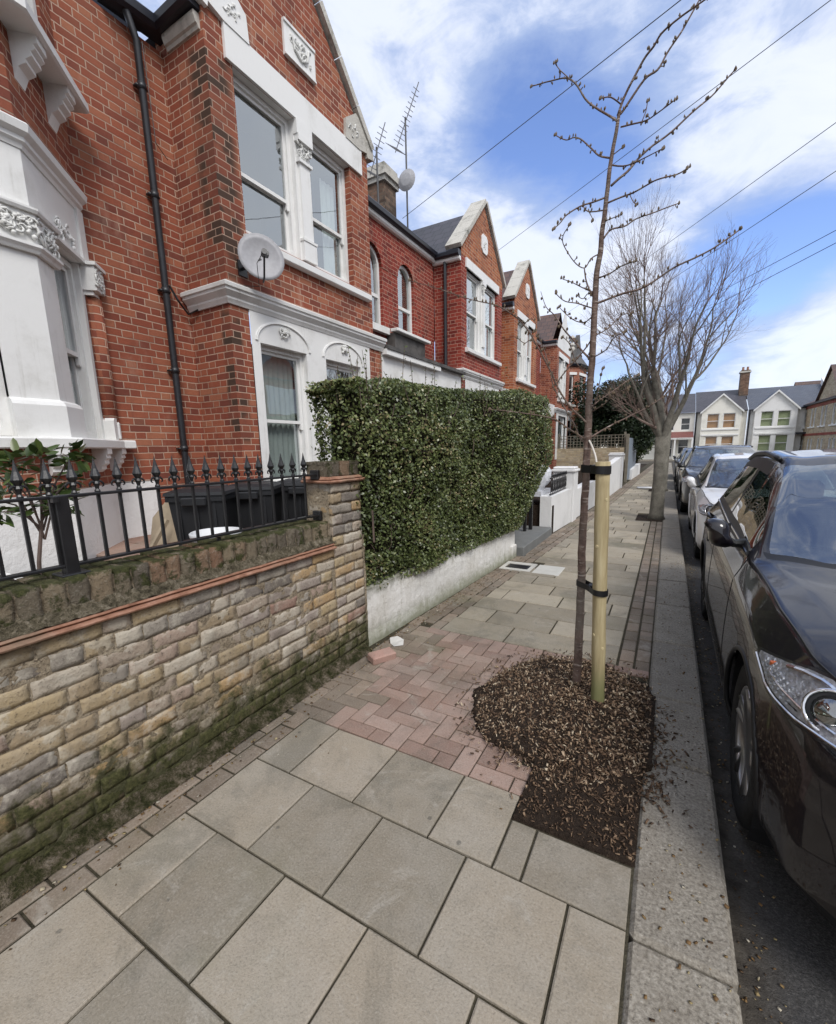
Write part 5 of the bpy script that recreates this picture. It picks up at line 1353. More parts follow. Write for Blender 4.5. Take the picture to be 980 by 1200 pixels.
hc = gable_house('bright red brick gabled house with slate roof and dark downpipe, beyond the porch', 9.98, 12.82, m_dred, m_slate, 5.68, 3.82, 3.2, (10.3, 12.4), (10.6, 12.2), rec1=13.95, recm=m_red2)
m = MB(); m.tube([(-4.78, 9.93, 5.85), (-4.78, 9.93, 3.4)], .04, 8); m.build('downpipe', m_pipe, hc)
m = MB(); fwall(m, FF(X + .004), 9.98, 12.82, 5.88, 6.05); m.poly([FF(X + .004).p(9.98, 6.05), FF(X + .004).p(12.82, 6.05), FF(X + .004).p(11.4, 7.4)]); m.build('gable_brickwork', m_red2, hc, fixn=False)
hd_ = gable_house('orange brick gabled house with an arched white upstairs window', 13.98, 16.65, m_red2, m_tile, 5.55, 3.62, 3.0, (14.35, 16.2), (14.6, 16.0), rec1=19.95, recm=m_dred, eave=5.8, zap=7.35)
he = gable_house('red house with white rendered gable and brown tiled roof', 19.98, 22.8, m_red, m_tile, 5.35, 3.5, 3.0, (20.4, 22.3), (20.6, 22.2), rec1=23.8, gfront=m_render, plq=False, cop=False, zap=7.45, zk=5.9)
# house F with polygonal bay and small turret roof
hf = thing('brick_house', 'last red brick house of the row with a two storey bay and stone finial', 'house', (X, 26, .5))
m = MB(); pts = [(X2, 23.8), (X + .1, 24.5), (X + .3, 25.6), (X + .1, 26.7), (X2, 27.4)]
for (a, b) in zip(pts, pts[1:]):
    Fz = Fr((a[0], a[1], 0), (b[0] - a[0], b[1] - a[1], 0)); L = math.hypot(b[0] - a[0], b[1] - a[1])
    fwall(m, Fz, 0, L, .4, 5.55, [(.25, L - .25, 1.2, 2.9), (.25, L - .25, 3.7, 5.1)])
m.quad((X2, 27.4, .4), (X2, 30, .4), (X2, 30, 5.6), (X2, 27.4, 5.6)); m.quad((X2, 30, .4), (-14, 30, .4), (-14, 30, 8), (X2, 30, 5.6))
m.build('wall', m_red, hf, fixn=False)
for (a, b) in zip(pts, pts[1:]):
    Fz = Fr((a[0], a[1], 0), (b[0] - a[0], b[1] - a[1], 0)); L = math.hypot(b[0] - a[0], b[1] - a[1])
    for z0, z1 in ((1.2, 2.9), (3.7, 5.1)): sash(hf, Fz, .25, L - .25, z0, z1, -.1, far=True)
    m = MB(); fbox(m, Fz, .1, L - .1, 3.55, 3.68, -.05, .08); m.build('sill', m_white, hf); m = MB(); fbox(m, Fz, .1, L - .1, 5.12, 5.25, -.05, .04); m.build('lintel', m_white, hf)
m = MB(); m.sweep([(a, b, 5.5) for a, b in pts], [(-.05, 0), (.12, .05), (.16, .15), (-.05, .2)]); m.build('gutter', m_gutter, hf)
m = MB(); apx = (-4.9, 25.6, 6.9); P_ = [(a + .1, b, 5.65) for a, b in pts]
for a, b in zip(P_, P_[1:]): m.poly([a, b, apx])
m.quad((X2, 23.8, 5.7), (X2, 30, 5.7), (-9, 30, 8.0), (-9, 23.8, 8.0)); m.build('roof', m_lead, hf)
m = MB(); m.lathe((-4.75, 25.0, 6.2), [(.16, 0), (.18, .3), (.1, .4), (.16, .5), (.05, .62), (.1, .72), (.13, .82), (.1, .92), (.01, 1.0)], 12); m.build('finial', m_stone, hf)
m = MB(); m.prism([(24.2, 5.6), (27, 5.6), (25.6, 7.3)], 'x', X - .3, X - .1); m.build('gable', m_lead, hf)
def chimney(h, x, y, z0, z1, w=.5, l=1.1, pots=3):
    m = MB(); m.box(x - l / 2, x + l / 2, y - w / 2, y + w / 2, z0, z1); c = m.build('chimney', MATS.get('x') or bpy.data.materials['sooty_brick'], h)
    m = MB(); m.box(x - l / 2 - .08, x + l / 2 + .08, y - w / 2 - .08, y + w / 2 + .08, z1 - .25, z1 - .1); m.build('chimney_cap', m_stone, c)
    m = MB()
    for i in range(pots): m.lathe((x - l / 2 + l * (i + .5) / pots, y, z1), [(.11, 0), (.09, .3), (.11, .33)], 8)
    m.build('chimney_pot', m_terra, c)

# ------------------------------------------------ white and cream houses facing us across the end of the street
YE = 53.0
def unit(label, x0, x1, mt, roofm, gx, blindm, lower='bay', colr=None):
    h = thing('terraced_house', label, 'house', ((x0 + x1) / 2, YE, 0)); F = Fr((0, YE, 0), (1, 0, 0)); m = MB()
    g0, g1 = gx; Fb = Fr((0, YE - .7, 0), (1, 0, 0)); mid = (g0 + g1) / 2
    uw = [(g0 + .45, mid - .15), (mid + .15, g1 - .45)]
    fwall(m, Fb, g0, g1, 0, 4.55, [(a, b, z0, z1) for a, b in uw for z0, z1 in ((.7, 2.2), (2.95, 4.35))], rev=.1); m.poly([Fb.p(g0, 4.55), Fb.p(g1, 4.55), Fb.p(mid, 6.1)])
    for g in (g0, g1): m.quad((g, YE - .7, 0), (g, YE, 0), (g, YE, 4.6), (g, YE - .7, 4.6))
    oth = []
    for a, b in ((x0, g0), (g1, x1)):
        if b - a > .8: 
            hs = [((a + b) / 2 - .5, (a + b) / 2 + .5, 3.0, 4.1)]; fwall(m, F, a, b, 0, 4.6, hs + [((a + b) / 2 - .6, (a + b) / 2 + .7, .2, 2.1)], rev=.1); oth.append((a, b))
        elif b > a: fwall(m, F, a, b, 0, 4.6)
    m.build('wall', mt, h, fixn=False)
    for a, b in uw:
        for z0, z1 in ((.7, 2.2), (2.95, 4.35)): sash(h, Fb, a, b, z0, z1, -.08, far=True, cover=[(a + .05, b - .05, z0 + .05, z1 - .05)], covmat=blindm)
    for a, b in oth: sash(h, F, (a + b) / 2 - .5, (a + b) / 2 + .5, 3.0, 4.1, -.08, far=True); sash(h, F, (a + b) / 2 - .6, (a + b) / 2 + .7, .2, 2.1, -.08, far=True)
    m = MB(); m.quad((x0, YE - .25, 4.6), (x1, YE - .25, 4.6), (x1, YE + 4, 6.9), (x0, YE + 4, 6.9)); m.poly([(g0 - .15, YE - .9, 4.5), (mid, YE - .9, 6.2), (mid, YE + 2.5, 6.2), (g0 - .15, YE, 4.5)]); m.poly([(g1 + .15, YE - .9, 4.5), (mid, YE - .9, 6.2), (mid, YE + 2.5, 6.2), (g1 + .15, YE, 4.5)]); m.build('roof', roofm, h)
    for (p, q) in (((g0 - .15, 4.5), (mid, 6.2)), ((mid, 6.2), (g1 + .15, 4.5))):
        m = MB(); fprism(m, Fb, [p, q, (q[0], q[1] - .16), (p[0], p[1] - .16)], .0, .2); m.build('bargeboard', m_white, h)
    m = MB(); fbox(m, Fb, g0 + .1, g1 - .1, 2.25, 2.4, 0, .06); fbox(m, Fb, g0 + .1, g1 - .1, 2.78, 2.9, 0, .06); m.build('string_course', m_white, h)
    m = MB(); m.sweep([(x0, YE - .25, 4.5), (x1, YE - .25, 4.5)], [(0, 0), (.1, 0), (.1, .1), (0, .1)]); m.tube([(x0 + .1, YE - .1, 4.5), (x0 + .1, YE - .1, 0)], .06, 6); m.build('gutter', m_gutter, h)
    return h
h1 = unit('cream terraced house with amber blinds and a pointed gable', 2.1, 6.3, m_cream, m_slate, (2.6, 5.8), m_amber)
h2 = unit('white end of terrace house with green blinds and blue slate roof', 6.36, 12.2, m_white, m_slate2, (6.8, 9.9), m_green)
m = MB(); m.prism([(YE - .9, 4.4), (YE - .3, 5.1), (YE + 4, 7.5), (YE + 4, 0), (YE - .9, 0)], 'x', 12.2, 12.55); m.build('parapet_wall', m_white, h2)
m = MB(); m.box(9.9, 12.2, YE - 1.0, YE, 2.2, 2.35); m.build('porch_roof', m_gutter, h2)
h3 = thing('terraced_house', 'cream house with red tiled porch roof, mostly behind the bare tree', 'house', (-1, YE, 0)); F3 = Fr((0, YE, 0), (1, 0, 0)); m = MB()
fwall(m, F3, -8.0, 2.08, 0, 4.6, [(-.6, .3, 2.9, 4.1), (.9, 1.7, 2.9, 4.1), (-3.4, -2.4, 2.9, 4.1), (-.7, .3, .2, 2.0), (.8, 1.7, .5, 2.0)]); m.build('wall', m_cream, h3, fixn=False)
for a, b, c, d in [(-.6, .3, 2.9, 4.1), (.9, 1.7, 2.9, 4.1), (-3.4, -2.4, 2.9, 4.1), (-.7, .3, .2, 2.0), (.8, 1.7, .5, 2.0)]: sash(h3, F3, a, b, c, d, -.08, far=True)
m = MB(); m.quad((-8, YE - .25, 4.6), (2.08, YE - .25, 4.6), (2.08, YE + 4, 6.8), (-8, YE + 4, 6.8)); m.build('roof', m_slate, h3)
m = MB(); m.quad((-1.2, YE - 1.2, 2.15), (2.05, YE - 1.2, 2.15), (2.05, YE, 2.75), (-1.2, YE, 2.75)); m.build('porch_roof', m_awn, h3)
m = MB()
for i in range(22): m.lathe((-1.1 + i * .145, YE - 1.2, 1.98), [(.02, -.05), (.06, 0), (.02, .05)], 6, 'y')
m.box(-1.2, 2.05, YE - 1.22, YE - 1.18, 2.06, 2.14); m.box(.42, .56, YE - 1.2, YE - 1.06, 0, 2.1); m.box(1.9, 2.04, YE - 1.2, YE - 1.06, 0, 2.1); m.build('porch_trim', m_white, h3)
m = MB(); m.tube([(2.2, YE - .1, 4.6), (2.2, YE - .1, 0)], .06, 6); m.build('downpipe', m_gutter, h3)
chimney(h1, 6.1, YE + 3.0, 5.8, 8.6, .8, .75, 2)
chimney(h3, -4, YE + 2.6, 5.8, 8.4, .9, 1.4, 3)
# low front walls and hedging in front of them
wf = MB(); wf.box(2.2, 12.2, 52.2, 52.35, 0, .7); tag(wf.build('front_wall', m_white), 'low white front wall before the cream and white houses', 'wall')
# ------------------------------------------------ yellow brick mansion block on the right
hr = thing('yellow_brick_house', 'two storey yellow brick houses with red bands and gables on the right', 'house', (10.4, 48, 0))
XR = 10.6; Fz = Fr((XR, 0, 0), (0, -1, 0)); m = MB()   # faces -x

def inv(y): return -y
allh = []
for (a, b) in ((60.5, 55), (55, 46), (46, 40), (40, 33.5), (33.5, 28)):
    hi, lo = a, b; L = hi - lo; n = max(1, int(L / 3.0)); step_ = L / n; hs = []
    for i in range(n):
        c = -hi + step_ * (i + .5)
        for z0, z1 in ((.5, 1.75), (2.75, 4.3)):
            for q in (-.5, .5): hs.append((c + q - .33, c + q + .33, z0, z1))
    fwall(m, Fz, -hi, -lo, 0, 4.75, hs, rev=.12); allh += hs
F_ = Fz
for (lo, hi) in ((43.5, 49.5), (55.5, 60), (31.5, 36.5)):
    m.poly([Fz.p(-hi, 4.75), Fz.p(-lo, 4.75), Fz.p(-(lo + hi) / 2, 7.2)])
m.quad((XR, 60.5, 0), (XR + 8, 60.5, 0), (XR + 8, 60.5, 4.75), (XR, 60.5, 4.75))
m.build('wall', m_yel, hr, fixn=False)
for hh in allh: 
    if hh[0] < -33: sash(hr, Fz, hh[0], hh[1], hh[2], hh[3], -.08, far=True)
m = MB()
for (z0, z1) in ((2.0, 2.2), (4.35, 4.6)): fbox(m, Fz, -60.5, -28, z0, z1, 0, .03)
m.build('red_band', m_dred, hr)
m = MB()
for hh in allh: fbox(m, Fz, hh[0] - .06, hh[1] + .06, hh[2] - .1, hh[2], 0, .1)
m.build('window_sills', m_white, hr)['kind'] = 'stuff'
m = MB(); m.quad((XR - .25, 28, 4.75), (XR - .25, 60.7, 4.75), (XR + 3.5, 60.7, 6.6), (XR + 3.5, 28, 6.6))
for (lo, hi) in ((43.5, 49.5), (55.5, 60), (31.5, 36.5)):
    zt = 7.3; c = (lo + hi) / 2
    m.quad((XR - .2, lo - .15, 4.7), (XR - .2, c, zt), (XR + 3.4, c, zt), (XR + 3.4, lo - .15, 4.7)); m.quad((XR - .2, hi + .15, 4.7), (XR - .2, c, zt), (XR + 3.4, c, zt), (XR + 3.4, hi + .15, 4.7))
m.build('roof', m_tile, hr)
m = MB(); fbox(m, Fz, -60.5, -28, 4.62, 4.74, 0, .22); m.build('gutter', m_gutter, hr)
hz = thing('brick_house', 'distant red roofed house between the white terrace and yellow block', 'house', (14, 66, 0))
m = MB(); m.box(12.0, 17, 64, 72, 0, 5.4); m.build('wall', m_dred, hz); m = MB(); m.prism([(11.6, 5.4), (17.4, 5.4), (14.5, 7.4)], 'y', 63.8, 72.2); m.build('roof', m_tile, hz)
m = MB(); fbox(m, Fr((0, 64, 0), (1, 0, 0)), 12.6, 13.4, 3.0, 4.3, 0, .05); m.build('window', m_white, hz)
# plain houses opposite, out of frame but seen in glass and car paint
ho = thing('opposite_terrace', 'brick terrace on the opposite side of the road, reflected in the windows', 'terrace', (11.5, 5, 0))
m = MB(); Fz2 = Fr((11.6, 0, 0), (0, -1, 0)); fwall(m, Fz2, -26, 14, 0, 5.8)
for c in (-20, -12, -4, 4): m.poly([Fz2.p(c - 2, 5.8), Fz2.p(c + 2, 5.8), Fz2.p(c, 7.6)])
m.build('wall', m_red, ho, fixn=False)
m = MB(); m.quad((11.4, -14, 5.8), (11.4, 26, 5.8), (15, 26, 8.2), (15, -14, 8.2)); m.build('roof', m_slate, ho)
m = MB()
for c in (-20, -12, -4, 4):
    for z0, z1 in ((1, 2.8), (3.8, 5.4)): fbox(m, Fz2, c - 1.2, c + 1.2, z0, z1, 0, .06)
m.build('window', m_white, ho)

# ------------------------------------------------ aerials and overhead cables
def yagi(label, x, y, z0, h, n, L, az=0, el=.9, dish=False):
    a = thing('tv_aerial', label, 'aerial', (x, y, z0)); m = MB(); m.tube([(x, y, z0), (x, y, z0 + h)], .022, 6); m.build('mast', m_iron, a)
    d = Vector((math.cos(az) * math.cos(el), math.sin(az) * math.cos(el), math.sin(el))); c = Vector((x, y, z0 + h - .1)); s = d.cross(Vector((0, 0, 1))).normalized()
    m = MB(); m.tube([c - d * L * .45, c + d * L * .55], .012, 5)
    for i in range(n):
        p = c + d * L * (-.3 + .82 * i / n); w = .17 - .006 * i; m.tube([p - s * w, p + s * w], .007, 4)
        if i % 2 == 0: u_ = d.cross(s); m.tube([p - u_ * .05 - s * .08, p + u_ * .05 - s * .08], .01, 4)
    u_ = d.cross(s); p = c - d * L * .4
    for q in (-.2, -.1, 0, .1, .2): m.tube([p + u_ * q - s * .22, p + u_ * q + s * .22], .006, 4)
    for q in (-.2, 0, .2): m.tube([p + s * q - u_ * .22, p + s * q + u_ * .22], .006, 4)
    m.build('antenna', m_alu, a)
    if dish:
        m = MB(); cc = Vector((x + .05, y - .12, z0 + h * .52)); m.lathe(cc, [(.001, -.03), (.14, -.015), (.24, .03), (.245, .034), (.14, -.005), (.001, -.02)], 20, 'y'); o = m.build('dish', m_dish, a)
    return a
yagi('tall aerial mast with grey round dish beside the sooty chimney', -6.2, 10.72, 6.6, 2.95, 12, 1.4, az=-.2, el=.95, dish=True)
yagi('small aerial just showing behind the white kneeler of the near gable', -6.3, 9.55, 6.6, 1.75, 8, 1.0, az=-.2, el=1.0)
def cable(label, a, b, sag, r=.0052):
    a, b = Vector(a), Vector(b); b = a + (b - a) * 1.5; m = MB(); pts = []
    for i in range(25): t = i / 24; p = a.lerp(b, t); p.z -= sag * 4 * t * (1 - t); pts.append(p)
    m.tube(pts, r, 5, cap=False); tag(m.build('overhead_cable', m_iron), label, 'cable', 'overhead cables')
# ---------------------------------------------------------------- cars
def car_paint(name, c, metal=.3, rough=.3):
    k = NT(name); p = k.obj; n = k.noise(p, 3, 4); n2 = k.noise(p, 60, 4, .8)
    k.base(k.mix(k.M('MULTIPLY', k.step(n2, .55, .8), .02 if c[0] < .05 else .1), c + (1,), (.22, .2, .18, 1)), k.M('ADD', k.M('MULTIPLY', n, .1), rough), metal, .5)
    k.b.inputs['Coat Weight'].default_value = 1; k.b.inputs['Specular IOR Level'].default_value = .2; k.b.inputs['Coat Roughness'].default_value = .035
    bp = k.node('ShaderNodeBump'); bp.inputs['Distance'].default_value = .01; bp.inputs['Strength'].default_value = .05
    k.put(bp.inputs['Height'], k.noise(p, 2.2, 2)); k.put(k.b.inputs['Coat Normal'], bp.outputs[0])
    return k.m
m_tyre = simple('tyre_rubber', (.018, .018, .018), .85, 0, .3, .3, 30, .002, 120)
m_rim = simple('alloy', (.32, .32, .33), .3, .85, .5)
m_chrome = simple('chrome', (.7, .7, .72), .12, 1, .5)
m_trim = simple('black_trim', (.012, .012, .013), .45, 0, .4)
m_seat = simple('car_interior', (.025, .025, .028), .8, 0, .3)
m_orange = simple('amber_lamp', (.45, .1, .02), .3)
m_refl = simple('lamp_reflector', (.36, .37, .39), .38, .6, .5, .4, 40, .006, 60)
def carglass():
    k = NT('car_glass'); k.n.remove(k.b); fr = k.node('ShaderNodeLayerWeight'); fz = k.M('MULTIPLY_ADD', k.M('POWER', fr.outputs[1], 4.0), .9, .05)
    t = k.node('ShaderNodeBsdfTransparent'); t.inputs[0].default_value = (.42, .5, .48, 1)
    g = k.node('ShaderNodeBsdfGlossy'); g.inputs['Roughness'].default_value = .015; mx = k.node('ShaderNodeMixShader')
    k.put(mx.inputs[0], k.M('ADD', k.M('MULTIPLY', fz, 1.2), .27, clamp=True)); k.put(mx.inputs[1], t.outputs[0]); k.put(mx.inputs[2], g.outputs[0]); k.put(k.out.inputs[0], mx.outputs[0]); return k.m
m_cglass = carglass()
def lens():
    k = NT('lamp_lens'); k.n.remove(k.b); fr = k.node('ShaderNodeLayerWeight'); fz = k.M('MULTIPLY_ADD', k.M('POWER', fr.outputs[1], 5.0), .5, .04)
    t = k.node('ShaderNodeBsdfTransparent'); g = k.node('ShaderNodeBsdfGlossy'); g.inputs['Roughness'].default_value = .02; mx = k.node('ShaderNodeMixShader')
    k.put(mx.inputs[0], fz); k.put(mx.inputs[1], t.outputs[0]); k.put(mx.inputs[2], g.outputs[0]); k.put(k.out.inputs[0], mx.outputs[0]); return k.m
m_lens = lens()
class Car:
    def __init__(s, L=4.5, W=.92, H=1.62, wb=2.70, fo=.84, wr=.35, kind='suv'):
        s.L, s.W, s.H, s.wb, s.fo, s.wr = L, W, H, wb, fo, wr
        k = L / 4.5; h = H / 1.62; w = W / .92
        T = {  # row: ([(s, w)], [(s, z)])
            0: ([(0, .50), (.05, .62), (.2, .76), (.5, .84), (1, .86), (3.6, .86), (4.2, .8), (4.5, .6)], [(0, .22), (4.0, .22), (4.5, .32)]),
            1: ([(0, .56), (.05, .7), (.2, .83), (.5, .885), (1, .90), (3.6, .90), (4.2, .85), (4.5, .66)], [(0, .30), (4.0, .31), (4.5, .4)]),
            2: ([(0, .56), (.05, .69), (.2, .83), (.5, .90), (1, .918), (2.5, .92), (3.8, .92), (4.2, .88), (4.5, .68)], [(0, .56), (4.0, .58), (4.5, .62)]),
            3: ([(0, .54), (.05, .64), (.2, .78), (.42, .865), (.75, .895), (1.3, .90), (2.5, .90), (3.8, .895), (4.2, .86), (4.5, .7)], [(0, .72), (.2, .77), (.5, .84), (.9, .90), (1.5, .93), (2.5, .95), (3.8, 1.0), (4.5, .96)]),
            4: ([(0, .46), (.05, .52), (.2, .66), (.45, .77), (.8, .815), (1.25, .83), (1.5, .845), (2.5, .85), (3.8, .825), (4.2, .78), (4.5, .68)], [(0, .80), (.1, .85), (.3, .92), (.6, .975), (1.0, 1.02), (1.4, 1.045), (1.9, 1.05), (2.5, 1.055), (3.8, 1.10), (4.5, 1.02)]),
            5: ([(0, .38), (.2, .52), (.5, .64), (1.0, .70), (1.32, .765), (1.45, .795), (1.7, .745), (2.0, .68), (2.25, .645), (3.0, .635), (3.8, .61), (4.2, .60), (4.42, .62), (4.5, .6)], [(0, .81), (.1, .87), (.3, .945), (.6, 1.0), (1.0, 1.045), (1.38, 1.07), (1.47, 1.10), (1.7, 1.27), (2.0, 1.43), (2.3, 1.525), (2.8, 1.555), (3.4, 1.54), (3.9, 1.48), (4.15, 1.42), (4.42, 1.06), (4.5, 1.0)]),
            6: ([(0, .26), (.3, .4), (1.0, .5), (1.35, .58), (1.8, .54), (2.2, .49), (3.9, .46), (4.5, .45)], [(0, .815), (.1, .88), (.3, .96), (.6, 1.015), (1.0, 1.06), (1.28, 1.08), (1.36, 1.12), (1.7, 1.34), (2.0, 1.50), (2.2, 1.57), (2.8, 1.60), (3.4, 1.585), (3.95, 1.52), (4.15, 1.46), (4.45, 1.07), (4.5, 1.0)]),
            7: ([(0, .12), (.3, .2), (1.35, .28), (2.2, .25), (4.5, .23)], [(0, .82), (.1, .885), (.3, .965), (.6, 1.025), (1.0, 1.07), (1.24, 1.085), (1.31, 1.12), (1.7, 1.38), (1.97, 1.52), (2.15, 1.585), (2.8, 1.615), (3.4, 1.6), (3.97, 1.535), (4.17, 1.47), (4.47, 1.07), (4.5, 1.0)]),
            8: ([(0, 0), (4.5, 0)], [(0, .82), (.1, .885), (.3, .965), (.6, 1.03), (1.0, 1.075), (1.23, 1.09), (1.30, 1.13), (1.7, 1.385), (1.96, 1.53), (2.14, 1.59), (2.8, 1.62), (3.4, 1.605), (3.98, 1.54), (4.18, 1.475), (4.48, 1.07), (4.5, 1.0)])}
        ss = np.linspace(0, 4.5, 901); g = np.exp(-.5 * (np.arange(-14, 15) / 5.) ** 2); g /= g.sum(); s.ss = ss; s.w = []; s.z = []
        for j in range(9):
            for src, dst in ((T[j][0], s.w), (T[j][1], s.z)):
                a = np.interp(ss, [q[0] for q in src], [q[1] for q in src]); pa = np.concatenate([2 * a[0] - a[1:15][::-1], a, 2 * a[-1] - a[-15:-1][::-1]]); dst.append(np.convolve(pa, g, 'valid'))
        s.k = k; s.h = h; s.wsc = w
    def P(s, y, jf, off=0, side=-1):
        """surface point; y in metres from the front, jf row coordinate"""
        def raw(y, jf):
            q = min(max(y / s.k, 0), 4.5); j = int(min(max(math.floor(jf), 0), 7)); t = jf - j
            W_ = [float(np.interp(q, s.ss, s.w[i])) for i in (max(j - 1, 0), j, j + 1, min(j + 2, 8))]; Z_ = [float(np.interp(q, s.ss, s.z[i])) for i in (max(j - 1, 0), j, j + 1, min(j + 2, 8))]
            if j + 2 > 8: W_[3] = -W_[1]; Z_[3] = Z_[1]
            def cr(p): return p[1] + .5 * t * (p[2] - p[0] + t * (2 * p[0] - 5 * p[1] + 4 * p[2] - p[3] + t * (3 * (p[1] - p[2]) + p[3] - p[0]))) if 1 <= j and j not in (3, 4) else p[1] + t * (p[2] - p[1]) + (.0 if j < 1 else 0)
            bul = 0
            return Vector((cr(W_) * s.wsc, y, cr(Z_) * s.h))
        p = raw(y, jf)
        if off:
            e = .01; a = raw(y + e, jf) - raw(max(0, y - e), jf); b = raw(y, min(8, jf + .05)) - raw(y, max(0, jf - .05)); n = b.cross(a) if True else a
            if n.length > 1e-9: n.normalize(); n = n if n.x > 0 or (abs(n.x) < .3 and n.z > 0) else -n; p = p + n * off
        return Vector((side * p.x, p.y, p.z))
    def patch(s, mb, y0, y1, f0, f1, off, nu=16, nv=6, side=-1):
        o = []; f = []
        for i in range(nu + 1):
            y = y0 + (y1 - y0) * i / nu; a, b = f0(y), f1(y)
            for j in range(nv + 1): o.append(s.P(y, a + (b - a) * j / nv, off, side))
        for i in range(nu):
            for j in range(nv): q = i * (nv + 1) + j; f.append((q, q + nv + 1, q + nv + 2, q + 1))
        mb.add(o, f)
    def line(s, mb, pts, r=.004, off=.0, side=-1, n=5):
        P_ = [s.P(y, j, off, side) for y, j in pts]; mb.tube(P_, r, n)
def build_car(name, label, cat, spec, paint_, loc, rz, group, detail=True, rails=True, lowtrim=True, wheelc=m_rim):
    c = Car(**spec); t = thing(name, label, cat, (0, 0, 0), group); kk = c.k
    NS = 150 if detail else 90; SUB = 6
    ys = [c.L * i / NS for i in range(NS + 1)]; js = [j / SUB for j in range(8 * SUB + 1)]
    def warp(y, jf):
        # slide the grid lines so that the glass edges follow them
        if jf <= 4: return y
        q = y / kk; t_ = min(1, jf - 4) if jf < 5 else 1
        a_ = float(np.interp(jf, [5, 5.2, 6, 7, 8], [1.46, 1.42, 1.31, 1.26, 1.25])); b_ = float(np.interp(jf, [5, 6, 7, 8], [2.16, 2.07, 2.02, 2.01]))
        w_ = float(np.interp(q, [0, 1.0, WA, WB, 3.0, 4.5], [0, 1.0, a_, b_, 3.0, 4.5])); return (q + (w_ - q) * t_) * kk
    WA = round(1.41 / 4.5 * NS) * 4.5 / NS; WB = round(2.1 / 4.5 * NS) * 4.5 / NS
    wy = [c.fo, c.fo + c.wb]; wz = c.wr; Ra = c.wr + .055
    G = [[c.P(warp(y, j), j, 0, 1) for j in js] for y in ys]
    def cls(i, j):
        y = (ys[i] + ys[i + 1]) / 2; q = y / kk; jf = (js[j] + js[j + 1]) / 2
        p = (G[i][j] + G[i + 1][j + 1]) / 2
        if jf < 3.3:
            for w_ in wy:
                if (y - w_) ** 2 + (p.z - wz) ** 2 < Ra ** 2: return None
        if 4 < jf < 5:
            lo = c.P(y, 4).z; hi = c.P(y, 5).z
            if hi - lo > .10 and 1.55 < q < 4.12:
                if 4.12 < jf < 4.84:
                    if 2.66 < q < 2.74 or 3.62 < q < 3.68: return 'pillar'
                    if q > 4.05: return 'body'
                    return 'side'
                return 'frame' if jf < 4.5 or q > 2.3 else 'body'
        if jf > 5:
            if WA < q < WB and jf > 5.17: return 'wind'
            if WA - .05 < q <= WA and jf > 5.0: return 'cowl'
            if 4.17 < q < 4.43 and jf > 5.15: return 'rear'
        if lowtrim and jf < .95: return 'trim'
        return 'body'
    # snap arch edge
    for i in range(NS + 1):
        for j in range(int(3.3 * SUB)):
            p = G[i][j]
            for w_ in wy:
                d = math.hypot(p.y - w_, p.z - wz)
                if abs(d - Ra) < .024 and d > 1e-6:
                    p.y = w_ + (p.y - w_) * Ra / d; p.z = wz + (p.z - wz) * Ra / d
    groups = {}
    for i in range(NS):
        for j in range(8 * SUB):
            k = cls(i, j)
            if k is None: continue
            groups.setdefault(k, []).append((i, j))
    def gm(keys, nm, mat, mir=(1, -1), parent=t):
        m = MB(); 
        for sd in mir:
            idx = {}; f = []
            def V_(i, j):
                if (i, j) not in idx: idx[i, j] = len(idx); vs.append((G[i][j].x * sd, G[i][j].y, G[i][j].z))
                return idx[i, j]
            vs = []
            for kx in keys:
                for (i, j) in groups.get(kx, []):
                    q = (V_(i, j), V_(i, j + 1), V_(i + 1, j + 1), V_(i + 1, j)); f.append(q if sd > 0 else q[::-1])
            if f: m.add(vs, f)
        return m.build(nm, mat, parent, smooth=True, fixn=False)
    body = gm(['body'], 'body', paint_)
    # front and rear caps
    m = MB()
    for e, yy in ((0, 0), (NS, c.L)):
        pr_ = [G[e][j] for j in range(len(js))]; n = len(pr_); v = [tuple(p) for p in pr_] + [(-p.x, p.y, p.z) for p in pr_]; f = [(q, q + 1, n + q + 1, n + q) for q in range(n - 1)]
        m.add(v, f)
    m.build('bumper_face', paint_, t)
    gm(['frame', 'pillar', 'cowl'], 'window_trim', m_trim); gm(['side'], 'side_window', m_cglass, (1,)); gm(['side'], 'side_window', m_cglass, (-1,))
    gm(['wind'], 'windscreen', m_cglass); gm(['rear'], 'rear_window', m_cglass)
    if lowtrim: gm(['trim'], 'lower_trim', m_trim)
    # arches, liners, wheels
    for sd in (1, -1):
        for w_ in wy:
            m = MB(); P_ = []
            for a in np.linspace(-.35, math.pi + .35, 26):
                y, z = w_ + Ra * math.cos(a), wz + Ra * math.sin(a)
                # find side x at this height
                jj = np.linspace(0, 3.4, 35); zz = [c.P(y, q).z for q in jj]; jq = float(np.interp(z, zz, jj)); P_.append(c.P(y, jq, 0, sd))
            m.tube([p + Vector((-sd * .004, 0, 0)) for p in P_], .013, 6); m.build('arch_lip', m_trim if lowtrim else paint_, t, smooth=True)
            m = MB(); v = []; f = []
            for q, a in enumerate(np.linspace(-.5, math.pi + .5, 20)):
                for x in (.885 * c.W / .92, .55): v.append((sd * x, w_ + (Ra + .01) * math.cos(a), wz + (Ra + .01) * math.sin(a)))
            for q in range(19): f.append((2 * q, 2 * q + 1, 2 * q + 3, 2 * q + 2))
            m.add(v, f); m.add([(sd * .56, w_ - .5, .1), (sd * .56, w_ + .5, .1), (sd * .56, w_ + .5, .95), (sd * .56, w_ - .5, .95)], [(0, 1, 2, 3)]); m.build('wheel_arch', m_trim, t)
            wx = sd * (c.W - .035); whl = None
            m = MB(); r = c.wr
            prof = [(r * .66, -.2), (r * .72, -.215), (r * .93, -.215), (r, -.19), (r, -.03), (r * .97, -.008), (r * .88, .0), (r * .74, -.004), (r * .69, -.012), (r * .66, -.03)]
            if sd < 0: prof = [(a, -b) for a, b in prof]
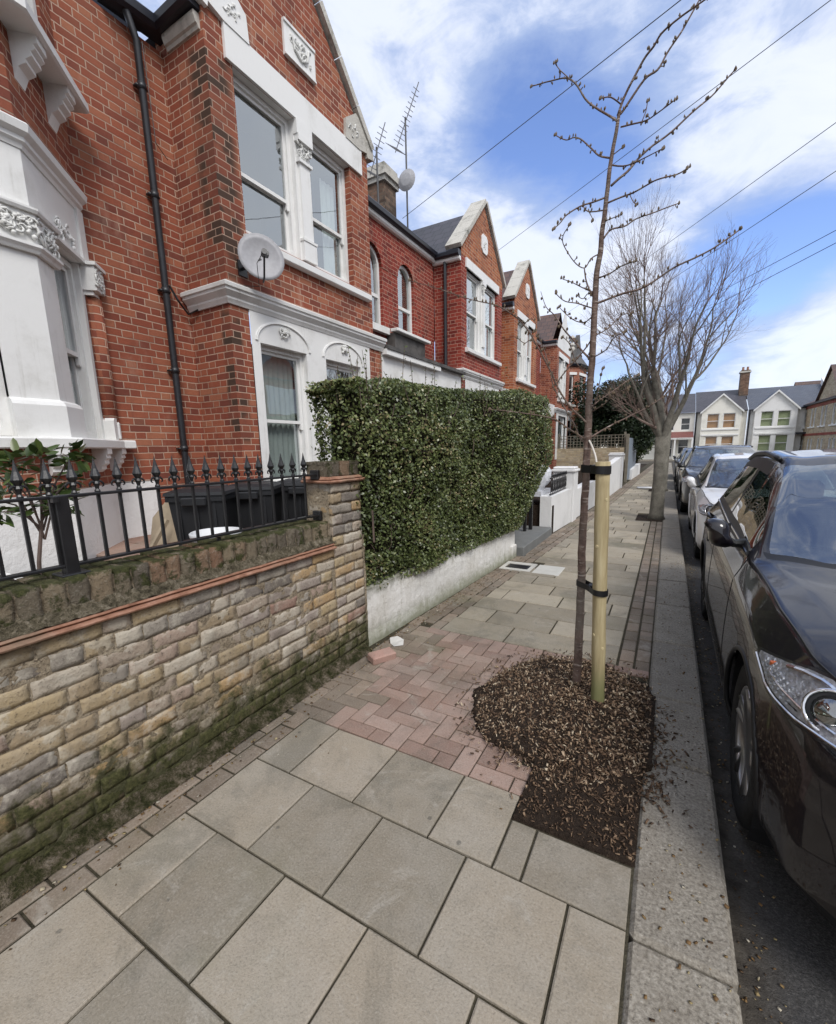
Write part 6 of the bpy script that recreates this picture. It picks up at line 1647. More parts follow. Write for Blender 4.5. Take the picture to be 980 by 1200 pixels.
            m.lathe((wx, w_, wz), prof, 40, 'x'); whl = m.build('wheel', m_tyre, t, smooth=True)
            m = MB()
            m.lathe((wx, w_, wz), [(a, b if sd > 0 else -b) for a, b in [(r * .70, -.02), (r * .68, -.012), (r * .63, -.02), (r * .62, -.12), (r * .3, -.13), (.01, -.13)]], 40, 'x')
            m.lathe((wx, w_, wz), [(a, b if sd > 0 else -b) for a, b in [(.075, -.06), (.07, -.035), (.03, -.03), (.001, -.03)]], 20, 'x')
            for q in range(5):
                a0 = q * 2 * math.pi / 5 + .3
                for da in (-.13, .13):
                    a1 = a0 + da; xo = wx - sd * .045
                    m.tube([(xo, w_ + .05 * math.cos(a0 + da), wz + .05 * math.sin(a0 + da)), (xo + sd * .012, w_ + r * .38 * math.cos(a1), wz + r * .38 * math.sin(a1)), (wx - sd * .022, w_ + r * .66 * math.cos(a1 + da * .6), wz + r * .66 * math.sin(a1 + da * .6))], [.02, .017, .019], 6)
            m.build('rim', wheelc, whl, smooth=True)
    # shut lines and door furniture on both sides
    for sd in (1, -1):
        m = MB()
        for q0 in (1.50, 2.70, 3.72): c.line(m, [((q0 + (.0 if j > 1.6 else (.08 * (1.6 - j)) * (1 if q0 > 3 else 0))) * kk, j) for j in np.linspace(.9, 4.05, 18)], .0035, -.001, sd)
        c.line(m, [(y * kk, .92) for y in np.linspace(1.45, 3.7, 24)], .004, 0, sd)
        c.line(m, [(y * kk, 3.9 + .14 * math.sin(max(0, y - .25) / 1.2 * 1.5)) for y in np.linspace(.22, 1.42, 30)], .0055, -.001, sd)
        m.build('shut_lines', m_trim, t)
        m = MB(); c.line(m, [(y * kk, 4.06) for y in np.linspace(1.6, 4.05, 30)], .007, .003, sd); m.build('belt_strip', m_chrome if rails else m_trim, t)
        for q0 in (2.45, 3.45):
            m = MB(); P_ = [c.P((q0 + d) * kk, 3.15, o_, sd) for d, o_ in ((-.1, 0), (-.085, .03), (.07, .032), (.085, 0))]; m.tube(P_, .014, 8); m.build('door_handle', paint_, t, smooth=True)
        # mirror
        b = c.P(1.86 * kk, 4.08, 0, sd); m = MB(); v = []; f = []
        for a in range(9):
            for q in range(14):
                th = math.pi * a / 8; ph = 2 * math.pi * q / 14
                ex = .072 * math.copysign(abs(math.sin(th) * math.cos(ph)) ** .75, math.cos(ph)); ez = .088 * math.copysign(abs(math.sin(th) * math.sin(ph)) ** .7, math.sin(ph)); ey = .07 * -math.cos(th)
                if ey > 0: ey *= .35
                v.append((b.x + sd * (.125 + ex + (.02 if ez > 0 else -.01)), b.y - .1 + ey - sd * 0, b.z + .06 + ez + .01 * ex / .1))
        for a in range(8):
            for q in range(14): f.append((a * 14 + q, a * 14 + (q + 1) % 14, (a + 1) * 14 + (q + 1) % 14, (a + 1) * 14 + q))
        m.add(v, f); mi = m.build('mirror', paint_, t, smooth=True)
        m = MB(); m.tube([b + Vector((-sd * .02, -.05, .0)), b + Vector((sd * .05, -.09, .0)), b + Vector((sd * .1, -.1, .02))], [.03, .024, .03], 8); m.box(b.x + sd * .07, b.x + sd * .185, b.y - .076, b.y - .072, b.z, b.z + .12); m.build('mirror_arm', m_trim, mi)
        # headlamp, housing, reflector, lens
        hy0, hy1 = .12 * kk, .68 * kk
        lo = lambda y: float(np.interp(y / kk, [.1, .19, .32, .5, .68], [3.2, 3.05, 2.86, 2.78, 2.9])); hi = lambda y: float(np.interp(y / kk, [.1, .36, .43, .5, .58, .68], [3.93, 3.93, 3.78, 3.5, 3.25, 2.98]))
        m = MB(); c.patch(m, hy0, hy1, lambda y: lo(y) - .05, lambda y: hi(y) + .03, .002, 18, 6, sd); hl = m.build('headlight', m_trim, t, smooth=True)
        m = MB(); c.patch(m, hy0 + .015, hy1 - .035, lambda y: lo(y) + .07, lambda y: hi(y) - .05, .004, 18, 6, sd); m.build('reflector', m_refl, hl)
        m = MB(); P_ = [c.P(y, lo(y) + .04, .007, sd) for y in np.linspace(hy0, hy1 - .02, 18)]; m.tube(P_, .005, 6); P_ = [c.P(y, lo(y) + .24, .008, sd) for y in np.linspace(hy0 + .1, hy1 - .16, 14)]; m.tube(P_, .005, 6); P_ = [c.P(y, hi(y) - .16, .008, sd) for y in np.linspace(hy0, hy1 - .2, 14)]; m.tube(P_, .008, 6); m.build('bright_strip', m_chrome, hl)
        if detail:
            m = MB()
            for q in range(9):
                for w_ in range(5):
                    y = hy1 - .1 - q * .026; jj = lo(y) + .12 + w_ * .07
                    if jj < hi(y) - .1: m.lathe(c.P(y, jj, .003, sd), [(.001, -.006), (.009, -.003), (.006, .004), (.001, .006)], 6)
            m.build('prisms', m_refl, hl)
        m = MB(); pc = c.P(.27 * kk, 3.5, -.0, sd); nn = (c.P(.27 * kk, 3.5, .02, sd) - pc).normalized() + Vector((0, -.8, 0)); nn.normalize()
        pc = c.P(.28 * kk, 3.45, -.0, sd)
        m.tube([pc - nn * .01, pc + nn * .012], [.062, .064], 24); m.build('projector', m_trim, hl, smooth=False); m = MB(); u1 = nn.orthogonal().normalized(); u2 = nn.cross(u1); m.tube([pc + nn * .014 + (u1 * math.cos(a) + u2 * math.sin(a)) * .066 for a in np.linspace(0, 6.283, 30)], .007, 6); m.build('projector_ring', m_chrome, hl, smooth=True); m = MB(); m.tube([pc + nn * .012, pc + nn * .03, pc + nn * .038], [.05, .036, .005], 20); m.build('projector_lens', m_cglass, hl, smooth=True)
        m = MB(); m.lathe(c.P(.54 * kk, hi(.54 * kk) - .2, .004, sd), [(.001, -.015), (.014, -.01), (.013, .003), (.001, .006)], 8); m.build('indicator', m_orange, hl)
        m = MB(); c.patch(m, hy0, hy1, lambda y: lo(y) - .02, hi, .012, 18, 6, sd); m.build('lens', m_lens, hl, smooth=True, fixn=False)
        # rear lamp
        m = MB(); c.patch(m, 4.12 * kk, 4.44 * kk, lambda y: 3.1, lambda y: 3.9, .004, 8, 5, sd); m.build('rear_light', simple('red_lamp', (.3, .01, .01), .2) if 'red_lamp' not in MATS else MATS['red_lamp'], t)
        if rails:
            m = MB(); P_ = [c.P(q * kk, 5.12, .012, sd) for i, q in enumerate(np.linspace(2.3, 3.85, 12))]; m.tube(P_, .016, 8); m.build('roof_rail', m_trim, t, smooth=True)
    # wipers, dashboard, wheel, seats, front grille
    m = MB()
    for a, b_ in (((1.36, 7.6), (1.46, 5.6)), ((1.36, 7.6), (1.42, 7.7))): pass
    for sd, x0, x1 in ((1, .1, .62), (-1, .55, .02)):
        p0 = Vector((-x0 if sd > 0 else x0, 1.34 * kk, 1.09 * c.h)); p1 = Vector((-x1 if sd > 0 else x1, 1.46 * kk, 1.15 * c.h)); m.tube([p0, (p0 + p1) / 2 + Vector((0, 0, .02)), p1], .009, 6)
    m.build('wiper', m_trim, t)
    W_ = c.W
    m = MB(); m.box(-W_ * .8, W_ * .8, 1.45 * kk, 2.0 * kk, .55, 1.0 * c.h); m.box(-W_ * .85, W_ * .85, 1.3 * kk, 4.2 * kk, .25, .35); m.build('dashboard', m_seat, t)
    m = MB(); cx = -.37
    cy, cz = 2.12 * kk, 1.0 * c.h
    m.tube([(cx + .185 * math.cos(a), cy + .07 * math.sin(a), cz + .17 * math.sin(a)) for a in np.linspace(0, 6.283, 25)], .014, 6); m.tube([(cx - .17, cy, cz), (cx, cy - .03, cz - .02), (cx + .17, cy, cz)], .02, 6); m.build('steering_wheel', m_seat, t, smooth=True)
    for x in (-.37, .37):
        m = MB(); m.box(x - .24, x + .24, 2.4 * kk, 2.9 * kk, .35, .65, bev=.04); m.box(x - .23, x + .23, 2.86 * kk, 3.0 * kk, .6, 1.18 * c.h, bev=.05); m.box(x - .13, x + .13, 2.9 * kk, 2.98 * kk, 1.2 * c.h, 1.38 * c.h, bev=.04); m.build('seat', m_seat, t)
    m = MB(); m.box(-.62, .62, 3.5 * kk, 3.7 * kk, .4, 1.15 * c.h, bev=.05); m.build('rear_seat', m_seat, t)
    m = MB(); m.tube([(0, 2.05 * kk, 1.44 * c.h), (0, 2.08 * kk, 1.38 * c.h)], .01, 5); m.box(-.11, .11, 2.07 * kk, 2.09 * kk, 1.33 * c.h, 1.4 * c.h, bev=.01); m.build('rear_view_mirror', m_seat, t)
    m = MB()
    for sd in (1, -1):
        for q in range(8): x = sd * (.05 + q * .032); m.box(x - .006, x + .006, -.03, .01, .58 * c.h, .8 * c.h)
        x0, x1 = sorted((sd * .035, sd * .31)); m.tube([(x0, -.02, .58 * c.h), (x1, -.01, .6 * c.h), (x1, .0, .79 * c.h), (x0, -.01, .81 * c.h), (x0, -.02, .58 * c.h)], .012, 6)
    m.build('grille', m_chrome, t); m = MB(); m.box(-.5, .5, -.015, .02, .26, .42, bev=.01); m.build('air_intake', m_trim, t)
    m = MB(); m.box(-.26, .26, -.03, -.015, .45, .56, bev=.004); m.build('number_plate', m_bucket, t)
    t.location = loc; t.rotation_euler = (0, 0, rz)
    return t
SUV = dict(L=4.5, W=.92, H=1.62, wb=2.70, fo=.84, wr=.35)
HAT = dict(L=4.2, W=.88, H=1.5, wb=2.55, fo=.82, wr=.325)
m_p1 = car_paint('aubergine_black_paint', (.004, .0028, .006), 0, .4)
m_p2 = car_paint('white_car_paint', (.72, .72, .72), .0, .35)
m_p3 = car_paint('black_car_paint', (.02, .02, .022), .3, .3)
m_p4 = car_paint('grey_car_paint', (.1, .11, .12), .5, .32)
grp = 'cars parked along the kerb'
build_car('parked_car', 'dark purplish black family car parked nearest, headlight facing us', 'car', SUV, m_p1, (1.255, 1.40, -.12), R(-.4), grp)
build_car('parked_car', 'white hatchback parked directly behind the nearest dark car', 'car', HAT, m_p2, (1.28, 6.75, -.12), R(-.3), grp, rails=False, lowtrim=False)
build_car('parked_car', 'black car with roof rails parked beyond the white hatchback', 'car', SUV, m_p3, (1.24, 11.9, -.12), 0, grp, detail=False)
build_car('parked_car', 'small grey car, fourth in the parked line', 'car', HAT, m_p4, (1.2, 17.0, -.12), 0, grp, detail=False, rails=False)
build_car('parked_car', 'black hatchback at the far end of the parked line', 'car', HAT, m_p3, (1.2, 22.0, -.12), 0, grp, detail=False, rails=False)
# ---------------------------------------------------------------- camera model used only to read positions off the street
CAM_F, CAM_X, CAM_Y, CAM_H = 512.9, 490.0, 621.8, 1.55
def cam_rot(yaw, p, r):
    cy, sy = math.cos(yaw), math.sin(yaw); up0 = np.array([0, math.cos(p), -math.sin(p)]); f0 = np.array([0, math.sin(p), math.cos(p)]); r0 = np.array([1., 0, 0])
    M = np.array([cy * r0 - sy * f0, sy * r0 + cy * f0, up0]); c, s = math.cos(r), math.sin(r)
    return M @ np.array([[c, -s, 0], [s, c, 0], [0, 0, 1]]).T
RC = cam_rot(R(29.60), R(10.51), R(1.22))
def aty(u, v, y):
    d = RC @ np.array([u - CAM_X, CAM_Y - v, CAM_F]); t = y / d[1]; return Vector((d[0] * t, y, d[2] * t + CAM_H))
# ---------------------------------------------------------------- young cherry tree
yt = thing('young_tree', 'slender newly planted bare young tree with small buds, tied to a stake', 'tree', (-.4, 2.73, .05)); YT = 2.73
def chain(mb, pts, r0, r1, y0=YT, y1=None, sub=4, n=7, wob=.004):
    y1 = y0 if y1 is None else y1; P_ = []
    for i in range(len(pts)): P_.append(aty(pts[i][0], pts[i][1], y0 + (y1 - y0) * (i / max(1, len(pts) - 1)) ** 1.0))
    Q = []
    for i in range(len(P_) - 1):
        a, b = P_[max(i - 1, 0)], P_[i]; c, d = P_[i + 1], P_[min(i + 2, len(P_) - 1)]
        for k in range(sub):
            t = k / sub; Q.append(b + .5 * t * (c - a + t * (2 * a - 5 * b + 4 * c - d + t * (3 * (b - c) + d - a))))
    Q.append(P_[-1]); m_ = len(Q)
    Q = [q + noise.noise_vector(q * 9) * wob for q in Q]
    rr = [r0 + (r1 - r0) * (i / (m_ - 1)) for i in range(m_)]; mb.tube(Q, rr, n); return Q, rr
tm = MB()
TR = [(676, 812), (677, 780), (680, 720), (682, 660), (684, 610), (687, 560), (689, 500), (692, 450), (695, 400), (698, 350), (700, 318), (704, 290), (707, 265), (712, 219), (717, 182), (723, 146), (727, 130)]
Q, rr = chain(tm, TR, .027, .007, wob=.006, n=12)
tr_ = tm.build('trunk', m_bark, yt, smooth=True)
bm_ = MB(); bud = MB()
BR = [
 ([(724, 136), (736, 105), (755, 70), (767, 54), (776, 39), (794, 23), (813, 8), (830, -4), (846, -18)], .0095, .003, -.1),
 ([(727, 134), (732, 128), (755, 93), (771, 81), (782, 62), (798, 39), (813, 12), (821, -2), (835, -22)], .009, .003, .15),
 ([(724, 143), (707, 131), (689, 120), (677, 101), (664, 91), (646, 95), (623, 101)], .008, .003, .1),
 ([(670, 95), (658, 83), (650, 73)], .004, .002, .02), ([(728, 122), (716, 114), (704, 115)], .005, .003, -.1),
 ([(727, 149), (753, 143), (771, 132), (792, 116)], .006, .0025, -.2), ([(752, 143), (757, 130), (759, 118)], .004, .002, 0),
 ([(716, 186), (702, 182), (692, 173), (682, 164), (673, 161), (664, 164), (650, 158)], .007, .0025, .2),
 ([(716, 218), (735, 201), (747, 186), (760, 175), (786, 155), (809, 134), (833, 114), (848, 97), (862, 81)], .009, .003, .3),
 ([(717, 194), (735, 194), (755, 186), (778, 173)], .006, .002, -.15), ([(717, 183), (727, 175), (731, 172)], .004, .002, 0),
 ([(713, 237), (728, 231), (743, 225), (760, 216), (771, 211), (794, 204), (807, 196)], .007, .0025, -.2), ([(738, 228), (742, 236), (746, 240)], .003, .002, 0),
 ([(709, 231), (694, 237), (679, 242), (664, 252), (657, 261), (650, 268)], .007, .0025, -.15), ([(707, 246), (690, 247), (684, 241)], .005, .003, .1), ([(690, 247), (693, 253), (695, 258)], .003, .002, 0),
 ([(708, 279), (717, 269), (732, 265), (747, 256), (771, 248), (796, 238)], .007, .0025, .2), ([(709, 260), (718, 256), (727, 252)], .004, .002, -.1),
 ([(701, 298), (692, 303), (685, 314), (673, 307), (661, 289), (660, 276), (669, 262)], .005, .002, -.2), ([(685, 314), (688, 330), (694, 345)], .005, .005, 0),
 ([(701, 326), (715, 320), (728, 312), (744, 306)], .006, .003, -.1), ([(697, 357), (725, 345), (755, 336), (794, 312), (833, 293), (852, 280), (868, 268)], .009, .003, .25),
 ([(698, 344), (677, 334), (658, 326)], .005, .002, .2), ([(696, 362), (680, 356), (662, 353), (650, 344)], .006, .002, -.2), ([(696, 370), (684, 378), (668, 372), (655, 360)], .005, .002, .2),
 ([(690, 500), (680, 488), (666, 474), (652, 450), (646, 436), (630, 406), (614, 380), (600, 368), (580, 358), (560, 353), (526, 342), (480, 329)], .010, .002, -.45),
 ([(688, 520), (680, 512), (672, 496), (660, 474), (648, 452), (644, 430), (638, 410), (630, 392)], .007, .002, .25),
 ([(688, 516), (672, 506), (660, 498), (646, 490), (620, 485), (596, 482), (574, 480)], .007, .002, -.35),
 ([(692, 513), (701, 507), (711, 501), (726, 493), (740, 487), (759, 477), (777, 466)], .008, .003, .35),
 ([(692, 480), (699, 470), (703, 451), (707, 432)], .005, .002, -.1), ([(692, 478), (705, 468), (722, 456), (737, 445), (748, 440)], .006, .002, .3), ([(694, 482), (708, 474), (720, 462), (735, 456)], .005, .002, -.3),
 ([(652, 450), (664, 434), (680, 416), (692, 400), (696, 385)], .006, .004, 0), ([(634, 342), (640, 360), (650, 370), (664, 390), (676, 404), (690, 420)], .002, .006, 0),
 ([(690, 440), (675, 425), (668, 405), (660, 395)], .005, .002, .2), ([(693, 420), (710, 410), (720, 396), (731, 390)], .005, .002, -.2), ([(695, 395), (712, 385), (728, 370), (742, 366)], .005, .002, .2),
 ([(630, 406), (622, 398), (614, 402), (606, 396)], .004, .002, 0), ([(614, 380), (622, 374), (628, 380), (626, 388)], .004, .002, 0), ([(698, 352), (690, 344), (683, 350), (676, 346)], .004, .002, .1)]
for pts, r0, r1, dy in BR:
    r0 *= .68; Q, rr = chain(bm_, pts, r0, r1, YT, YT + dy, wob=.005, n=6)
    L = sum((Q[i + 1] - Q[i]).length for i in range(len(Q) - 1)); n = int(L / .032)
    for i in range(n):
        t = (i + random.random() * .6) / n
        if t < .12: continue
        q = Q[min(int(t * (len(Q) - 1)), len(Q) - 2)]; d = Vector((random.gauss(0, 1), random.gauss(0, 1), random.gauss(.4, 1))).normalized(); l = random.uniform(.008, .02)
        e = q + d * l; bud.tube([q, e], [.0025, .0022], 4); 
        for w_ in range(random.choice([1, 1, 2, 3])): bud.lathe(e + Vector((random.gauss(0, .003), random.gauss(0, .003), 0)), [(.001, -.007), (.004, -.002), (.0035, .004), (.0005, .01)], 5)
    for w_ in range(4): bud.lathe(Q[-1] + Vector((random.gauss(0, .004),) * 3), [(.001, -.008), (.005, -.002), (.004, .004), (.0005, .012)], 5)
bm_.build('branches', m_bark, yt, smooth=True); bud.build('buds', simple('bud_brown', (.13, .095, .06), .7, var=.4, scale=60), yt)
m = MB(); chain(m, [(700, 549), (698, 535), (693, 521), (689, 514)], .0055, .0055, 2.64, YT, wob=0); m.build('pale_shoot', simple('pale_wood', (.6, .56, .5), .6), yt, smooth=True)
# stake and ties
sk = thing('tree_stake', 'round pale timber stake supporting the young tree', 'stake', (-.27, 2.6, 0)); s0 = aty(700, 829, 2.6); s1 = aty(706.5, 541, 2.6)
def stake_mat():
    k = NT('stake_wood'); p = k.pos; n = k.noise(k.V('MULTIPLY', p, (30, 30, 2.5)), 1, 5, .65); n2 = k.noise(p, 5, 3)
    c = k.ramp(n, [(.3, (.25, .19, .1)), (.5, (.4, .32, .18)), (.7, (.52, .44, .27))]); c = k.mix(k.M('MULTIPLY', n2, .35), c, (.3, .28, .16, 1))
    q = k.sep(p); k.base(k.mix(k.M('SUBTRACT', 1, k.step(q[2], .1, .35)), c, (.18, .18, .08, 1)), .7, 0, .3); k.bump(n, .004); return k.m
m_stake = stake_mat()
m = MB(); m.tube([s0.lerp(s1, t) + noise.noise_vector(Vector((t * 3, 0, 0))) * .003 for t in np.linspace(-.06, 1, 14)], [.038 + .0015 * math.sin(i * 2) for i in range(14)], 24); st_ = m.build('post', m_stake, sk, smooth=False)
for p in st_.data.polygons: p.use_smooth = len(p.vertices) == 4
m = MB()
for t, an in ((.27, .3), (.5, -.2), (.86, .1), (.32, 2.9), (.68, 2.4)):
    c = s0.lerp(s1, t); d = Vector((math.cos(an), -abs(math.sin(an)) - .8, 0)).normalized(); e = c + d * .0375; m.tube([e - d * .004, e + d * .003], [.011, .008], 10)
m.build('knot', simple('knot_wood', (.5, .42, .24), .7), sk)
for v1 in (550.5, 693):
    zc = aty(700, v1, 2.6).z; tt = (zc - s0.z) / (s1.z - s0.z); c1 = s0.lerp(s1, tt)
    uu = np.interp(zc, [aty(u, v, YT).z for u, v in TR], [u for u, v in TR]); c2 = aty(float(uu), v1, YT)
    # belt round both
    d = (c2 - c1); d.z = 0; L = d.length; d.normalize(); s_ = Vector((-d.y, d.x, 0)); m = MB(); path = []
    for a in np.linspace(math.pi / 2, 3 * math.pi / 2, 14): path.append(c1 + d * math.cos(a) * .042 + s_ * math.sin(a) * .042)
    path.append(c1 + d * L * .5 - s_ * .02)
    for a in np.linspace(-math.pi / 2, math.pi / 2, 12): path.append(c2 + d * math.cos(a) * .029 + s_ * math.sin(a) * .029)
    path.append(c1 + d * L * .5 + s_ * .02); path.append(path[0])
    v = []; f = []
    h = .022 if v1 < 600 else .017
    for p in path: v += [Vector((p.x, p.y, zc - h)), Vector((p.x, p.y, zc + h))]
    n = len(path); cc = (c1 + c2) / 2
    v += [q + (Vector((q.x - cc.x, q.y - cc.y, 0)).normalized() * .003) for q in v]
    for i in range(n - 1): f += [(2 * i, 2 * i + 2, 2 * i + 3, 2 * i + 1), (2 * n + 2 * i + 1, 2 * n + 2 * i + 3, 2 * n + 2 * i + 2, 2 * n + 2 * i), (2 * i + 1, 2 * i + 3, 2 * n + 2 * i + 3, 2 * n + 2 * i + 1), (2 * i, 2 * n + 2 * i, 2 * n + 2 * i + 2, 2 * i + 2)]
    m.add(v, f); mm = c1 + d * L * .5
    m.box(mm.x - .012, mm.x + .012, mm.y - .035, mm.y + .015, zc - h * 1.15, zc + h * 1.15, bev=.005)
    tag(m.build('tree_tie', m_trim), 'upper black rubber belt tying the young tree to its stake' if v1 < 600 else 'lower black rubber belt tying the young tree to its stake', 'tree tie')

# ---------------------------------------------------------------- mature bare street trees
def bare_tree(label, x, y, h, r0, seed, forks, spread=1.0, lvl=5):
    rnd = random.Random(seed); t = thing('street_tree', label, 'tree', (x, y, 0), 'bare street trees'); tk = MB(); br = MB(); tw = MB()
    def grow(p, d, L, r, depth, mb):
        n = 5 if depth < 3 else 3; pts = [p]; rs = [r]; q = p.copy(); dd = d.copy()
        for i in range(n):
            dd = (dd + Vector((rnd.gauss(0, .09), rnd.gauss(0, .09), rnd.gauss(.035, .05)))).normalized(); q = q + dd * L / n; pts.append(q.copy()); rs.append(r * (1 - .34 * (i + 1) / n))
        sides = 10 if r > .05 else (6 if r > .015 else 3)
        mb.tube(pts, rs, sides, cap=False)
        if depth >= lvl or rs[-1] < .0013: return
        kids = 2 if depth < 2 else 3
        for k in range(kids):
            a = rnd.uniform(.28, .62) * (1 if k else .4); ax = dd.orthogonal().normalized(); ax.rotate(Matrix.Rotation(rnd.uniform(0, 6.28), 3, dd) if False else Matrix.Rotation(rnd.uniform(0, 6.28), 3, dd)); nd = dd.copy(); nd.rotate(Matrix.Rotation(a, 3, ax)); nd.z += .13; nd.normalize()
            grow(pts[-1], nd, L * rnd.uniform(.64, .84), rs[-1] * (.82 if k == 0 else .66), depth + 1, br if depth < 2 else tw)
        for k in range(rnd.choice([2, 3, 3]) if depth > 0 else 1):
            i = rnd.randrange(1, n); ax = dd.orthogonal().normalized(); ax.rotate(Matrix.Rotation(rnd.uniform(0, 6.28), 3, dd)); nd = dd.copy(); nd.rotate(Matrix.Rotation(rnd.uniform(.5, 1.0), 3, ax)); nd.normalize()
            grow(pts[i], nd, L * rnd.uniform(.35, .6), rs[i] * .42, depth + 2, tw)
    B = Vector((x, y, -.02)); H0 = forks[0]; top = Vector((x, y, H0))
    pts = [B, B + Vector((0, 0, .12)), Vector((x + .01, y, H0 * .5)), top]; tk.tube(pts, [r0 * 1.45, r0 * 1.08, r0 * .98, r0 * 1.05], 16)
    for (ax_, ay_, ll, rf) in forks[1]:
        grow(top - Vector((0, 0, .12)), Vector((ax_, ay_, 1)).normalized(), ll, r0 * rf, 0, tk)
    tk.build('trunk', m_bark2, t, smooth=True); br.build('branches', m_bark2, t, smooth=True); tw.build('twigs', simple('fine_twigs', (.2, .145, .12), .8, var=.3) if 'fine_twigs' not in MATS else MATS['fine_twigs'], t)['kind'] = 'stuff'
    return t
bare_tree('mature bare street tree with upswept branches, nearer of the two at the kerb', -.13, 10.45, 6, .125, 14, (1.7, [(-.62, .0, 1.0, .42), (-.36, .2, 1.15, .52), (-.16, -.1, 1.4, .58), (.02, .15, 1.45, .6), (.17, -.1, 1.2, .5), (.34, .2, .95, .38)]), lvl=7)
bare_tree('second bare street tree farther along the kerb, behind the first', -.12, 17.0, 6, .15, 23, (2.0, [(-.5, 0, 1.7, .6), (-.05, .2, 2.0, .65), (.4, -.1, 1.7, .6)]), lvl=5)
m = MB(); m.box(-.5, -.01, 10.05, 10.95, -.02, .004); struct(m.build('tree_pit', m_soil))
m = MB(); m.box(-.5, -.01, 16.6, 17.5, -.02, .006); struct(m.build('tree_pit', m_soil))
# ---------------------------------------------------------------- evergreen behind the trellis, shrubs by the gate
def leafy(name, label, cat, cen, rads, n, size, mt, trunk, loc):
    t = thing(name, label, cat, loc); m = MB(); 
    for tr in trunk: m.tube(tr[0], tr[1], 8)
    m.build('trunk', m_bark2, t, smooth=True)
    C = np.array(cen); Rr = np.array(rads); v = RNG.normal(size=(n, 3)); v /= np.linalg.norm(v, axis=1)[:, None]; ci = RNG.choice(len(C), n, p=Rr ** 2 / (Rr ** 2).sum())
    P_ = C[ci] + v * (Rr[ci, None] * (RNG.random(n)[:, None] ** .33)) ; leaves_at(P_, size, mt, t, 'foliage', asp=.6, out=np.array((0, -.2, .6)))
    return t
cen = [(-4.2 + 3.0 * random.random() + .3, 24.5 + random.uniform(-1.5, 1.5), random.uniform(1.8, 4.2)) for _ in range(44)]
leafy('evergreen_tree', 'dark dense evergreen tree rising behind the trellis fence', 'tree', cen, [random.uniform(.5, .95) for _ in cen], 42000, .13, m_ever, [([(-2.4, 24.6, 0), (-2.5, 24.6, 2), (-2.6, 24.6, 4)], [.18, .14, .05])], (-2.4, 24.6, 0))
cen = [(-1.6 + random.uniform(-.8, .5), 31 + random.uniform(-2, 2), random.uniform(.8, 3.2)) for _ in range(22)]
leafy('evergreen_tree', 'mid green leafy bush on the bend beyond the grey gate', 'tree', cen, [random.uniform(.4, .8) for _ in cen], 12000, .13, m_leaf2, [([(-1.7, 31, 0), (-1.7, 31, 2.2)], [.12, .05])], (-1.7, 31, 0))
cen = [(-2.75 + random.uniform(-.3, .25), 9.9 + random.uniform(-.4, .4), random.uniform(.8, 1.9)) for _ in range(12)]
leafy('shrub', 'yellowish shrub in the front garden just past the hedge', 'shrub', cen, [.25] * 12, 2600, .04, leaf_mat('yellow_leaf', [(0, (.12, .1, .02)), (1, (.3, .24, .05))]), [([(-2.75, 9.9, .4), (-2.75, 9.9, 1.4)], [.03, .01])], (-2.75, 9.9, .4))
# ---------------------------------------------------------------- cables
cable('topmost cable running from the near roof to the upper right', (-5.2, 8.78, 6.31), (2.51, 4.6, 5.9), .02)
cable('cable meeting the second gable and crossing behind the young tree', (-4.4, 12.53, 6.83), (4.2, 5.7, 6.75), .03)
cable('cable passing just above the crown of the bare street tree', (-4.4, 21.5, 7.35), tuple(aty(990, 128, 8.6)), .1)
cable('fourth cable from the top at the right edge', (-4.7, 25.0, 6.9), tuple(aty(990, 184, 8.6)), .12)
cable('fifth cable from the top at the right edge', (-4.6, 27.0, 6.2), tuple(aty(990, 253, 9)), .15)
cable('lowest cable at the right edge of the sky', (-4.6, 28.0, 5.9), tuple(aty(990, 268, 9)), .15)
SKY_LOBES = [(640, 40, 12, .04), (450, 60, 10, .22), (400, 20, 8, .12), (780, 60, 10, .0), (925, 190, 5, .2), (830, 185, 4, .08), (560, 260, 6, .25), (650, 330, 7, .36), (730, 320, 5, .16), (880, 440, 6, .16), (960, 380, 4, .1), (590, 170, 5, -.28), (660, 190, 5, -.3), (740, 230, 6, -.2), (930, 280, 5, -.34), (870, 330, 5, -.3), (980, 250, 4, -.2), (850, 60, 8, .0), (980, 60, 8, .04), (470, 210, 5, -.12), (190, 10, 8, -.05)]
# ---------------------------------------------------------------- sky, sun, camera
w = bpy.data.worlds.new('World'); sc.world = w; w.use_nodes = True; nt = w.node_tree; nt.nodes.clear()
k = NT.__new__(NT); k.t = nt; k.n = nt.nodes; k.m = None
out = k.node('ShaderNodeOutputWorld'); bg = k.node('ShaderNodeBackground'); nt.links.new(bg.outputs[0], out.inputs[0])
SUN_EL, SUN_AZ = 48, 128   # azimuth clockwise from +y (street direction)
sky = k.node('ShaderNodeTexSky'); sky.sky_type = 'NISHITA'; sky.sun_disc = False; sky.sun_elevation = R(SUN_EL); sky.sun_rotation = R(SUN_AZ); sky.air_density = 1.0; sky.dust_density = .6; sky.ozone_density = 1.6
tc = k.node('ShaderNodeTexCoord').outputs['Generated']
d = k.V('NORMALIZE', tc); q = k.sep(d)
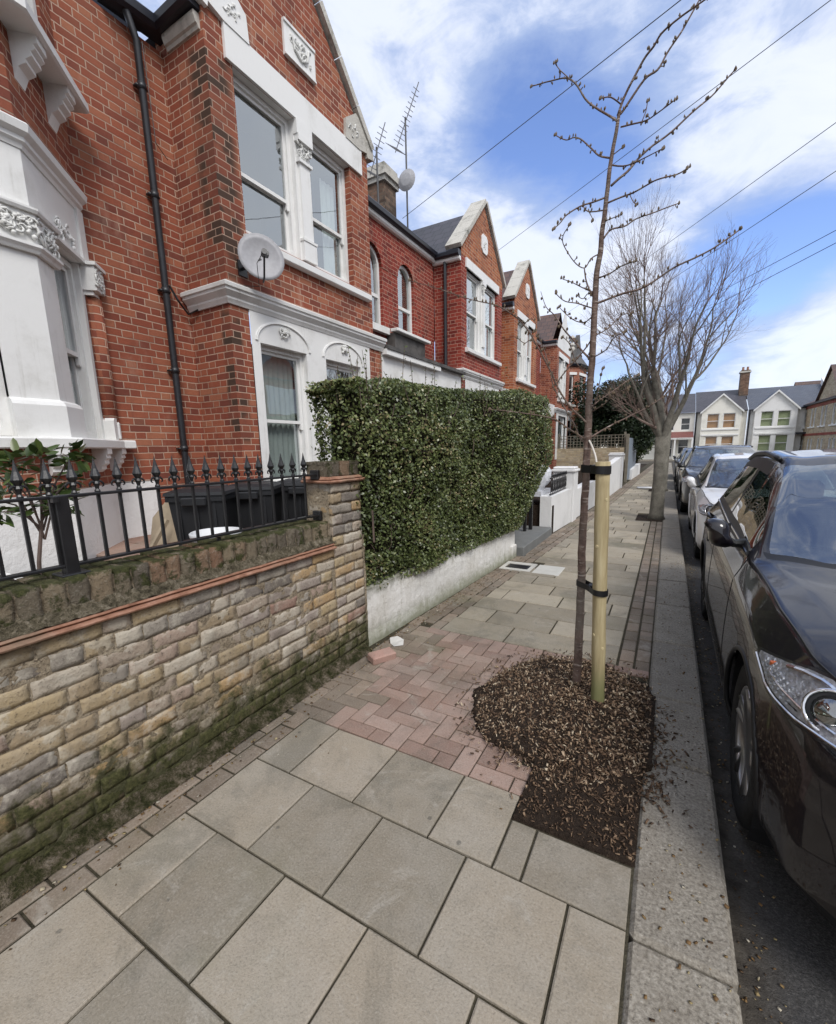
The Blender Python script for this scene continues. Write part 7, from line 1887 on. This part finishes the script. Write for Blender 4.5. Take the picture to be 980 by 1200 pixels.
# project direction on a cloud deck
zz = k.M('ADD', k.M('MAXIMUM', q[2], 0.0), .14)
deck = k.comb(k.M('DIVIDE', q[0], zz), k.M('DIVIDE', q[1], zz), 0)
def dirv(u, v):
    a = RC @ np.array([u - CAM_X, CAM_Y - v, CAM_F]); a /= np.linalg.norm(a); return tuple(float(x) for x in a)
n1 = k.noise(k.V('MULTIPLY', deck, (1.0, 1.0, 1)), .9, 7, .6, .6)
n2 = k.noise(k.V('ADD', d, (3, 1, 7)), 3.2, 6, .6, .5)
n4 = k.noise(k.V('MULTIPLY', k.V('ADD', d, (2, 5, 1)), (1, 1, 2.2)), 8, 7, .62, .3)
cov = k.M('ADD', k.M('ADD', k.M('MULTIPLY', n1, .5), k.M('MULTIPLY', n2, .4)), k.M('MULTIPLY', k.M('SUBTRACT', n4, .28), .42))
def lobe(u, v, width, amt):
    global cov
    dt = k.V('DOT_PRODUCT', d, dirv(u, v)); g = k.M('POWER', k.M('MAXIMUM', dt, 0), 1 / (1 - math.cos(R(width))) * .7)
    cov = k.M('ADD', cov, k.M('MULTIPLY', g, amt))
for a in SKY_LOBES: lobe(*a)
back = k.M('MULTIPLY', k.step(k.V('DOT_PRODUCT', d, (.2, -.95, 0)), -.25, .35), .3)  # unseen cloud cover added behind the camera to make the light less blue
cov = k.M('ADD', cov, back)
side = k.M('MULTIPLY', k.step(k.V('DOT_PRODUCT', d, (.78, .5, .36)), .55, .85), .3); cov = k.M('ADD', cov, side)  # unseen cloud added right of the view so upper windows reflect greyer
m1 = k.step(cov, .30, .64)
n3 = k.noise(k.V('MULTIPLY', d, (1, 1, 2)), 7, 7, .62, .7)
thick = k.step(k.M('ADD', cov, k.M('MULTIPLY', k.M('SUBTRACT', n3, .5), .7)), .5, .8)
cl = k.mix(thick, (2.7, 3.4, 5.0, 1), (5.5, 5.8, 6.5, 1))
cl = k.mix(k.M('MULTIPLY', k.step(n3, .5, .75), .35), cl, (3.4, 4.0, 5.4, 1))
cl = k.mix(k.step(k.M('ADD', back, side), .1, .3), cl, (6.1, 6.25, 6.5, 1))
col_ = k.mix(k.M('MULTIPLY', m1, k.M('ADD', .72, k.M('MULTIPLY', n3, .3))), k.mix(1.0, sky.outputs[0], (1.1, 1.14, 1.42, 1), 'MULTIPLY'), cl)
nt.links.new(col_, bg.inputs[0]); bg.inputs[1].default_value = .105
sun = bpy.data.lights.new('sun', 'SUN'); sun.energy = 1.5; sun.angle = R(22); sun.color = (1, .965, .925); so = bpy.data.objects.new('sun', sun); col.objects.link(so)
az = R(SUN_AZ); el = R(SUN_EL); sd_ = Vector((math.sin(az) * math.cos(el), math.cos(az) * math.cos(el), math.sin(el))); so.rotation_euler = sd_.to_track_quat('Z', 'Y').to_euler(); so.location = sd_ * 30
cam = bpy.data.cameras.new('camera'); co = bpy.data.objects.new('camera', cam); col.objects.link(co); sc.camera = co
cam.sensor_width = 36; cam.sensor_fit = 'AUTO'; cam.lens = CAM_F / 1200 * 36; cam.shift_y = (CAM_Y - 600) / 1200; cam.clip_end = 800; cam.clip_start = .03
Mx = Matrix(((RC[0][0], RC[0][1], -RC[0][2], 0), (RC[1][0], RC[1][1], -RC[1][2], 0), (RC[2][0], RC[2][1], -RC[2][2], CAM_H), (0, 0, 0, 1)))
co.matrix_world = Mx
sc.view_settings.view_transform = 'Standard'; sc.view_settings.look = 'None'; sc.view_settings.exposure = .76; sc.view_settings.gamma = 1
sc.cycles.max_bounces = 6; sc.cycles.diffuse_bounces = 3; sc.cycles.glossy_bounces = 4; sc.cycles.transmission_bounces = 4; sc.cycles.transparent_max_bounces = 12; sc.cycles.caustics_reflective = False; sc.cycles.caustics_refractive = False
sc.cycles.use_denoising = True
for o in bpy.data.objects:
    if '_o' in o: del o['_o']
